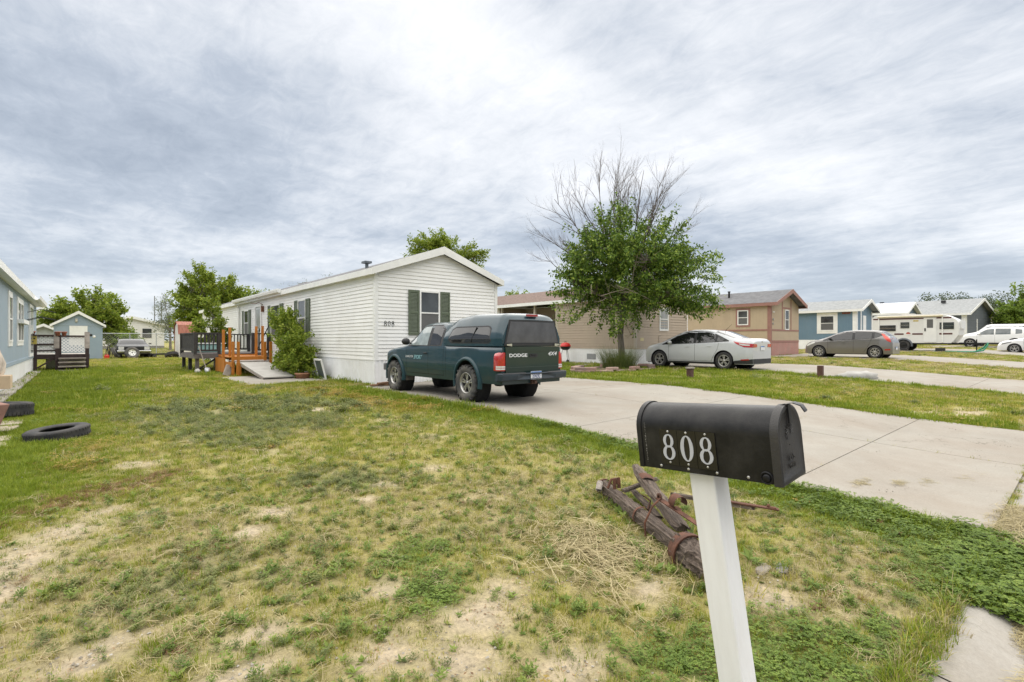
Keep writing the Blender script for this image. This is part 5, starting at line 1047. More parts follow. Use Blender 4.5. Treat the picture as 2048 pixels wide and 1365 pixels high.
van, vs_ = car('van', 'white van with blue lower stripe half hidden behind the white sport utility vehicle', 'van', 66.2, 3.2, 5.6, 1.0,
               [(0, 1.8), (.05, 2.05), (.3, 2.1), (3.6, 2.12), (3.9, 2.05), (4.55, 1.45), (4.8, 1.35), (5.3, 1.25), (5.5, 1.1), (5.6, .6)], [(0, 1.2), (4.5, 1.25), (5.2, 1.1), (5.6, .5)], [(0, .97), (.2, 1), (4.6, 1), (5.2, .93), (5.45, .85), (5.6, .7)], .32, [(1.1, .37, .42), (4.6, .37, .42)], M_WHP,
               [([(3.55, 1.9), (3.85, 1.86), (4.3, 1.42)], [(3.55, 1.32), (4.3, 1.30)]), ([(1.9, 1.9), (3.3, 1.9)], [(1.9, 1.42), (3.3, 1.42)]), ([(.3, 1.9), (1.7, 1.9)], [(.3, 1.42), (1.7, 1.42)])], (3.95, 4.55, 12), None, .365, .22, 0, glass=M_AGL2); vs_.sides('stripe', mat('sky_blue_stripe', (.04, .22, .38), .35, 9, .05), van, [(.05, 1.24), (4.4, 1.24), (5.3, 1.16)], [(.05, 1.02), (5.3, 1.02)], eps=.008)
# ---- the old two-tone coupe utility by the shed, facing the street
M_GRN = paintmat('charcoal_paint', (.03, .032, .035), amt=.2, coat=.1, rough=.45)
old, os_ = car('coupe_utility', 'old charcoal coupe utility with chrome bumper and silver roof by the light blue shed', 'car', 2.98, 49.4, 5.1, .96,
               [(0, .8), (.05, .92), (1.6, .94), (1.75, .96), (2.0, 1.26), (2.3, 1.34), (2.9, 1.34), (3.2, 1.22), (3.6, .98), (3.75, .95), (4.6, .90), (5.0, .86), (5.06, .8), (5.1, .55)], [(0, .78), (3.6, .92), (4.6, .86), (5.1, .5)], [(0, .95), (.2, 1), (4.8, 1), (5.02, .98), (5.1, .95)], .28, [(1.1, .33, .38), (4.1, .33, .38)], M_GRN,
               [([(2.3, 1.24), (2.9, 1.24), (3.3, 1.0)], [(2.3, .96), (3.3, .96)])], (2.98, 3.5, 11), None, .33, .19, 0, rz=math.pi)
os_.over('roof_panel', mat('silver_roof', (.45, .46, .47), .4, 9, .1), old, 2.1, 2.97, 11)
for sg in (-1, 1): mb = MB(); mb.bb((sg * .58 if sg > 0 else -.88, 5.06, .58), (.88 if sg > 0 else -.58, 5.12, .80)); mb.build('head_lamp', M_CLEAR, old); mb = MB(); mb.bar((sg * .98, 3.35, 1.0), (sg * 1.14, 3.35, 1.0), .1, .08); mb.build('mirror', M_BLK, old)
mb = MB(); mb.bb((-.55, 5.07, .60), (.55, 5.115, .78)); mb.build('grille', M_BLK, old); mb = MB(); mb.bb((-.97, 5.08, .40), (.97, 5.22, .54)); bevel(mb.build('front_bumper', M_CHR, old), .03, 2)
# ---- travel trailer
tt = thing('travel_trailer', 'white travel trailer with dark red stripes and awning in front of the slate house', 'trailer')
M_TRW = mat('trailer_white', (.70, .70, .69), .4, 2., .04, dirt=(.5, .48, .44), dirt_amt=.2); M_MAR = mat('maroon_stripe', (.085, .022, .022), .4, 9, .1); tprof = [(0, .55), (0, 2.42), (.12, 2.55), (.3, 2.6), (3.9, 2.6), (4.25, 2.5), (4.75, 2.2), (4.92, 1.95), (4.95, 1.55), (4.90, 1.1), (4.6, .62), (4.5, .55)]
mb = MB(); mb.prism([(a, b_) for a, b_ in tprof], -1.1, 1.1); bevel(mb.build('body', M_TRW, tt), .05, 3, 60)
tL = Fr((1.1, 4.95, 0), (0, -1, 0), (1, 0, 0))          # flank towards the camera; u runs back from the hitch
for (a, b_, c_, d_) in ((.15, 4.9, 2.26, 2.36),): mb = MB(); fbox(mb, tL, a + .25, b_, c_, d_, .001, .007); mb.build('stripe', M_MAR, tt)
for (a, b_) in ((.35, 1.05), (1.95, 2.55), (3.05, 3.6)): mb = MB(); fbox(mb, tL, a, b_, 1.14, 1.25, .001, .007); mb.build('stripe', M_MAR, tt)
mb = MB(); fbox(mb, tL, 1.2, 1.9, .62, 2.34, .0, .03); dr = mb.build('door', mat('trailer_door', (.74, .74, .73), .4, 3, .03), tt); mb = MB(); fbox(mb, tL, 1.38, 1.72, 1.62, 2.22, .03, .036); mb.build('pane', M_SCREEN, dr); mb = MB(); fbox(mb, tL, 1.78, 1.86, 1.38, 1.6, .03, .05); mb.build('handle', M_BLK, dr)
for (a, b_, c_, d_) in ((.3, 1.0, 1.55, 1.95), (2.75, 3.2, 1.65, 2.02), (3.55, 4.45, 1.45, 1.82)):
    mb = MB(); fbox(mb, tL, a - .03, b_ + .03, c_ - .03, d_ + .03, 0, .03); wv = mb.build('window', M_BLK, tt); mb = MB(); fbox(mb, tL, a, b_, c_, d_, .03, .036); mb.build('pane', M_PANE, wv); mb = MB(); fbox(mb, tL, a, b_, (c_ + d_) / 2 - .012, (c_ + d_) / 2 + .012, .036, .042); mb.build('window_bar', M_CHR, wv)
mb = MB(); mb.tube([tL.P(.85, 2.46, .09), tL.P(4.6, 2.46, .09)], .06, 10); mb.build('awning', mat('cream_awning', (.62, .56, .42), .6, 5, .08), tt)
for a in (.88, 4.55): mb = MB(); fbox(mb, tL, a - .03, a + .03, .6, 2.45, .01, .05); mb.build('awning_arm', M_WHITE, tt)
mb = MB(); fbox(mb, tL, 2.2, 2.5, 2.08, 2.2, .003, .012); mb.build('sticker', mat('yellow_sticker', (.55, .45, .2), .6, 9, .2), tt); mb = MB(); fbox(mb, tL, 2.62, 2.95, 1.12, 1.27, .008, .014); mb.build('sticker', M_TRW, tt); mb = MB(); mb.lathe([(0, 1.118), (.13, 1.118)], 16, 'x', (0, 2.17, 1.2), a0=0, a1=math.pi); mb.build('sun_emblem', mat('emblem_red', (.35, .05, .03), .5, 9, .2), tt)
mb = MB(); mb.lathe([(.43, 1.15), (.53, 1.13), (.53, 1.0), (.43, 1.0)], 24, 'x', (0, 1.9, .38), a0=-.05 * math.pi, a1=1.05 * math.pi); mb.build('fender', mat('grey_fender', (.10, .11, .125), .5, 9, .1), tt); mb = MB(); mb.lathe([(0, 1.104), (.44, 1.104), (.44, .8)], 24, 'x', (0, 1.9, .38), a0=0, a1=math.pi); mb.build('wheel_well', M_UND, tt)
for sg in (-1, 1): wheel(tt, (sg * 1.0, 1.9, .37), .37, .24, .22, 0, m_r=M_RIMB, side=sg)
mb = MB(); mb.bb((-1.0, .1, .47), (1.0, 4.5, .55)); mb.build('chassis', M_UND, tt); mb = MB(); mb.bar((-.7, 4.3, .5), (0, 5.9, .5), .08, .12); mb.bar((.7, 4.3, .5), (0, 5.9, .5), .08, .12); mb.build('drawbar', M_UND, tt); mb = MB(); mb.tube([(0, 5.7, .02), (0, 5.7, .8)], .035, 8); mb.build('jockey_stand', M_UND, tt); mb = MB(); mb.bb((-.75, 4.93, 1.55), (.75, 5.03, 2.1)); mb.build('front_window_shade', M_TRW, tt); mb = MB(); mb.bb((-.5, 1.6, 2.6), (.2, 2.3, 2.7)); mb.build('roof_vent', mat('roof_cream', (.6, .57, .5), .5, 5, .05), tt)
tt.location = (46.6, 11.25, gzf(46.6, 9) + .02); tt.rotation_euler = (0, 0, math.pi)
# ------------------------------------------------------------------ mailbox by the street
BX0 = RIGHT * .830 + FWD * 1.747; mz = -.33; LEAN = .141; TILT = -.0395
mbx = thing('mailbox', 'black metal mailbox numbered 808 on a leaning white post by the street', 'mailbox', (BX0.x, BX0.y, mz))
mbx.rotation_mode = 'QUATERNION'; mbx.rotation_quaternion = Matrix.Rotation(-LEAN, 3, FWD).to_quaternion()
if (mbx.rotation_quaternion @ Vector((0, 0, 1))).dot(RIGHT) > 0: mbx.rotation_quaternion = Matrix.Rotation(LEAN, 3, FWD).to_quaternion()
M_MBX = mat('mailbox_black', (.008, .008, .009), .38, 7., .4, bump=.1, bscale=220, dirt=(.05, .047, .043), dirt_amt=.5, dscale=9., spec=.28)
M_POST = mat('post_white', (.84, .84, .83), .45, 5., .03, bump=.12, bscale=60, dirt=(.66, .64, .60), dirt_amt=.3, dscale=7., stretch=(3, 3, .5))
mb = MB(); mb.bb((-.046, -.046, -.25), (.046, .046, 1.095)); bevel(mb.build('post', M_POST, mbx), .007, 3)
bx_ = part('box', mbx, (0, -.0316, 1.103)); q = Matrix.Rotation(-TILT, 3, FWD).to_quaternion()
if (q @ Vector((0, 0, 1))).dot(RIGHT) < 0: q = Matrix.Rotation(TILT, 3, FWD).to_quaternion()
bx_.rotation_mode = 'QUATERNION'; bx_.rotation_quaternion = q
def arch(w, h, n=20, z0=0.):
    r = w / 2; pts = [(-r, z0)]; zc_ = h - r
    for k in range(n + 1): a = math.pi - math.pi * k / n; pts.append((r * math.cos(a), zc_ + r * math.sin(a)))
    return pts + [(r, z0)]
LB, WB, HB = .48, .165, .222
def shellbox(mb, sec, y0, y1):
    mb.grid([[(a, yy, b_) for a, b_ in sec] for yy in (y0, y1)], True, True)
mb = MB(); sec = arch(WB, HB); shellbox(mb, sec, -LB / 2, LB / 2); ob = mb.build('shell', M_MBX, bx_)
mb = MB(); mb.bb((-WB / 2 + .001, -LB / 2 + .004, .012), (WB / 2 - .001, LB / 2 - .004, .016)); mb.build('floor', M_MBX, bx_)
mb = MB(); e1 = arch(WB + .008, HB + .004, z0=-.001); e0 = arch(WB - .01, HB - .006, z0=.004)     # back panel with a rolled rim
shellbox(mb, e1, LB / 2 - .012, LB / 2 + .006); m_ = len(e1); mb.add([(a, LB / 2 + .006, b_) for a, b_ in e1], [tuple(range(m_))[::-1]]); mb.grid([[(a, LB / 2 - .012, b_) for a, b_ in e1], [(a, LB / 2 - .012, b_) for a, b_ in e0]], False); mb.build('back_panel', M_MBX, bx_)
mb = MB(); d1 = arch(WB + .010, HB + .006, z0=-.004); d2 = arch(WB + .004, HB + .003, z0=-.002)
yf = -LB / 2; shellbox(mb, d1 + d1[:1], yf - .010, yf + .014); mb.grid([[(a, yf + .014, b_) for a, b_ in d1], [(a, yf + .014, b_) for a, b_ in arch(WB, HB)]], False, True)
rows = []
for f, yy in ((1., yf - .010), (.93, yf - .013), (.86, yf - .008), (.6, yf - .006), (.3, yf - .006), (.02, yf - .006)): rows.append([(a * f, yy, .105 + (b_ - .105) * f) for a, b_ in d1 + d1[:1]])
mb.grid(rows, True, True); dr = mb.build('door', mat('door_grey_black', (.028, .026, .025), .5, 6, .3, bump=.2, bscale=150, dirt=(.07, .065, .06), dirt_amt=.5, dscale=5.), bx_)
for txt, z_, s_ in (('U.S.', .068, .026), ('MAIL', .044, .020)): place_text('embossed_lettering', txt, MATS['door_grey_black'], dr, basis((0, yf - .010, z_), (1, 0, 0), (0, 0, 1)), s_, ext=.0014, sx=1.1)
mb = MB()                                                       # pressed wreath-like emblem, only a faint relief
for k in range(11):
    a = -.5 + k * .42; r_ = .028; mb.tube([(r_ * .4 * math.cos(a), yf - .0085, .145 + r_ * .4 * math.sin(a)), (r_ * math.cos(a + .3), yf - .0085, .145 + r_ * math.sin(a + .3))], .0016, 5)
mb.build('embossed_emblem', MATS['door_grey_black'], dr)
mb = MB(); P = [(0, yf + .012, HB + .004), (0, yf - .012, HB + .010), (0, yf - .03, HB + .014), (0, yf - .052, HB + .006), (0, yf - .062, HB - .012)]
mb.grid([[(a - .011, b_, c_), (a + .011, b_, c_)] for a, b_, c_ in [(p_[0], p_[1], p_[2]) for p_ in P]], True); mb.grid([[(a - .011, b_ + .002, c_ - .003), (a + .011, b_ + .002, c_ - .003)] for a, b_, c_ in P], True, True)
mb.bb((-.009, yf - .016, HB - .05), (.009, yf - .011, HB + .006)); mb.build('latch', M_MBX, bx_)
mb = MB(); mb.lathe([(0, -WB / 2 - .009), (.008, -WB / 2 - .009), (.011, -WB / 2 - .007), (.013, -WB / 2 - .004)], 16, 'x', (0, yf + .035, .018)); mb.lathe([(.014, -WB / 2 - .003), (.017, -WB / 2 - .007), (.020, -WB / 2 - .003)], 20, 'x', (0, yf + .035, .018)); mb.build('hinge_rivet', M_MBX, bx_)
mS = Fr((-WB / 2, LB / 2, 0), (0, -1, 0), (-1, 0, 0)); M_NP = mat('number_plate_black', (.008, .008, .009), .25, 20, .4); M_DIG = mat('digit_silver', (.46, .47, .50), .35, 20, .05); M_SCR = mat('screw_zinc', (.48, .47, .44), .4, 30, .15, metal=.6)
def rivet(fr, u_, z_, n0, r_, par, nm='screw'):
    mb = MB(); c_ = fr.P(u_, z_, n0); mb.lathe([(r_, 0), (r_ * .9, -r_ * .45), (r_ * .5, -r_ * .65), (0, -r_ * .7)], 12, 'x', c_); mb.build(nm, M_SCR, par)
for k, ch in enumerate('808'):
    u0 = .088 + k * .069; mb = MB(); fbox(mb, mS, u0, u0 + .0672, .020, .143, .0008, .0028 + .0005 * k); npl = mb.build('number_plate', M_NP, bx_)
    mb = MB(); digit_mesh(mb, ch, .088, mS, u0 + .0336, .0385, .003, .0048, .24); mb.build('digit', M_DIG, npl); rivet(mS, u0 + .0336, .0285, .003, .0040, npl); rivet(mS, u0 + .0336, .1355, .003, .0042, npl)
for u_ in (.082, .187, .288, .389): rivet(mS, u_, .012, .0, .0048, bx_)
# a scuffed line near the back seam
mb = MB()
for k in range(26):
    z_ = .02 + k * .0055 + random.uniform(-.001, .001); fbox(mb, mS, .026 + random.uniform(-.002, .002), .0275 + random.uniform(-.001, .002), z_, z_ + random.uniform(.001, .004), .0003, .0007)
mb.build('scuff_marks', mat('scuff_grey', (.30, .29, .27), .7, 30, .3), bx_)
# ------------------------------------------------------------------ old timbers behind the mailbox
def weathered(name):
    if name in MATS: return MATS[name]
    m = mat(name, (.24, .185, .145), .9, 5., .5, bump=1., bscale=26., stretch=(14, 1, 14), dirt=(.07, .052, .042), dirt_amt=.8, dscale=7.); t = m.node_tree; t.nodes['Bump'].inputs['Distance'].default_value = .03; return m
M_OLD = weathered('weathered_timber'); M_RUST = mat('rust_iron', (.115, .048, .027), .9, 14., .5, bump=.8, bscale=60, dirt=(.05, .022, .015), dirt_amt=.6, dscale=9.)
def log_beam(mb, ln, w, h, n=22, rough=.012, seed=0, twist=0., cap=True):
    """split, furrowed timber along +y"""
    r_ = random.Random(seed); m_ = 26; ph = [r_.uniform(-1, 1) for _ in range(m_)]; rows = []
    for i in range(n + 1):
        f = i / n; row = []
        for k in range(m_):
            a = 2 * math.pi * k / m_; ca, sa = math.cos(a), math.sin(a); sq = (abs(ca) ** 5 + abs(sa) ** 5) ** (-1 / 5)
            rr = 1 + ph[k] * .09 + r_.uniform(-1, 1) * rough * 2.4 - (.22 if k in (3, 9, 15, 20) else 0); rr *= 1 - (.12 * r_.random() if i in (0, n) else 0)
            row.append((w / 2 * sq * ca * rr, f * ln + (r_.uniform(-.03, .03) if i in (0, n) else 0), h / 2 * sq * sa * rr))
        rows.append(row + [row[0]])
    mb.grid(rows, False, True)
    if cap: mb.add(rows[0][:-1], [tuple(range(m_))]); mb.add(rows[-1][:-1], [tuple(range(m_))[::-1]])
def frame_to(a, b_, roll=0.):
    a, b_ = Vector(a), Vector(b_); d = (b_ - a).normalized(); x_ = d.cross(Vector((0, 0, 1))).normalized(); z_ = x_.cross(d); M = Matrix((x_, d, z_)).transposed().to_4x4() @ Matrix.Rotation(roll, 4, 'Y'); M.translation = a; return M
def ring(mb, r0, r1, w, y_, n=28, sx=1., sz=1.):
    o0 = len(mb.v); mb.lathe([(r1, y_ - w / 2), (r1, y_ + w / 2), (r0, y_ + w / 2), (r0, y_ - w / 2), (r1, y_ - w / 2)], n, 'y'); mb.v[o0:] = [(a * sx, b_, c_ * sz) for a, b_, c_ in mb.v[o0:]]
A = Vector((3.02, 1.62, gzf(3.02, 1.62) + .07)); Bp = Vector((3.76, 3.10, gzf(3.76, 3.1) + .07)); ax = thing('wagon_axle', 'weathered grey timber axle with rusty iron bands lying behind the mailbox post', 'old timber')
ax.matrix_world = frame_to(A, Bp); LN = (Bp - A).length
mb = MB(); log_beam(mb, LN - .25, .105, .10, 30, .045, 3); mb.v = [(a, b_ + .2, c_) for a, b_, c_ in mb.v]; mb.build('beam', M_OLD, ax)
mb = MB(); log_beam(mb, .32, .20, .20, 12, .07, 9); mb.v = [(a * (.8 + .2 * min(1, b_ / .12)), b_ - .03, c_ * (.8 + .2 * min(1, b_ / .12))) for a, b_, c_ in mb.v]; mb.build('hub_end', M_OLD, ax)
mb = MB()
for k in range(34):                                             # splintered fibres at the broken end
    a = random.uniform(0, 6.28); r_ = random.uniform(.02, .085); mb.bar((r_ * math.cos(a), -.02, r_ * math.sin(a)), (r_ * 1.1 * math.cos(a + .1), random.uniform(-.10, -.04), r_ * 1.1 * math.sin(a + .1)), .012, .018)
mb.build('splinters', M_OLD, ax)
for y_, r0, r1, w in ((.20, .118, .132, .035), (.26, .104, .112, .05), (LN - .10, .07, .08, .02)): mb = MB(); ring(mb, r0, r1, w, y_); mb.build('iron_band', M_RUST, ax)
for y_ in (.86,): mb = MB(); ring(mb, .070, .074, .022, y_, 12, 1.0, 1.0); mb.build('iron_strap', M_RUST, ax)
mb = MB(); mb.tube([(-.09, .62, -.08), (-.10, .62, .05), (-.03, .64, .16), (.05, .66, .21), (.06, .68, .2)], .008, 6); mb.lathe([(.012, -.008), (.026, -.008), (.026, .008), (.012, .008)], 14, 'x', (.05, .68, .215)); mb.build('bracket', M_RUST, ax)
mb = MB(); mb.bar((.05, .70, .2), (.14, .30, .14), .007, .045, (1, 0, 0)); P = []
for k in range(14): a = -.4 + k * .42; P.append([(.12 + .055 * math.cos(a), .50 - .0 , .22 + .05 * math.sin(a)), (.12 + .055 * math.cos(a), .58, .22 + .05 * math.sin(a))])
mb.grid(P, True); mb.build('hook_plate', M_RUST, ax)
mb = MB(); mb.tube([(-.06, LN - .3, .06), (-.02, LN - .28, .13), (.03, LN - .26, .13), (.05, LN - .25, .08)], .012, 6); mb.bar((-.02, LN - .36, .07), (-.02, LN - .34, .16), .03, .012); mb.bar((.03, LN - .34, .07), (.03, LN - .32, .16), .03, .012); mb.build('clevis', M_RUST, ax)
mb = MB(); log_beam(mb, .22, .05, .035, 6, .02, 17); mb.xform(Matrix.Translation((-.14, LN - .28, .05)) @ Matrix.Rotation(R(-28), 4, 'Z')); mb.build('broken_stave', mat('pale_old_wood', (.24, .21, .18), .9, 6, .3, bump=.6, stretch=(10, 1, 10)), ax)
mb = MB()                                                       # loose split staves and scrap iron lying against the axle
mb.xform(Matrix.Identity(4)); log_beam(mb, .62, .05, .03, 12, .05, 51); mb.xform(Matrix.Translation((.10, .75, .02)) @ Matrix.Rotation(R(-9), 4, 'Z')); mb.build('split_stave', M_OLD, ax)
mb = MB(); log_beam(mb, .5, .045, .03, 10, .05, 53); mb.xform(Matrix.Translation((.02, LN - .45, .085)) @ Matrix.Rotation(R(-62), 4, 'Z')); mb.build('split_stave', M_OLD, ax)
mb = MB(); mb.tube([(.08, .9, .03), (.16, 1.0, .06), (.22, 1.2, .02), (.18, 1.35, .01)], .007, 6); mb.bar((.2, .55, -.02), (.32, .95, -.03), .035, .008); mb.build('scrap_iron', M_RUST, ax)
lt = thing('weathered_timber', 'split weathered timber propped on the old axle, a rusty clip round it', 'old timber'); A2 = Vector((3.32, 1.98, gzf(3.3, 2.) + .13)); B2 = Vector((3.86, 2.78, .06)); lt.matrix_world = frame_to(A2, B2, .3); L2 = (B2 - A2).length
mb = MB(); log_beam(mb, L2, .12, .07, 24, .05, 23); mb.v = [(a * (1 - .5 * max(0, b_ / L2 - .8) / .2) + .03 * max(0, b_ / L2 - .75), b_, c_ * (1 - .4 * max(0, b_ / L2 - .8) / .2)) for a, b_, c_ in mb.v]; mb.build('beam', weathered('weathered_timber_pale'), lt)
mb = MB(); P = []
for k in range(7): a = math.pi * (.05 + .9 * k / 6); P.append([(.072 * math.cos(a), L2 - .34, .025 + .03 * math.sin(a)), (.072 * math.cos(a), L2 - .25, .025 + .03 * math.sin(a))])
mb.grid(P, True); mb.build('clip', M_RUST, lt)
rl = thing('drawpole', 'thin iron tipped wooden pole lying in the grass right of the mailbox post', 'old timber'); A3 = Vector((4.08, 2.52, gzf(4.0, 2.5) + .07)); B3 = Vector((4.50, 1.78, gzf(4.5, 1.8) + .04)); rl.matrix_world = frame_to(A3, B3); L3 = (B3 - A3).length
mb = MB(); log_beam(mb, L3 - .2, .045, .035, 16, .03, 31); mb.build('shaft', M_OLD, rl); mb = MB(); mb.bar((0, L3 - .42, .02), (.0, L3, .02), .05, .012); mb.bar((0, L3 - .02, .03), (-.06, L3 - .5, -.02), .035, .01); mb.lathe([(0, .0), (.012, .002), (.012, .03), (0, .034)], 8, 'z', (0, L3 - .08, .02)); mb.build('iron_tip', M_RUST, rl)
# ------------------------------------------------------------------ stones
def rock(name, label, cat, loc, dim, m, seed, rz=0.):
    r_ = np.random.default_rng(seed); mb = MB(); n, k_ = 14, 9; rows = []; off = r_.uniform(0, 50)
    for i in range(k_ + 1):
        th = math.pi * i / k_ - math.pi / 2; row = []
        for j in range(n):
            ph = 2 * math.pi * j / n; x_, y_, z_ = math.cos(th) * math.cos(ph), math.cos(th) * math.sin(ph), math.sin(th); q_ = 1 + .9 * (float(fbm(x_ * 1.3 + off, y_ * 1.3 + z_ * 1.7, 1.1, seed)) - .5); row.append((x_ * q_ * dim[0] / 2, y_ * q_ * dim[1] / 2, max(z_, -.55) * q_ * dim[2] / 2))
        rows.append(row + [row[0]])
    mb.grid(rows, True); o = mb.build(name, m); o.location = loc; o.rotation_euler = (0, 0, rz); return tag(o, label, cat)
M_STONE = mat('grey_stone', (.22, .21, .19), .9, 12, .25, bump=.6, bscale=40); M_WSTONE = mat('white_stone', (.46, .445, .41), .9, 6, .15, bump=.5, bscale=30)
rock('stone', 'small pale grey stone in the dry grass right of the mailbox post', 'stone', (3.52, 1.37, gzf(3.5, 1.4) + .012), (.14, .07, .025), M_STONE, 5, .4); rock('stone', 'flat rough brown grey stone beside the smaller pale stone', 'stone', (3.42, 1.45, gzf(3.4, 1.45) + .005), (.19, .09, .035), mat('brown_stone', (.24, .21, .17), .9, 12, .25, bump=.6), 6, .2)
rock('boulder', 'big flat white boulder at the edge of the second driveway', 'boulder', (18.45, 4.95, gzf(18.4, 5) + .05), (1.45, .9, .36), mat('boulder_white', (.36, .35, .325), .9, 5, .25, bump=.8, bscale=20), 12, -.5)
# ------------------------------------------------------------------ tyres
def loose_tyre(name, label, loc, r_, w, rot, rim=None, m=None):
    o = thing(name, label, 'tyre', loc); o.rotation_euler = rot; mb = MB(); h = w / 2; ri = r_ * .54
    prof = [(ri, -h * .7), (ri * 1.03, -h * .86), ((ri + r_) / 2, -h * 1.03), (r_ * .95, -h * .92), (r_ * .99, -h * .72), (r_, -h * .2), (r_, h * .2), (r_ * .99, h * .72), (r_ * .95, h * .92), ((ri + r_) / 2, h * 1.03), (ri * 1.03, h * .86), (ri, h * .7), (ri * 1.06, h * .5), (r_ * .9, h * .3), (r_ * .92, 0), (r_ * .9, -h * .3), (ri * 1.06, -h * .5), (ri, -h * .7)]
    mb.lathe(prof, 44, 'z')
    for k in range(44):
        a = 2 * math.pi * k / 44
        for sg in (-1, 1): M = Matrix.Rotation(a + (.07 if sg > 0 else 0), 3, 'Z'); mb.box(M @ Vector((r_ * 1.0, 0, sg * h * .5)), (.012, r_ * .10, h * .42), M)
    mb.build('casing', m or M_TYRE, o)
    if rim:
        mb = MB(); mb.lathe([(ri * .98, h * .75), (ri * .9, h * .7), (ri * .86, h * .2), (ri * .55, h * .35), (ri * .3, h * .5), (ri * .28, h * .3), (0, h * .3)], 28, 'z')
        mb.build('rim', rim, o); mb = MB()
        for k in range(5): a = k * 1.2566; mb.lathe([(ri * .12, h * .44), (0, h * .45)], 10, 'z', (ri * .68 * math.cos(a), ri * .68 * math.sin(a), 0))
        mb.lathe([(ri * .16, h * .53), (0, h * .54)], 10, 'z'); mb.build('rim_holes', M_BLK, o)
    return o
loose_tyre('tyre', 'black car tyre lying flat on the lawn in the left foreground', (-.20, 8.62, .035), .32, .135, (R(2), R(-5), 0)); loose_tyre('tyre', 'black tyre under a wood block at the left edge', (-.92, 11.55, .09), .36, .23, (0, R(3), 1.))
mb = MB(); log_beam(mb, .62, .22, .10, 8, .01, 41); o = mb.build('wood_block', mat('brown_timber', (.16, .11, .08), .85, 6, .3, bump=.4, stretch=(8, 1, 8))); o.location = (-1.12, 11.2, .26); o.rotation_euler = (0, 0, .25); tag(o, 'short brown timber block lying on the tyre at the left edge', 'wood block')
mb = MB(); mb.bb((-.09, -.3, 0), (.09, .3, .42)); mb.v = [(a + c_ * .35, b_, c_) for a, b_, c_ in mb.v]; o = mb.build('brick_slab', mat('red_brown_slab', (.24, .13, .10), .85, 5, .25, bump=.5)); o.location = (-.98, 9.35, -.03); o.rotation_euler = (0, 0, .3); bevel(o, .012); tag(o, 'reddish brown slab tilted at the left edge below the tyre', 'slab')
for k, (a, b_, w, d_) in enumerate(((-.84, 9.9, .34, .5), (-.80, 8.9, .32, .42), (-.80, 10.55, .34, .5), (-.78, 8.35, .3, .4))):
    mb = MB(); mb.bb((-w / 2, -d_ / 2, -.02), (w / 2, d_ / 2, .035)); o = mb.build('paving_stone', mat('tan_paver', (.34, .29, .22), .9, 6, .2, bump=.5)); o.location = (a, b_, gzf(a, b_) + .0); o.rotation_euler = (0, 0, .1 * (k - 1.5)); bevel(o, .015)
    tag(o, ['tan paving stone nearest the reddish slab at the left edge', 'tan paving stone left of the tyre lying on the lawn', 'tan paving stone beside the tyre under the wood block', 'nearest tan paving stone at the left edge'][k], 'paving stone', 'paving stones along the left edge')
# garden ornament at the far left
go = thing('garden_ornament', 'pale carved plume ornament on a tan box at the left edge', 'ornament', (-1.42, 15.4, -.04)); mb = MB(); mb.bb((-.2, -.25, .22), (.32, .2, .50)); bevel(mb.build('box', mat('tan_box', (.60, .45, .30), .7, 3, .06), go), .01); mb = MB(); mb.bb((-.1, -.1, 0), (.1, .1, .22)); mb.build('stand', mat('mossy_stand', (.25, .25, .12), .9, 5, .2), go)
mb = MB(); mb.lathe([(.20, .50), (.22, .7), (.19, .9), (.12, 1.1), (.04, 1.24), (0, 1.28)], 14)
for k in range(8): a = k * .8; mb.tube([(.2 * math.cos(a), .2 * math.sin(a), .55), (.215 * math.cos(a + .3), .215 * math.sin(a + .3), .75), (.12 * math.cos(a + .6), .12 * math.sin(a + .6), 1.1)], [.02, .03, .012], 6)
mb.build('plume', mat('pale_plaster', (.58, .50, .42), .8, 6, .15, bump=.4), go)
# ------------------------------------------------------------------ porch deck of the light blue home
M_DBR = mat('dark_brown_wood', (.045, .027, .026), .75, 7., .3, bump=.3, stretch=(1, 1, .2)); M_GRW = mat('grey_worn_wood', (.33, .29, .255), .85, 7., .25, bump=.4, dirt=(.13, .10, .09), dirt_amt=.5); M_LAT = mat('lattice_white', (.74, .74, .73), .6, 9, .04); M_DECKT = mat('pale_deck', (.42, .39, .35), .85, 6, .2)
dk = thing('porch_deck', 'dark brown porch deck with white lattice and weathered steps beside the light blue home', 'deck', (-1.38, 28., -.04))
for k in range(14): mb = MB(); mb.bb((0, .02 + k * .205, .66), (1.70, .215 + k * .205, .695)); mb.build('deck_board', M_DECKT, dk)
for nm, a, b_ in (('rim_joist', (0, -.04, .50), (.72, .0, .69)), ('rim_joist', (.72, -.04, .53), (1.70, .0, .69)), ('side_joist', (1.70, -.03, .50), (1.74, 2.9, .69))): mb = MB(); mb.bb(a, b_); mb.build(nm, M_DBR, dk)
for (a, h0, h1, m_, w) in ((.06, 0, 1.50, M_DBR, .1), (.72, 0, .95, M_DBR, .13), (1.66, 0, .95, M_DBR, .13), (.80, .66, 1.5, M_DBR, .09)): mb = MB(); mb.bb((a - w / 2, -.14 if w > .1 else -.05, h0), (a + w / 2, -.14 + w if w > .1 else .05, h1)); mb.build('post', m_, dk)
for a in (.70, 1.66): mb = MB(); mb.bar((a, -.12, .93), (a, .02, 1.62), .17, .05, (0, 1, 0)); mb.build('worn_post', M_GRW, dk)
for z_ in (.84, 1.10, 1.46): mb = MB(); mb.bb((-.02, -.03, z_ - .035), (.74, .03, z_ + .035)); mb.build('rail', M_DBR, dk)
mb = MB(); mb.bb((.0, 2.8, 1.42), (1.74, 2.9, 1.5)); mb.build('rail', M_DBR, dk); mb = MB(); mb.bb((1.68, .0, 1.42), (1.74, 2.9, 1.5)); mb.build('rail', M_DBR, dk)
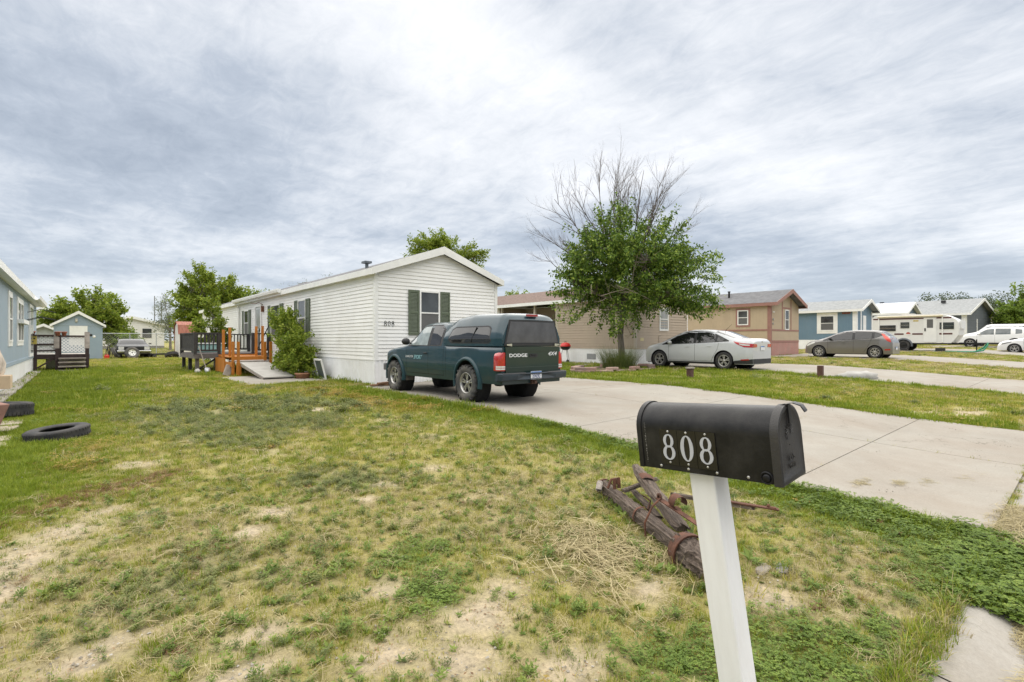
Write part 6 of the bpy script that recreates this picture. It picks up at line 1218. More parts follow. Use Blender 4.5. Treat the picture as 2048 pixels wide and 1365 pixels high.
def lattice(x0, x1, z0, z1, y_, nm='lattice_panel', sp=.095, w=.046):
    mb = MB(); hgt = z1 - z0
    for s in (-1, 1):
        k = -hgt
        while k < (x1 - x0) + hgt:
            ax_, az = x0 + k, z0 if s > 0 else z1; t0 = max(0, x0 - ax_); t1 = min(hgt, x1 - ax_)
            if t1 > t0 + .01: mb.bar((ax_ + t0, y_ + .004 * s, az + s * t0), (ax_ + t1, y_ + .004 * s, az + s * t1), w, .006, (0, 1, 0))
            k += sp * 1.41
    o = mb.build(nm, M_LAT, dk); o['kind'] = 'stuff'; return o
lattice(.12, .70, .86, 1.44, .05); lattice(.75, 1.70, .74, 1.42, 2.86); lattice(.0, .75, .74, 1.42, 2.87)
for k, (z_, y_) in enumerate(((.53, -.26), (.37, -.52), (.21, -.78), (.06, -1.02))):
    mb = MB(); mb.bb((.76, y_ - .14, z_ - .025), (1.62, y_ + .14, z_ + .02)); mb.build('step_tread', M_GRW, dk); mb = MB(); mb.bb((.78, y_ + .1, z_ - .14), (1.60, y_ + .125, z_ - .026)); mb.build('step_riser', M_DBR if k > 1 else M_GRW, dk)
mb = MB(); mb.bar((.12, -.02, .15), (.6, -.02, .5), .06, .09, (0, 1, 0)); mb.build('brace', M_DBR, dk)
M_TER = mat('terracotta', (.42, .15, .10), .8, 9, .15)
for k, (a, b_, z_) in enumerate(((-1.40, 28.0, 1.47), (-.64, 27.95, 1.46), (-.45, 28.05, 1.46))):
    mb = MB(); mb.lathe([(0, 0), (.06, 0), (.085, .13), (.10, .13), (.10, .17), (.085, .17), (.07, .12), (0, .12)], 14); o = mb.build('flower_pot', M_TER); o.location = (a, b_, z_ - .04); tag(o, ['small terracotta pot on the porch rail nearest the blue wall', 'terracotta pot on the porch rail above the left worn post', 'terracotta pot on the porch rail just right of the other two'][k], 'flower pot', 'pots on the porch rail')
bh = thing('birdhouse', 'yellow birdhouse with dark holes and pointed roof beside the porch', 'birdhouse', (-1.34, 26.8, 1.08)); mb = MB(); mb.bb((-.11, -.1, 0), (.11, .1, .32)); mb.build('box', mat('yellow_wood', (.45, .36, .08), .7, 9, .2), bh); mb = MB(); mb.prism([(-.15, .32), (.15, .32), (0, .42)], -.14, .14, 'xz'); mb.build('roof', M_DBR, bh); mb = MB()
for a, z_ in ((-.045, .22), (.05, .22), (0, .1)): mb.lathe([(0, -.102), (.032, -.102)], 12, 'y', (a, 0, z_))
mb.build('hole', M_BLK, bh); mb = MB(); mb.tube([(0, 0, .4), (-.05, 0, .62)], .006, 5); mb.build('hanger', M_BLK, bh)
mb = MB(); mb.bb((-.35, 0, 0), (.35, .05, .42)); 
for k in range(5): mb.bb((-.34 + k * .14, -.01, .0), (-.23 + k * .14, .0, .42))
o = mb.build('skirting_sheet', M_SKIRT); o.location = (-.72, 29.6, 0); tag(o, 'white ribbed sheet standing under the brown porch deck', 'panel')
# ---- blue garden shed
sd = thing('garden_shed', 'light blue gable shed with white roof trim and white door panel', 'shed', (-1.22, 44., -.02)); core(sd, 2.46, 3., -.1, 2.3, 3.1, M_LBL); panels(sd, fG, 0, 3.05, gable_lim(2.46, 2.3, 3.1), .62, M_LBL); roof(sd, 2.46, 3., 2.3, 3.1, .16, M_SHIN, M_WHITE, .15, front=.14)
mb = MB(); fbox(mb, fG, .77, 1.68, .95, 2.22, .016, .04); mb.build('door_panel', M_WHITE, sd); mb = MB(); fbox(mb, fG, 0, 2.46, 2.24, 2.32, .016, .03); mb.build('gable_board', M_LBL, sd); mb = MB(); mb.lathe([(0, -.07), (.07, -.06), (.05, -.02)], 10, 'y', (1.12, 0, 2.52)); mb.bb((1.06, -.06, 2.5), (1.18, -.015, 2.7)); mb.build('wall_ornament', mat('ornament_cream', (.5, .48, .4), .7, 9, .1), sd)
for a, m_ in ((1.85, M_BLK), (2.02, M_WHITE)): mb = MB(); mb.lathe([(0, -.03), (.08, -.03), (.085, -.016)], 14, 'y', (a, 0, 1.62 - (a - 1.85) * .6)); mb.build('wall_disc', m_, sd)
# ---- things around the shed
loose_tyre('spare_wheel', 'spare wheel with white steel rim leaning on the old car front', (2.82, 43.75, .37), .42, .24, (R(72), 0, R(10)), M_WHITE, M_DUSTY); loose_tyre('tyre', 'bare tyre leaning beside the blue shed near the red can', (1.95, 44.3, .38), .40, .22, (R(62), 0, R(75)), None, M_DUSTY)
gc = thing('fuel_can', 'red plastic fuel can on the grass by the blue shed', 'fuel can', (1.45, 43.7, -.03)); mb = MB(); mb.bb((-.14, -.1, 0), (.14, .1, .26)); bevel(mb.build('body', mat('red_plastic', (.55, .02, .015), .4, 9, .1), gc), .04, 3); mb = MB(); mb.tube([(-.08, 0, .26), (-.06, 0, .33), (.05, 0, .33), (.09, 0, .27)], .018, 6); mb.build('handle', MATS['red_plastic'], gc); mb = MB(); mb.tube([(.1, 0, .25), (.13, 0, .36)], .02, 6); mb.build('spout', M_BLK, gc)
bk = thing('bicycle', 'dark old bicycle leaning against the side of the blue shed', 'bicycle', (1.62, 45., -.02), R(100))
for a in (-.5, .5): mb = MB(); mb.lathe([(.30, -.015), (.33, -.02), (.345, 0), (.33, .02), (.30, .015), (.30, -.015)], 28, 'y', (a, 0, .34)); mb.build('wheel', M_TYRE, bk)
mb = MB()
for p0, p1 in (((-.5, .34), (-.12, .75)), ((-.12, .75), (.36, .78)), ((.36, .78), (-.02, .3)), ((-.02, .3), (-.5, .34)), ((-.02, .3), (-.14, .88)), ((.5, .34), (.34, .98)), ): mb.tube([(p0[0], 0, p0[1]), (p1[0], 0, p1[1])], .016, 6)
mb.tube([(.34, -.28, 1.02), (.33, 0, .98), (.34, .28, 1.02)], .013, 6); mb.build('frame', mat('bike_dark', (.05, .03, .03), .5, 9, .2), bk); mb = MB(); mb.lathe([(0, .88), (.09, .89), (.08, .93), (0, .94)], 10, 'z', (-.16, 0, 0)); mb.build('saddle', M_BLK, bk)
ct = thing('flat_cart', 'low black flat cart with a tyre on it beside the barn shed', 'cart', (4.6, 44.6, -.02), R(8)); mb = MB(); mb.bb((-.75, -.3, .22), (.5, .3, .32)); mb.bb((-.85, -.25, .1), (-.75, .25, .24)); mb.build('bed', M_UND, ct)
for a in (-.5, .4):
    for b_ in (-.28, .28): mb = MB(); mb.lathe([(0, -.04), (.12, -.04), (.14, 0), (.12, .04), (0, .04)], 14, 'y', (a, b_, .13)); mb.build('wheel', M_TYRE, ct)
loose_tyre('tyre', 'large black tyre lying tilted beside the white barn shed', (5.15, 44.0, .16), .42, .26, (R(-28), R(12), .6))
# ---- barn shed with rusty roof
bs = thing('barn_shed', 'small white barn shed with rusty red gambrel roof behind the dark deck', 'shed', (5.6, 46.2, 0), R(-90)); gam = [(0, 0), (2.3, 0), (2.3, 1.75), (2.05, 2.35), (1.15, 2.62), (.25, 2.35), (0, 1.75)]; mb = MB(); mb.prism(gam, 0, 3.2, 'xz'); mb.build('wall', mat('shed_white', (.70, .69, .66), .6, 2, .1, dirt=(.35, .25, .18), dirt_amt=.4), bs)
M_RROOF = mat('rusty_roof', (.26, .085, .055), .75, 3., .3, dirt=(.4, .2, .14), dirt_amt=.5, dscale=1.5, stretch=(1, 5, 1))
for (p0, p1) in (((-.04, 1.7), (.22, 2.38)), ((.22, 2.38), (1.15, 2.66)), ((1.15, 2.66), (2.08, 2.38)), ((2.08, 2.38), (2.34, 1.7))): mb = MB(); mb.bar((((p0[0] + p1[0]) / 2), -.08, (p0[1] + p1[1]) / 2), ((p0[0] + p1[0]) / 2, 3.28, (p0[1] + p1[1]) / 2), math.hypot(p1[0] - p0[0], p1[1] - p0[1]), .02, (p0[1] - p1[1], 0, p1[0] - p0[0])); mb.build('roof_sheet', M_RROOF, bs)
mb = MB(); fbox(mb, Fr((0, 0, 0), (1, 0, 0), (0, -1, 0)), -.03, .06, 0, 1.75, 0, .03); mb.build('corner_trim', M_RROOF, bs)
# ---- fence, poles, far houses on the left
fn = thing('chain_link_fence', 'galvanised chain link fence running behind the old car', 'fence', (1.3, 51., 0.)); M_GAL = mat('galvanised', (.45, .47, .48), .45, 9, .1, metal=.5); mb = MB(); mb.tube([(0, 0, 1.8), (7.2, 0, 1.8)], .028, 6); mb.build('top_rail', M_GAL, fn)
for k in range(5): mb = MB(); mb.tube([(.1 + k * 1.75, 0, -.05), (.1 + k * 1.75, 0, 1.86)], .032, 6); mb.build('post', M_GAL, fn)
mb = MB()
for s in (-1, 1):
    for k in range(-12, 48):
        a = k * .16; t0 = max(0, -a) ; t1 = min(1.75, 7.2 - a)
        if t1 > t0: mb.tube([(a + t0, 0, (.04 + t0) if s > 0 else (1.79 - t0)), (a + t1, 0, (.04 + t1) if s > 0 else (1.79 - t1))], .0035, 3, False)
o = mb.build('wire_mesh', M_GAL, fn); o['kind'] = 'stuff'
wh = thing('house', 'white clapboard house with one small window beyond the chain link fence', 'house', (1.5, 74., .28)); M_WCL = mat('white_clapboard', (.74, .73, .71), .6, 2, .04); core(wh, 6.4, 9., -.1, 2.85, 3.7, M_WCL); siding(wh, fG, .35, 3.6, gable_lim(6.4, 2.85, 3.7), .22, M_WCL, proud=.02); roof(wh, 6.4, 9., 2.9, 3.75, .35, M_SHIN, M_WHITE, .25, front=.3); window(wh, Fr(fG.o + fG.n * .02, fG.u, fG.n), 4.3, 5.1, 1.35, 2.35, .04, m=M_BLK, up=M_PANE, lo=M_SCREEN)
mb = MB(); fbox(mb, fG, 0, 6.4, -.1, .34, 0, .03); mb.build('foundation', M_STONE, wh)
w2 = thing('house', 'far white gabled house between the light blue home and the shed', 'house', (-5.2, 62., .1)); core(w2, 5.6, 8., -.1, 2.4, 4.0, M_WCL); siding(w2, fG, .2, 3.9, gable_lim(5.6, 2.4, 4.0), .3, M_WCL, proud=.02); roof(w2, 5.6, 8., 2.4, 4.05, .3, M_WROOF, M_WHITE, .2); mb = MB(); fbox(mb, fG, 3.2, 4.2, 1.2, 2.1, .02, .05); mb.build('window', M_PANE, w2)
w3 = thing('shed', 'grey roofed shed in front of the far white gabled house', 'shed', (-3.3, 52., 0)); core(w3, 2.6, 3., -.1, 1.75, 2.35, mat('grey_wall', (.4, .42, .42), .7, 3, .1)); roof(w3, 2.6, 3., 1.75, 2.4, .2, M_GRS, M_WHITE, .15)
for k, a in enumerate((9.0, 9.9)): mb = MB(); mb.tube([(0, 0, 0), (0, 0, 7.6 - k * .9)], [.09, .06], 8); mb.bb((-.5, -.05, 6.9 - k * .9), (.5, .05, 7.0 - k * .9)) if False else None; o = mb.build('utility_pole', mat('pole_grey', (.20, .21, .23), .8, 9, .2)); o.location = (a, 96., gzf(a, 96)); tag(o, ['taller grey pole rising behind the far white house', 'shorter grey pole rising behind the far white house'][k], 'pole')
# ------------------------------------------------------------------ dark deck, orange steps and ramp at the white home
M_DKD = mat('charcoal_wood', (.030, .028, .028), .75, 6., .35, bump=.4, dirt=(.10, .09, .085), dirt_amt=.4, dscale=4.); M_DKG = mat('worn_grey_deck', (.13, .115, .11), .8, 6., .3, bump=.4); M_ORG = mat('orange_stain', (.44, .16, .018), .55, 8., .2, bump=.2, stretch=(1, 1, .25))
dd = thing('deck', 'charcoal wooden deck with picket rails at the side door of the white home', 'deck', (3.35, 22.3, 0.))
for k in range(24): mb = MB(); mb.bb((.0, .01 + k * .1417, .685), (2.66, .143 + k * .1417, .72)); mb.build('deck_board', M_DKG, dd)
for a, b_ in (((0, -.04, .53), (2.66, 0, .69)), ((-.04, -.04, .53), (0, 3.4, .69)), ((0, 3.4, .53), (2.66, 3.44, .69))): mb = MB(); mb.bb(a, b_); mb.build('rim_joist', M_DKG, dd)
for a, b_ in ((.08, .1), (.08, 1.7), (.08, 3.3), (1.3, .1), (1.3, 3.3), (2.5, .1)): mb = MB(); mb.bar((a, b_, -.1), (a, b_, .53), .12, .12, (1, 0, 0)); mb.build('leg', M_DKD if b_ > .2 else M_DKG, dd)
mb = MB(); mb.bar((.12, .1, .12), (.7, .1, .52), .05, .1, (0, 1, 0)); mb.build('brace', M_DKD, dd)
def rail(ax_, a, b_, z0=.72, z1=1.5, sp=.13, w=.04, fixed=0.):
    def P(u_, v_, z_): return (u_, fixed + v_, z_) if ax_ == 'x' else (fixed + v_, u_, z_)
    for z_, hh in ((z1, .05), (z0 + .12, .07)):
        mb = MB(); mb.bb(P(a, -.045, z_ - hh / 2), P(b_, .045, z_ + hh / 2)); mb.build('rail', M_DKD, dd)
    n = int((b_ - a) / sp)
    for k in range(n): u_ = a + (k + .5) * (b_ - a) / n; mb = MB(); mb.bb(P(u_ - w / 2, -.02, z0 + .155), P(u_ + w / 2, .02, z1 - .025)); mb.build('picket', M_DKD, dd)
    for u_ in (a, b_): mb = MB(); mb.bb(P(u_ - .05, -.05, z0 - .1), P(u_ + .05, .05, z1 + .03)); mb.build('post', M_DKD, dd)
rail('x', .0, .80, fixed=.02); rail('x', 2.0, 2.62, fixed=.02); rail('x', .0, 2.62, fixed=3.36); rail('y', .15, 3.25, sp=.135, w=.1, fixed=.02)
tb = thing('plastic_tub', 'pale turquoise plastic tub standing on the dark deck', 'tub', (4.15, 24.6, .72)); mb = MB(); mb.bb((-.55, -.4, 0), (.55, .4, .36)); bevel(mb.build('body', mat('turquoise_plastic', (.30, .50, .47), .5, 4, .1), tb), .05, 3); mb = MB(); mb.bb((-.6, -.45, .36), (.6, .45, .40)); mb.build('rim', M_WHITE, tb)
os2 = thing('step_frame', 'orange stained step frame with bare uprights in front of the dark deck', 'steps', (4.0, 19.5, 0.))
for (x_, y_, h, b0) in ((.06, 1.62, 1.62, .0), (.26, 1.5, 1.70, .0), (1.16, 1.55, 1.76, .3), (1.37, 1.5, 1.78, .3), (.08, .16, 1.18, .0), (.22, .02, 1.18, -.04), (1.12, .16, 1.18, .3), (1.28, .02, 1.18, .0)): mb = MB(); mb.bar((x_, y_, b0), (x_ + random.uniform(-.015, .015), y_, h), .085, .06, (0, 1, 0)); mb.build('upright', M_ORG, os2)
for nm, a, b_ in (('tread', (.1, 1.0, .60), (1.4, 2.7, .635)), ('tread', (.1, .05, .475), (1.34, 1.0, .505)), ('riser', (.2, .98, .50), (1.3, 1.0, .60)), ('side_board', (.0, 1.1, .06), (.035, 2.7, .58)), ('side_board', (.02, .1, .3), (.05, 1.1, .46)), ('cross_board', (.1, 2.66, .5), (1.4, 2.7, .68))): mb = MB(); mb.bb(a, b_); mb.build(nm, M_ORG if nm != 'tread' or a[2] > .5 else M_GRW, os2)
mb = MB(); mb.bb((.15, -.05, -.04), (.3, .02, .45)); mb.build('kick_board', M_ORG, os2)
rp = thing('ramp', 'pale grey plywood ramp leading down onto the concrete pad', 'ramp'); a0, a1 = Vector((4.72, 19.58, .45)), Vector((4.80, 16.82, .065)); M_PLY = mat('grey_plywood', (.40, .385, .355), .8, 3., .12, bump=.2, dirt=(.28, .25, .22), dirt_amt=.4); mb = MB(); mb.bar(a0, a1, .92, .035); mb.build('deck_sheet', M_PLY, rp)
for s in (-1, 1): mb = MB(); mb.bar(a0 + Vector((s * .43, 0, -.065)), a1 + Vector((s * .43, .12, -.03)), .04, .09); mb.build('bearer', M_GRW, rp)
sv = thing('shovel', 'grey shovel leaning against the corner of the dark deck', 'shovel'); mb = MB(); mb.tube([(3.62, 21.75, .18), (3.44, 22.2, 1.02)], .017, 8); mb.build('handle', M_GRW, sv); mb = MB(); mb.grid([[(3.56, 21.68, .20), (3.64, 21.64, .21), (3.72, 21.68, .20)], [(3.55, 21.62, .08), (3.65, 21.56, .08), (3.75, 21.62, .08)], [(3.58, 21.58, -.01), (3.66, 21.53, -.02), (3.74, 21.58, -.01)]], True); sm_ = mb.build('blade', mat('shovel_steel', (.42, .43, .45), .45, 9, .1, metal=.5), sv); sm_.modifiers.new('thick', 'SOLIDIFY').thickness = .006
rock('concrete_chunk', 'white concrete chunk at the foot of the dark deck corner', 'concrete chunk', (3.40, 22.0, .06), (.22, .2, .2), M_WSTONE, 31)
mb = MB(); mb.bb((-.11, -.045, 0), (.11, .045, .42)); o = mb.build('grey_slab', M_GRW); o.location = (3.88, 19.75, -.02); o.rotation_euler = (R(-22), R(22), 0); bevel(o, .01); tag(o, 'short grey slab leaning on the orange step frame', 'slab')
pl = thing('planter', 'low terracotta planter with weeds beside the ramp', 'planter', (5.42, 16.55, 0.)); mb = MB(); mb.lathe([(0, 0), (.19, 0), (.22, .14), (.24, .14), (.24, .19), (.21, .19), (.2, .15), (0, .15)], 20); mb.build('bowl', mat('terracotta_dusty', (.34, .17, .10), .85, 8, .25), pl); mb = MB(); mb.lathe([(0, .16), (.2, .16)], 16); mb.build('soil', mat('dark_soil', (.06, .045, .03), .95, 9, .4), pl)
os3 = thing('window_sash', 'old white window sash leaning on the skirting of the white home', 'window sash', (5.83, 15.95, 0.), R(90)); mb = MB()
for a in ((-.32, -.27), (.27, .32)): mb.bb((a[0], -.02, 0), (a[1], .02, .66))
mb.bb((-.27, -.02, 0), (.27, .02, .05)); mb.bb((-.27, -.02, .61), (.27, .02, .66)); mb.build('frame', M_WHITE, os3); mb = MB(); mb.bb((-.27, -.004, .05), (.27, .004, .61)); mb.build('pane', M_AGL2, os3); os3.rotation_euler = (R(-14), 0, R(90))
po = thing('leaning_pole', 'dark pole leaning by the side door of the white home', 'pole'); mb = MB(); mb.tube([(5.55, 22.7, .74), (5.95, 22.1, 1.95)], .02, 8); mb.build('shaft', M_DKD, po)
mb = MB(); mb.bar((5.75, 12.35, .05), (6.6, 12.2, .06), .12, .04); mb.bar((5.9, 12.2, .1), (6.5, 12.45, .1), .1, .04); o = mb.build('scrap_boards', mat('scrap_brown', (.20, .11, .06), .8, 7, .25)); tag(o, 'brown scrap boards on the concrete by the pickup front wheel', 'boards')
# ------------------------------------------------------------------ planter of pavers, small posts, grill
gb = thing('garden_border', 'low border of stacked pinkish pavers round the ash tree', 'planter', (15.35, 11.95, gzf(15.3, 12))); M_PAV = [mat('paver_pink_%d' % k, c_, .9, 9, .15, bump=.5, bscale=40) for k, c_ in enumerate(((.34, .22, .185), (.29, .19, .165), (.38, .27, .225), (.25, .18, .16)))]
pm = MB(); pm.bb((-.2, -.11, 0), (.2, .11, .095)); pme = pm.mesh('paver')
for row in range(2):
    for k in range(22):
        a = 2 * math.pi * (k + .5 * row) / 22
        if row and random.random() < .3: continue
        me = bpy.data.meshes.get('paver_%d' % (k % 4)) or pme.copy(); me.name = 'paver_%d' % (k % 4)
        if not me.materials: me.materials.append(M_PAV[k % 4])
        o = link('paver', me, None, gb); x_, y_ = 2.05 * math.cos(a), .95 * math.sin(a); o.location = (x_ * (1 - .02 * row) + random.uniform(-.04, .04), y_ * (1 - .04 * row) + random.uniform(-.04, .04), -.02 + row * .096 + random.uniform(-.006, .006)); o.rotation_euler = (random.uniform(-.03, .03), random.uniform(-.03, .03), math.atan2(.95 * math.cos(a), -2.05 * math.sin(a)) + random.uniform(-.18, .18)); bevel(o, .014, 2)
mb = MB(); mb.lathe([(0, .07), (.93, .05), (.95, -.1)], 28); mb.v = [(a * 2.1, b_ * .95, c_) for a, b_, c_ in mb.v]; mb.build('soil_bed', mat('bed_soil', (.12, .09, .06), .95, 9, .4, bump=.6), gb)
for k, (a, b_, h) in enumerate(((13.56, 7.82, .30), (17.80, 5.78, .34))):
    o = thing('wooden_post', ['short brown post with pale cap on the lawn before the silver sedan', 'short dark brown post at the driveway edge beside the white boulder'][k], 'post', (a, b_, gzf(a, b_))); mb = MB(); mb.bb((-.075, -.075, -.2), (.075, .075, h)); bevel(mb.build('shaft', mat('post_brown', (.10, .05, .04), .85, 8, .3, bump=.4, stretch=(1, 1, .2)), o), .008)
    if k == 0: mb = MB(); mb.bb((-.1, -.1, h), (.1, .1, h + .05)); bevel(mb.build('cap', M_GRW, o), .008)
kg = thing('kettle_grill', 'red kettle grill on black legs by the tan home', 'grill', (17.75, 16.75, gzf(17.7, 16.7))); prof0 = [(0, .62), (.12, .63), (.21, .69), (.25, .78), (.255, .80)]; mb = MB(); mb.lathe(prof0, 20); mb.build('bowl', M_BLK, kg); mb = MB(); mb.lathe([(.262, .80), (.255, .84), (.2, .94), (.1, .98), (0, .99)], 20); mb.build('lid', MATS['red_plastic'], kg)
for k in range(3): a = 2.1 * k + .4; mb = MB(); mb.tube([(.14 * math.cos(a), .14 * math.sin(a), .65), (.3 * math.cos(a), .3 * math.sin(a), .03)], .012, 6); mb.build('leg', M_BLK, kg)
for a in (.4, 2.5): mb = MB(); mb.lathe([(0, -.02), (.08, -.02), (.08, .02), (0, .02)], 14, 'x', (.3 * math.cos(a), .3 * math.sin(a), .08)); mb.build('wheel', M_BLK, kg)
mb = MB(); mb.tube([(-.05, 0, .98), (-.05, 0, 1.03), (.05, 0, 1.03), (.05, 0, .98)], .01, 6); mb.build('handle', M_BLK, kg)
gh = thing('garden_hose', 'green garden hose trailing under the travel trailer hitch', 'hose', (46.8, 6.0, gzf(46.8, 6) + .03)); mb = MB(); mb.tube([(-1.5, 1.6, 0), (-1.6, .6, 0), (-1.4, -.4, .0), (-1.2, -.9, .1), (-1.1, -1.1, .45), (-1.0, -1.1, .6), (-.9, -.9, .3), (-1., -.5, 0)], .05, 6); mb.build('tubing', mat('hose_green', (.02, .22, .12), .5, 9, .2), gh); mb = MB(); mb.bb((-1.7, 1.0, 0), (-1.4, 1.5, .25)); mb.build('reel', M_PLB, gh)
pth = MB(); pth.grid([[(a, b_, gzf(a, b_) + .012) for a in (16.9, 18.35)] for b_ in (13.3, 15.5, 18.4)], False); o = pth.build('path', M_CON2); o['kind'] = 'structure'
# ------------------------------------------------------------------ trees and shrubs
M_BARK = mat('bark_grey', (.17, .145, .12), .9, 9., .3, bump=1., bscale=18., stretch=(3, 3, .6)); M_DEAD = mat('dead_twig', (.115, .095, .085), .9, 9., .25); M_PALE = mat('pale_twig', (.27, .225, .17), .9, 9., .2)
LF_ASH = leafmat('leaf_ash', [(0, (.045, .095, .014)), (.5, (.12, .20, .028)), (.85, (.23, .32, .05)), (1, (.38, .46, .09))], .3); LF_BRT = leafmat('leaf_bright', [(0, (.11, .17, .018)), (.5, (.21, .285, .03)), (1, (.35, .40, .06))], .35)
LF_MID = leafmat('leaf_mid', [(0, (.09, .15, .02)), (.5, (.165, .25, .036)), (1, (.28, .36, .06))], .35); LF_PAL = leafmat('leaf_pale', [(0, (.11, .14, .085)), (.5, (.17, .20, .12)), (1, (.26, .28, .17))], .3); LF_DRK = leafmat('leaf_dark', [(0, (.05, .075, .035)), (.5, (.08, .11, .05)), (1, (.12, .15, .07))], .25)
def leaves(centres, radii, per, ln, w, droop, rg, flat=.8, spray=None):
    """leaf blades round cluster centres; returns vertices and triangles"""
    n = len(centres) * per; c_ = np.repeat(np.asarray(centres, float), per, 0); r_ = np.repeat(np.asarray(radii, float), per)
    d = rg.normal(0, 1, (n, 3)); d /= np.linalg.norm(d, axis=1)[:, None]; p_ = c_ + d * (r_ * rg.uniform(0, 1, n) ** .5)[:, None] * np.array([1, 1, flat])
    if spray is not None:                                       # leaves strung along outward shoots
        tw = np.repeat(spray, per, 0); p_ = c_ + tw * (r_ * rg.uniform(-1.1, 1.5, n))[:, None] + d * (r_ * .42 * rg.uniform(0, 1, n))[:, None]
    ax_ = d * .8 + rg.normal(0, .6, (n, 3)); ax_[:, 2] -= droop; ax_ /= np.linalg.norm(ax_, axis=1)[:, None]; s = np.cross(ax_, rg.normal(0, 1, (n, 3))); s /= np.linalg.norm(s, axis=1)[:, None]
    l_ = (ln * rg.uniform(.6, 1.25, n))[:, None]; w_ = (w * rg.uniform(.7, 1.2, n))[:, None]; up_ = np.cross(s, ax_)
    V = np.stack([p_, p_ + ax_ * l_ * .5 + s * w_ / 2 + up_ * w_ * .15, p_ + ax_ * l_, p_ + ax_ * l_ * .5 - s * w_ / 2 + up_ * w_ * .15], 1).reshape(-1, 3); b0 = np.arange(n) * 4
    return V, np.concatenate([np.stack([b0, b0 + 1, b0 + 2], 1), np.stack([b0, b0 + 2, b0 + 3], 1)])
def curve(a, b_, rg, n=6, bow=.12, sag=0.):
    a, b_ = np.asarray(a, float), np.asarray(b_, float); ln = np.linalg.norm(b_ - a); o1 = rg.normal(0, bow * ln, 3); o2 = rg.normal(0, bow * .5 * ln, 3); out = []
    for k in range(n + 1): f = k / n; out.append(tuple(a + (b_ - a) * f + o1 * math.sin(math.pi * f) * .5 + o2 * math.sin(2 * math.pi * f) * .3 + np.array([0, 0, sag * ln * math.sin(math.pi * f)])))
    return out
def clusters(blobs_, n, rg, shell=.55, hole=.42, sc=.9, seed=0):
    """points through a union of ellipsoids, thinned by noise so that gaps stay open"""
    out = []; vol = np.array([b[3] * b[4] * b[5] for b in blobs_]); vol = vol / vol.sum()
    while len(out) < n:
        b = blobs_[rg.choice(len(blobs_), p=vol)]; d = rg.normal(0, 1, 3); d /= np.linalg.norm(d); r_ = (shell ** 3 + rg.uniform() * (1 - shell ** 3)) ** (1 / 3) if rg.uniform() < .8 else rg.uniform() ** .33
        p_ = np.array(b[:3]) + d * r_ * np.array(b[3:6]); v_ = float(fbm(p_[0] * sc + p_[2] * .6, p_[1] * sc + p_[2] * .9, 1., seed, 2))
        if v_ > hole - .1 * (rg.uniform() < .3): out.append(p_)
    return np.array(out)
def tree(name, label, cat, base, trunk, blobs_, n_cl, per, cr, lf, ln, w, m_b=M_BARK, seed=1, tr_r=.15, limbs=7, droop=.25, group=None, hole=.42, extra=None, sc=.9):
    rg = np.random.default_rng(seed); o = thing(name, label, cat, base, group=group); cl_ = clusters(blobs_, n_cl, rg, hole=hole, seed=seed, sc=sc); mb = MB(); top = trunk[-1]
    pts = [np.array(p_) for p_ in trunk]; nt_ = len(pts); mb.tube(pts, [tr_r * (1.25 if i == 0 else 1 - .5 * i / nt_) for i in range(nt_)], 10)
    ends = []; far_ = cl_[rg.permutation(len(cl_))[:limbs * 6]]; ch = [far_[0]]
    for _ in range(limbs - 1): dm = np.min([[np.linalg.norm(q_ - c2) for q_ in far_] for c2 in ch], 0); ch.append(far_[int(np.argmax(dm))])
    nodes = []
    for q_ in ch:
        s0 = pts[-1] if rg.uniform() < .5 else pts[-2] + (pts[-1] - pts[-2]) * rg.uniform(.1, 1.); c2 = curve(s0, s0 + (q_ - s0) * .85, rg, 7, .12, .08); mb.tube(c2, list(np.linspace(tr_r * .5, tr_r * .1, len(c2))), 6, False); nodes += [np.array(x_) for x_ in c2[2:]]
    nodes = np.array(nodes)
    for q_ in cl_:
        k = int(np.argmin(np.linalg.norm(nodes - q_, axis=1))); c2 = curve(nodes[k], q_, rg, 4, .1, .03); mb.tube(c2, list(np.linspace(tr_r * .1, tr_r * .03, len(c2))), 4, False)
    mb.build('trunk', m_b, o); cen = np.mean([b[:3] for b in blobs_], 0); sp_ = cl_ - cen + rg.normal(0, .5, cl_.shape) * np.abs(cl_ - cen).mean() + np.array([0, 0, .35 * np.abs(cl_ - cen).mean()]); sp_ /= np.linalg.norm(sp_, axis=1)[:, None]
    V_, F_ = leaves(cl_, rg.uniform(cr * .5, cr * 1.4, len(cl_)), per, ln, w, droop, rg, spray=sp_); me = fastmesh('crown', V_, F_); link('crown', me, lf, o); return o
# ---- ash tree with a dead top
AT = (16.5, 12.5, gzf(16.5, 12.5)); rg = np.random.default_rng(77)
cw = lambda r_, f_, z_: (RIGHT.x * r_ + FWD.x * f_, RIGHT.y * r_ + FWD.y * f_, z_)      # crown lobes: across the street view, along it, up
AB = [(*cw(-.3, 0, 3.9), 1.9, 1.9, 1.5), (*cw(.9, .2, 3.5), 2.0, 1.9, 1.2), (*cw(2.6, 0, 3.5), 1.2, 1.2, 1.4), (*cw(-1.3, -.2, 2.9), 1.2, 1.4, 1.1), (*cw(-.2, 0, 5.3), 1.2, 1.1, 1.0), (*cw(1.6, 0, 5.1), .9, .9, .95), (*cw(-1.35, 0, 4.6), .75, .8, .8), (*cw(-1.0, -.2, 2.0), .9, 1.0, .65), (*cw(2.9, .1, 2.7), .9, 1., .6), (*cw(-.1, -.3, 2.1), .75, .8, .5), (*cw(.6, -.3, 4.4), 1.6, 1.4, 1.1), (*cw(-1.8, 0, 2.1), .9, .9, .45), (*cw(-1.9, -.2, 3.2), .7, .9, .8), (*cw(.15, 0, 6.1), .5, .5, .5), (*cw(1.55, 0, 5.9), .35, .35, .6), (*cw(2.6, 0, 4.6), .4, .4, .55)]
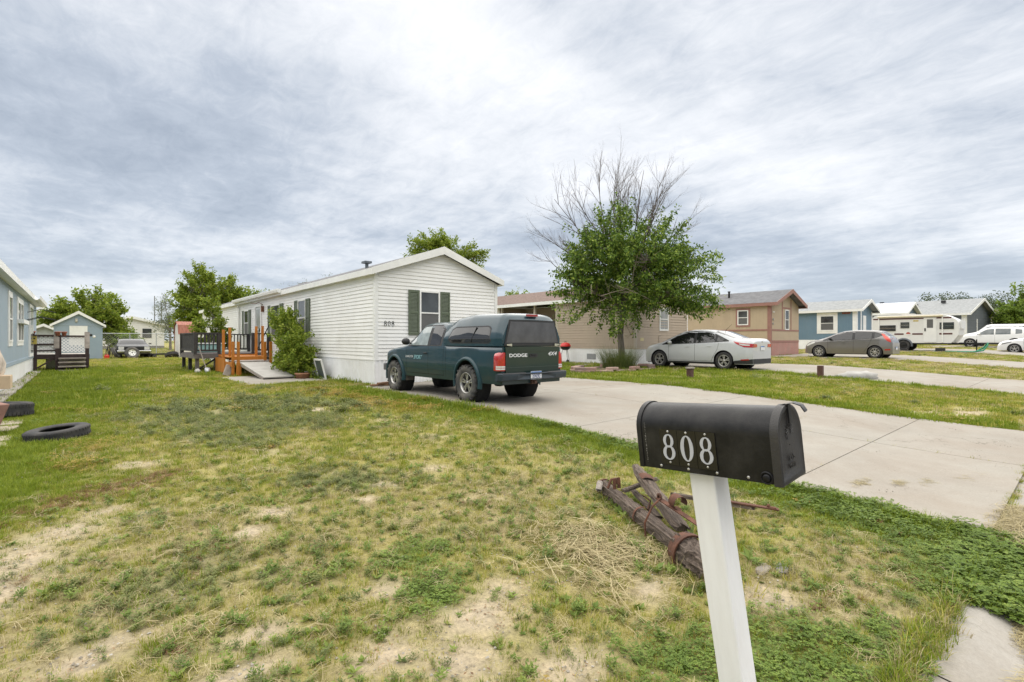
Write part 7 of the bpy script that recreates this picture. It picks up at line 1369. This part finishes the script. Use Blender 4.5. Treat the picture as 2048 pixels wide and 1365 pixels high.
ash = tree('ash_tree', 'leafy ash tree with a bare dead top growing from the paver border', 'tree', AT, [(0, 0, -.1), (.03, .02, .6), (-.02, .05, 1.3), (.02, 0, 2.0), (.0, .02, 2.6)], AB, 640, 62, .36, LF_ASH, .145, .066, seed=21, tr_r=.15, limbs=11, droop=.45, hole=.44, sc=1.1)
mb = MB()
def dead(mb, a, d, ln, r_, lev, rg):
    d = np.array(d, float); d /= np.linalg.norm(d); n = 6; pts = [np.array(a, float)]; dd_ = d.copy()
    for k in range(n): dd_ = dd_ + rg.normal(0, .07, 3) + np.array([0, 0, .03]); dd_ /= np.linalg.norm(dd_); pts.append(pts[-1] + dd_ * ln / n)
    mb.tube(pts, list(np.linspace(r_, r_ * .25, n + 1)), 5 if lev < 2 else 3, False)
    if lev >= 3: return
    for k in range((10, 6, 4)[lev]):
        f = rg.uniform(.25, .98); i = min(int(f * n), n - 1); p_ = pts[i] + (pts[i + 1] - pts[i]) * (f * n - i); nd = dd_ * 1. + rg.normal(0, .42, 3); nd[2] += .15; dead(mb, p_, nd, ln * rg.uniform(.28, .5), r_ * (1 - .6 * f) * .55, lev + 1, rg)
for (r_, f_, z_, dr_, dz, ln) in ((.1, 0, 4.2, .05, 1., 4.3), (.3, .1, 4.4, .25, 1., 4.0), (-.2, 0, 4.2, -.28, 1., 4.3), (.5, 0, 4.2, .5, 1., 3.9), (-.6, 0, 4.0, -.75, 1., 4.0), (-.9, .1, 3.6, -1.0, .85, 3.5), (.9, 0, 4.2, .85, .9, 2.9), (-1.0, 0, 3.0, -1., .38, 2.9), (.1, .5, 4.3, .12, 1., 3.8), (-.4, -.3, 4.4, -.12, 1., 3.9), (.4, .3, 4.6, .36, 1., 3.7), (-.1, .2, 4.5, -.05, 1., 4.0), (-.3, .2, 4.3, -.45, 1., 3.7), (.6, -.2, 4.3, .62, 1., 3.4), (-1.0, .2, 3.6, -.8, .8, 2.8)):
    ln *= .86; a = cw(r_, f_, z_); dv = cw(dr_, rg.uniform(-.15, .15), dz); dead(mb, a, dv, ln, .032, 0, rg)
o = mb.build('dead_branches', M_DEAD, ash)
mb = MB()
for k in range(9): a = cw(rg.uniform(-1.5, .7), rg.uniform(-1.8, -1.3), rg.uniform(2.6, 3.5)); dead(mb, a, cw(rg.normal(0, .8), -.3, rg.normal(.1, .4)), rg.uniform(.7, 1.2), .014, 2, rg)
for k in range(10): a = cw(rg.uniform(.0, .6), rg.uniform(-.3, .1), rg.uniform(1.1, 2.2)); dead(mb, a, cw(rg.normal(.5, .5), -.3, rg.normal(.3, .4)), rg.uniform(.6, 1.1), .012, 2, rg)
mb.build('dry_twigs', M_PALE, ash)
# ornamental grass at its foot
P, Fc = [], []; rd2 = random.Random(5)
for _ in range(1500):
    a = rd2.uniform(0, 6.283); q_ = math.sqrt(rd2.random()); U0 = (q_ * .72 * math.cos(a), q_ * .55 * math.sin(a)); blade(P, Fc, U0, a + rd2.uniform(-.9, .9), rd2.uniform(.45, 1.05), .009, rd2.uniform(.1, .55), rd2.uniform(0, .5), 4)
me = bpy.data.meshes.new('blades'); me.from_pydata(P, [], Fc); me.update(); og = thing('ornamental_grass', 'tall arching grass clump at the foot of the ash tree', 'grass clump', (15.75, 12.05, gzf(15.7, 12) + .03)); link('blades', me, leafmat('tall_grass', [(0, (.05, .09, .02)), (.5, (.11, .16, .04)), (1, (.24, .24, .09))], .3), og)
# ---- shrubs beside the ramp and the deck
tree('shrub', 'tall leafy green shrub against the wall between ramp and window', 'shrub', (5.45, 17.9, 0.), [(0, 0, 0), (-.02, 0, .3), (0, .02, .6), (.0, 0, .9)], [(0, .2, 1.35, .38, .6, .85), (-.05, -.8, .85, .4, .55, .75), (0, -1.2, .6, .36, .45, .5), (-.1, .6, 1.9, .35, .6, .32), (-.1, -.2, .5, .45, .9, .4)], 230, 55, .19, LF_BRT, .095, .055, seed=5, tr_r=.035, limbs=8, droop=.4, hole=.36, sc=2.)
tree('sapling', 'slim bright green sapling standing behind the dark deck', 'sapling', (4.75, 26.6, 0.), [(0, 0, 0), (.0, 0, .8), (.03, 0, 1.6), (0, 0, 2.3)], [(0, 0, 2.45, .42, .42, .75), (-.4, 0, 1.75, .4, .4, .5), (.35, .1, 1.7, .45, .4, .55), (0, 0, 1.0, .6, .5, .45)], 110, 70, .2, LF_BRT, .11, .06, seed=6, tr_r=.03, limbs=7, hole=.4, sc=2.)
tree('shrub', 'low bright green bush in front of the far white house', 'shrub', (3.3, 53., .0), [(0, 0, 0), (0, 0, .4), (0, 0, .8)], [(0, 0, 1.15, .85, .8, .75), (.2, 0, 1.7, .4, .4, .4)], 70, 30, .26, LF_MID, .14, .08, seed=8, tr_r=.05, limbs=6, hole=.38)
# ---- background trees
tree('broadleaf_tree', 'round bright green tree behind the light blue shed', 'tree', (1.0, 57., gzf(1, 57)), [(0, 0, 0), (.05, 0, 1.2), (0, 0, 2.2)], [(-.1, 0, 3.8, 2.0, 2.2, 1.5), (-1.8, 0, 2.9, 1.5, 1.7, 1.1), (1.0, 0, 3.1, 1.3, 1.6, 1.2), (1.4, -.5, 1.9, .9, 1.2, 1.0), (.3, 0, 4.5, 1.3, 1.4, .8)], 260, 95, .50, LF_BRT, .23, .13, seed=31, tr_r=.2, limbs=9, hole=.40, sc=.6)
tree('broadleaf_tree', 'big yellow green tree rising above the rusty barn shed', 'tree', (9.9, 57., gzf(9, 57)), [(0, 0, 0), (.1, 0, 1.4), (0, 0, 2.6), (.1, 0, 3.6)], [(0, 0, 6.0, 2.4, 2.0, 1.8), (-1.3, 0, 4.8, 1.9, 1.8, 1.5), (2.7, 0, 4.9, 2.4, 1.8, 1.5), (-.4, -.5, 3.4, 2.6, 1.8, 1.2), (-.2, 0, 7.6, 1.1, 1.1, .8), (3.6, 0, 4.2, 1.2, 1.2, .9), (-1.6, -.8, 2.2, 1.6, 1.2, .9)], 360, 90, .52, LF_BRT, .23, .13, seed=33, tr_r=.24, limbs=11, hole=.42, sc=.6)
tree('willow_tree', 'pale grey green wispy tree left of the big yellow green tree', 'tree', (7.6, 66., gzf(7, 66)), [(0, 0, 0), (0, 0, 1.4), (0, 0, 2.6)], [(-.4, 0, 4.2, 1.0, 1., 1.5), (.8, 0, 3.6, 1.0, 1., 1.3), (-.8, 0, 2.6, 1., 1., .9)], 90, 34, .42, LF_PAL, .20, .05, seed=35, tr_r=.12, limbs=8, hole=.44, sc=.8)
tree('broadleaf_tree', 'green tree crown showing above the gable of the white home', 'tree', (20.75, 31.2, .62), [(0, 0, 0), (0, 0, 2.), (.1, 0, 4.), (0, 0, 5.6)], [(*cw(-1.2, 0, 7.2), 1.5, 1.4, 1.0), (*cw(.4, 0, 7.2), 1.5, 1.4, .9), (*cw(1.7, 0, 6.6), 1.0, 1.0, .75), (*cw(-.4, 0, 7.9), .9, .8, .5), (*cw(.1, 0, 7.0), 1.3, 1.2, .8), (*cw(0, 0, 5.9), 1.8, 1.6, .9)], 230, 85, .42, LF_BRT, .19, .10, seed=37, tr_r=.16, limbs=9, hole=.4, sc=.8)
tree('broadleaf_tree', 'small round tree crown above the brown roof of the tan home', 'tree', (39., 44.5, .3), [(0, 0, 0), (0, 0, 2.), (0, 0, 4.2)], [(0, 0, 5.6, 1.3, 1.3, .95), (-.8, 0, 5.2, .7, .7, .6)], 60, 40, .42, LF_BRT, .2, .12, seed=39, tr_r=.16, limbs=6)
tree('bare_tree', 'thin sparse treetop showing above the roof of the white home', 'tree', (13.2, 33.5, 0.), [(0, 0, 0), (0, 0, 1.5), (0, 0, 3.4), (.1, 0, 4.6)], [(0, 0, 5.2, 1.1, 1.1, .5), (-1.8, 1., 4.9, 1.1, 1., .35)], 60, 10, .3, LF_PAL, .1, .03, seed=41, tr_r=.09, limbs=9)
tree('broadleaf_tree', 'loose green tree right of the slate grey house gable', 'tree', (82., 6.2, .85), [(0, 0, 0), (0, 0, 1.), (.1, 0, 2.)], [(*cw(0, 0, 3.4), 1.9, 1.9, 1.7), (*cw(.1, 0, 5.6), .7, .7, .9), (*cw(-1.2, 0, 2.6), 1.2, 1.2, 1.0), (*cw(1.5, 0, 2.8), 1.4, 1.2, 1.1)], 210, 60, .5, LF_MID, .28, .17, seed=43, tr_r=.14, limbs=8, sc=.6)
# far wood behind the houses: one mass
rg = np.random.default_rng(91); cs_ = []
for k in range(46):
    f = k / 45; px_ = 1840 + 260 * f; d_ = 150 + 20 * rg.uniform(); X_ = (px_ - 1024) / 1011 * d_; wv = RIGHT * X_ + FWD * d_; hh = .86 * (8.5 + 4.5 * math.exp(-((f - .38) / .25) ** 2) + 2 * rg.normal(0, .6)) * 1.25
    for _ in range(16): cs_.append((wv.x + rg.normal(0, 2.5), wv.y + rg.normal(0, 2.5), gzf(75, 20) + hh * rg.uniform(.2, 1.)))
V_, F_ = leaves(np.array(cs_), np.full(len(cs_), 1.9), 80, .5, .36, .2, rg); o = link('far_wood', fastmesh('far_wood', V_, F_), LF_DRK); tag(o, 'dark far belt of trees along the horizon at the right', 'trees', kind='stuff')
for (x0, y0, n, tall, lab) in ((-30, 120, 60, 4.0, 'low distant hedge line beyond the left yards'), ):
    cs_ = [(x0 + rg.uniform(0, 110), y0 + rg.normal(0, 4), gzf(0, y0) + tall * rg.uniform(0, 1.) ** .8) for _ in range(620)]; V_, F_ = leaves(np.array(cs_), np.full(len(cs_), 1.3), 60, .4, .28, .2, rg); o = link('hedge', fastmesh('hedge', V_, F_), LF_DRK); tag(o, lab, 'hedge', kind='stuff')
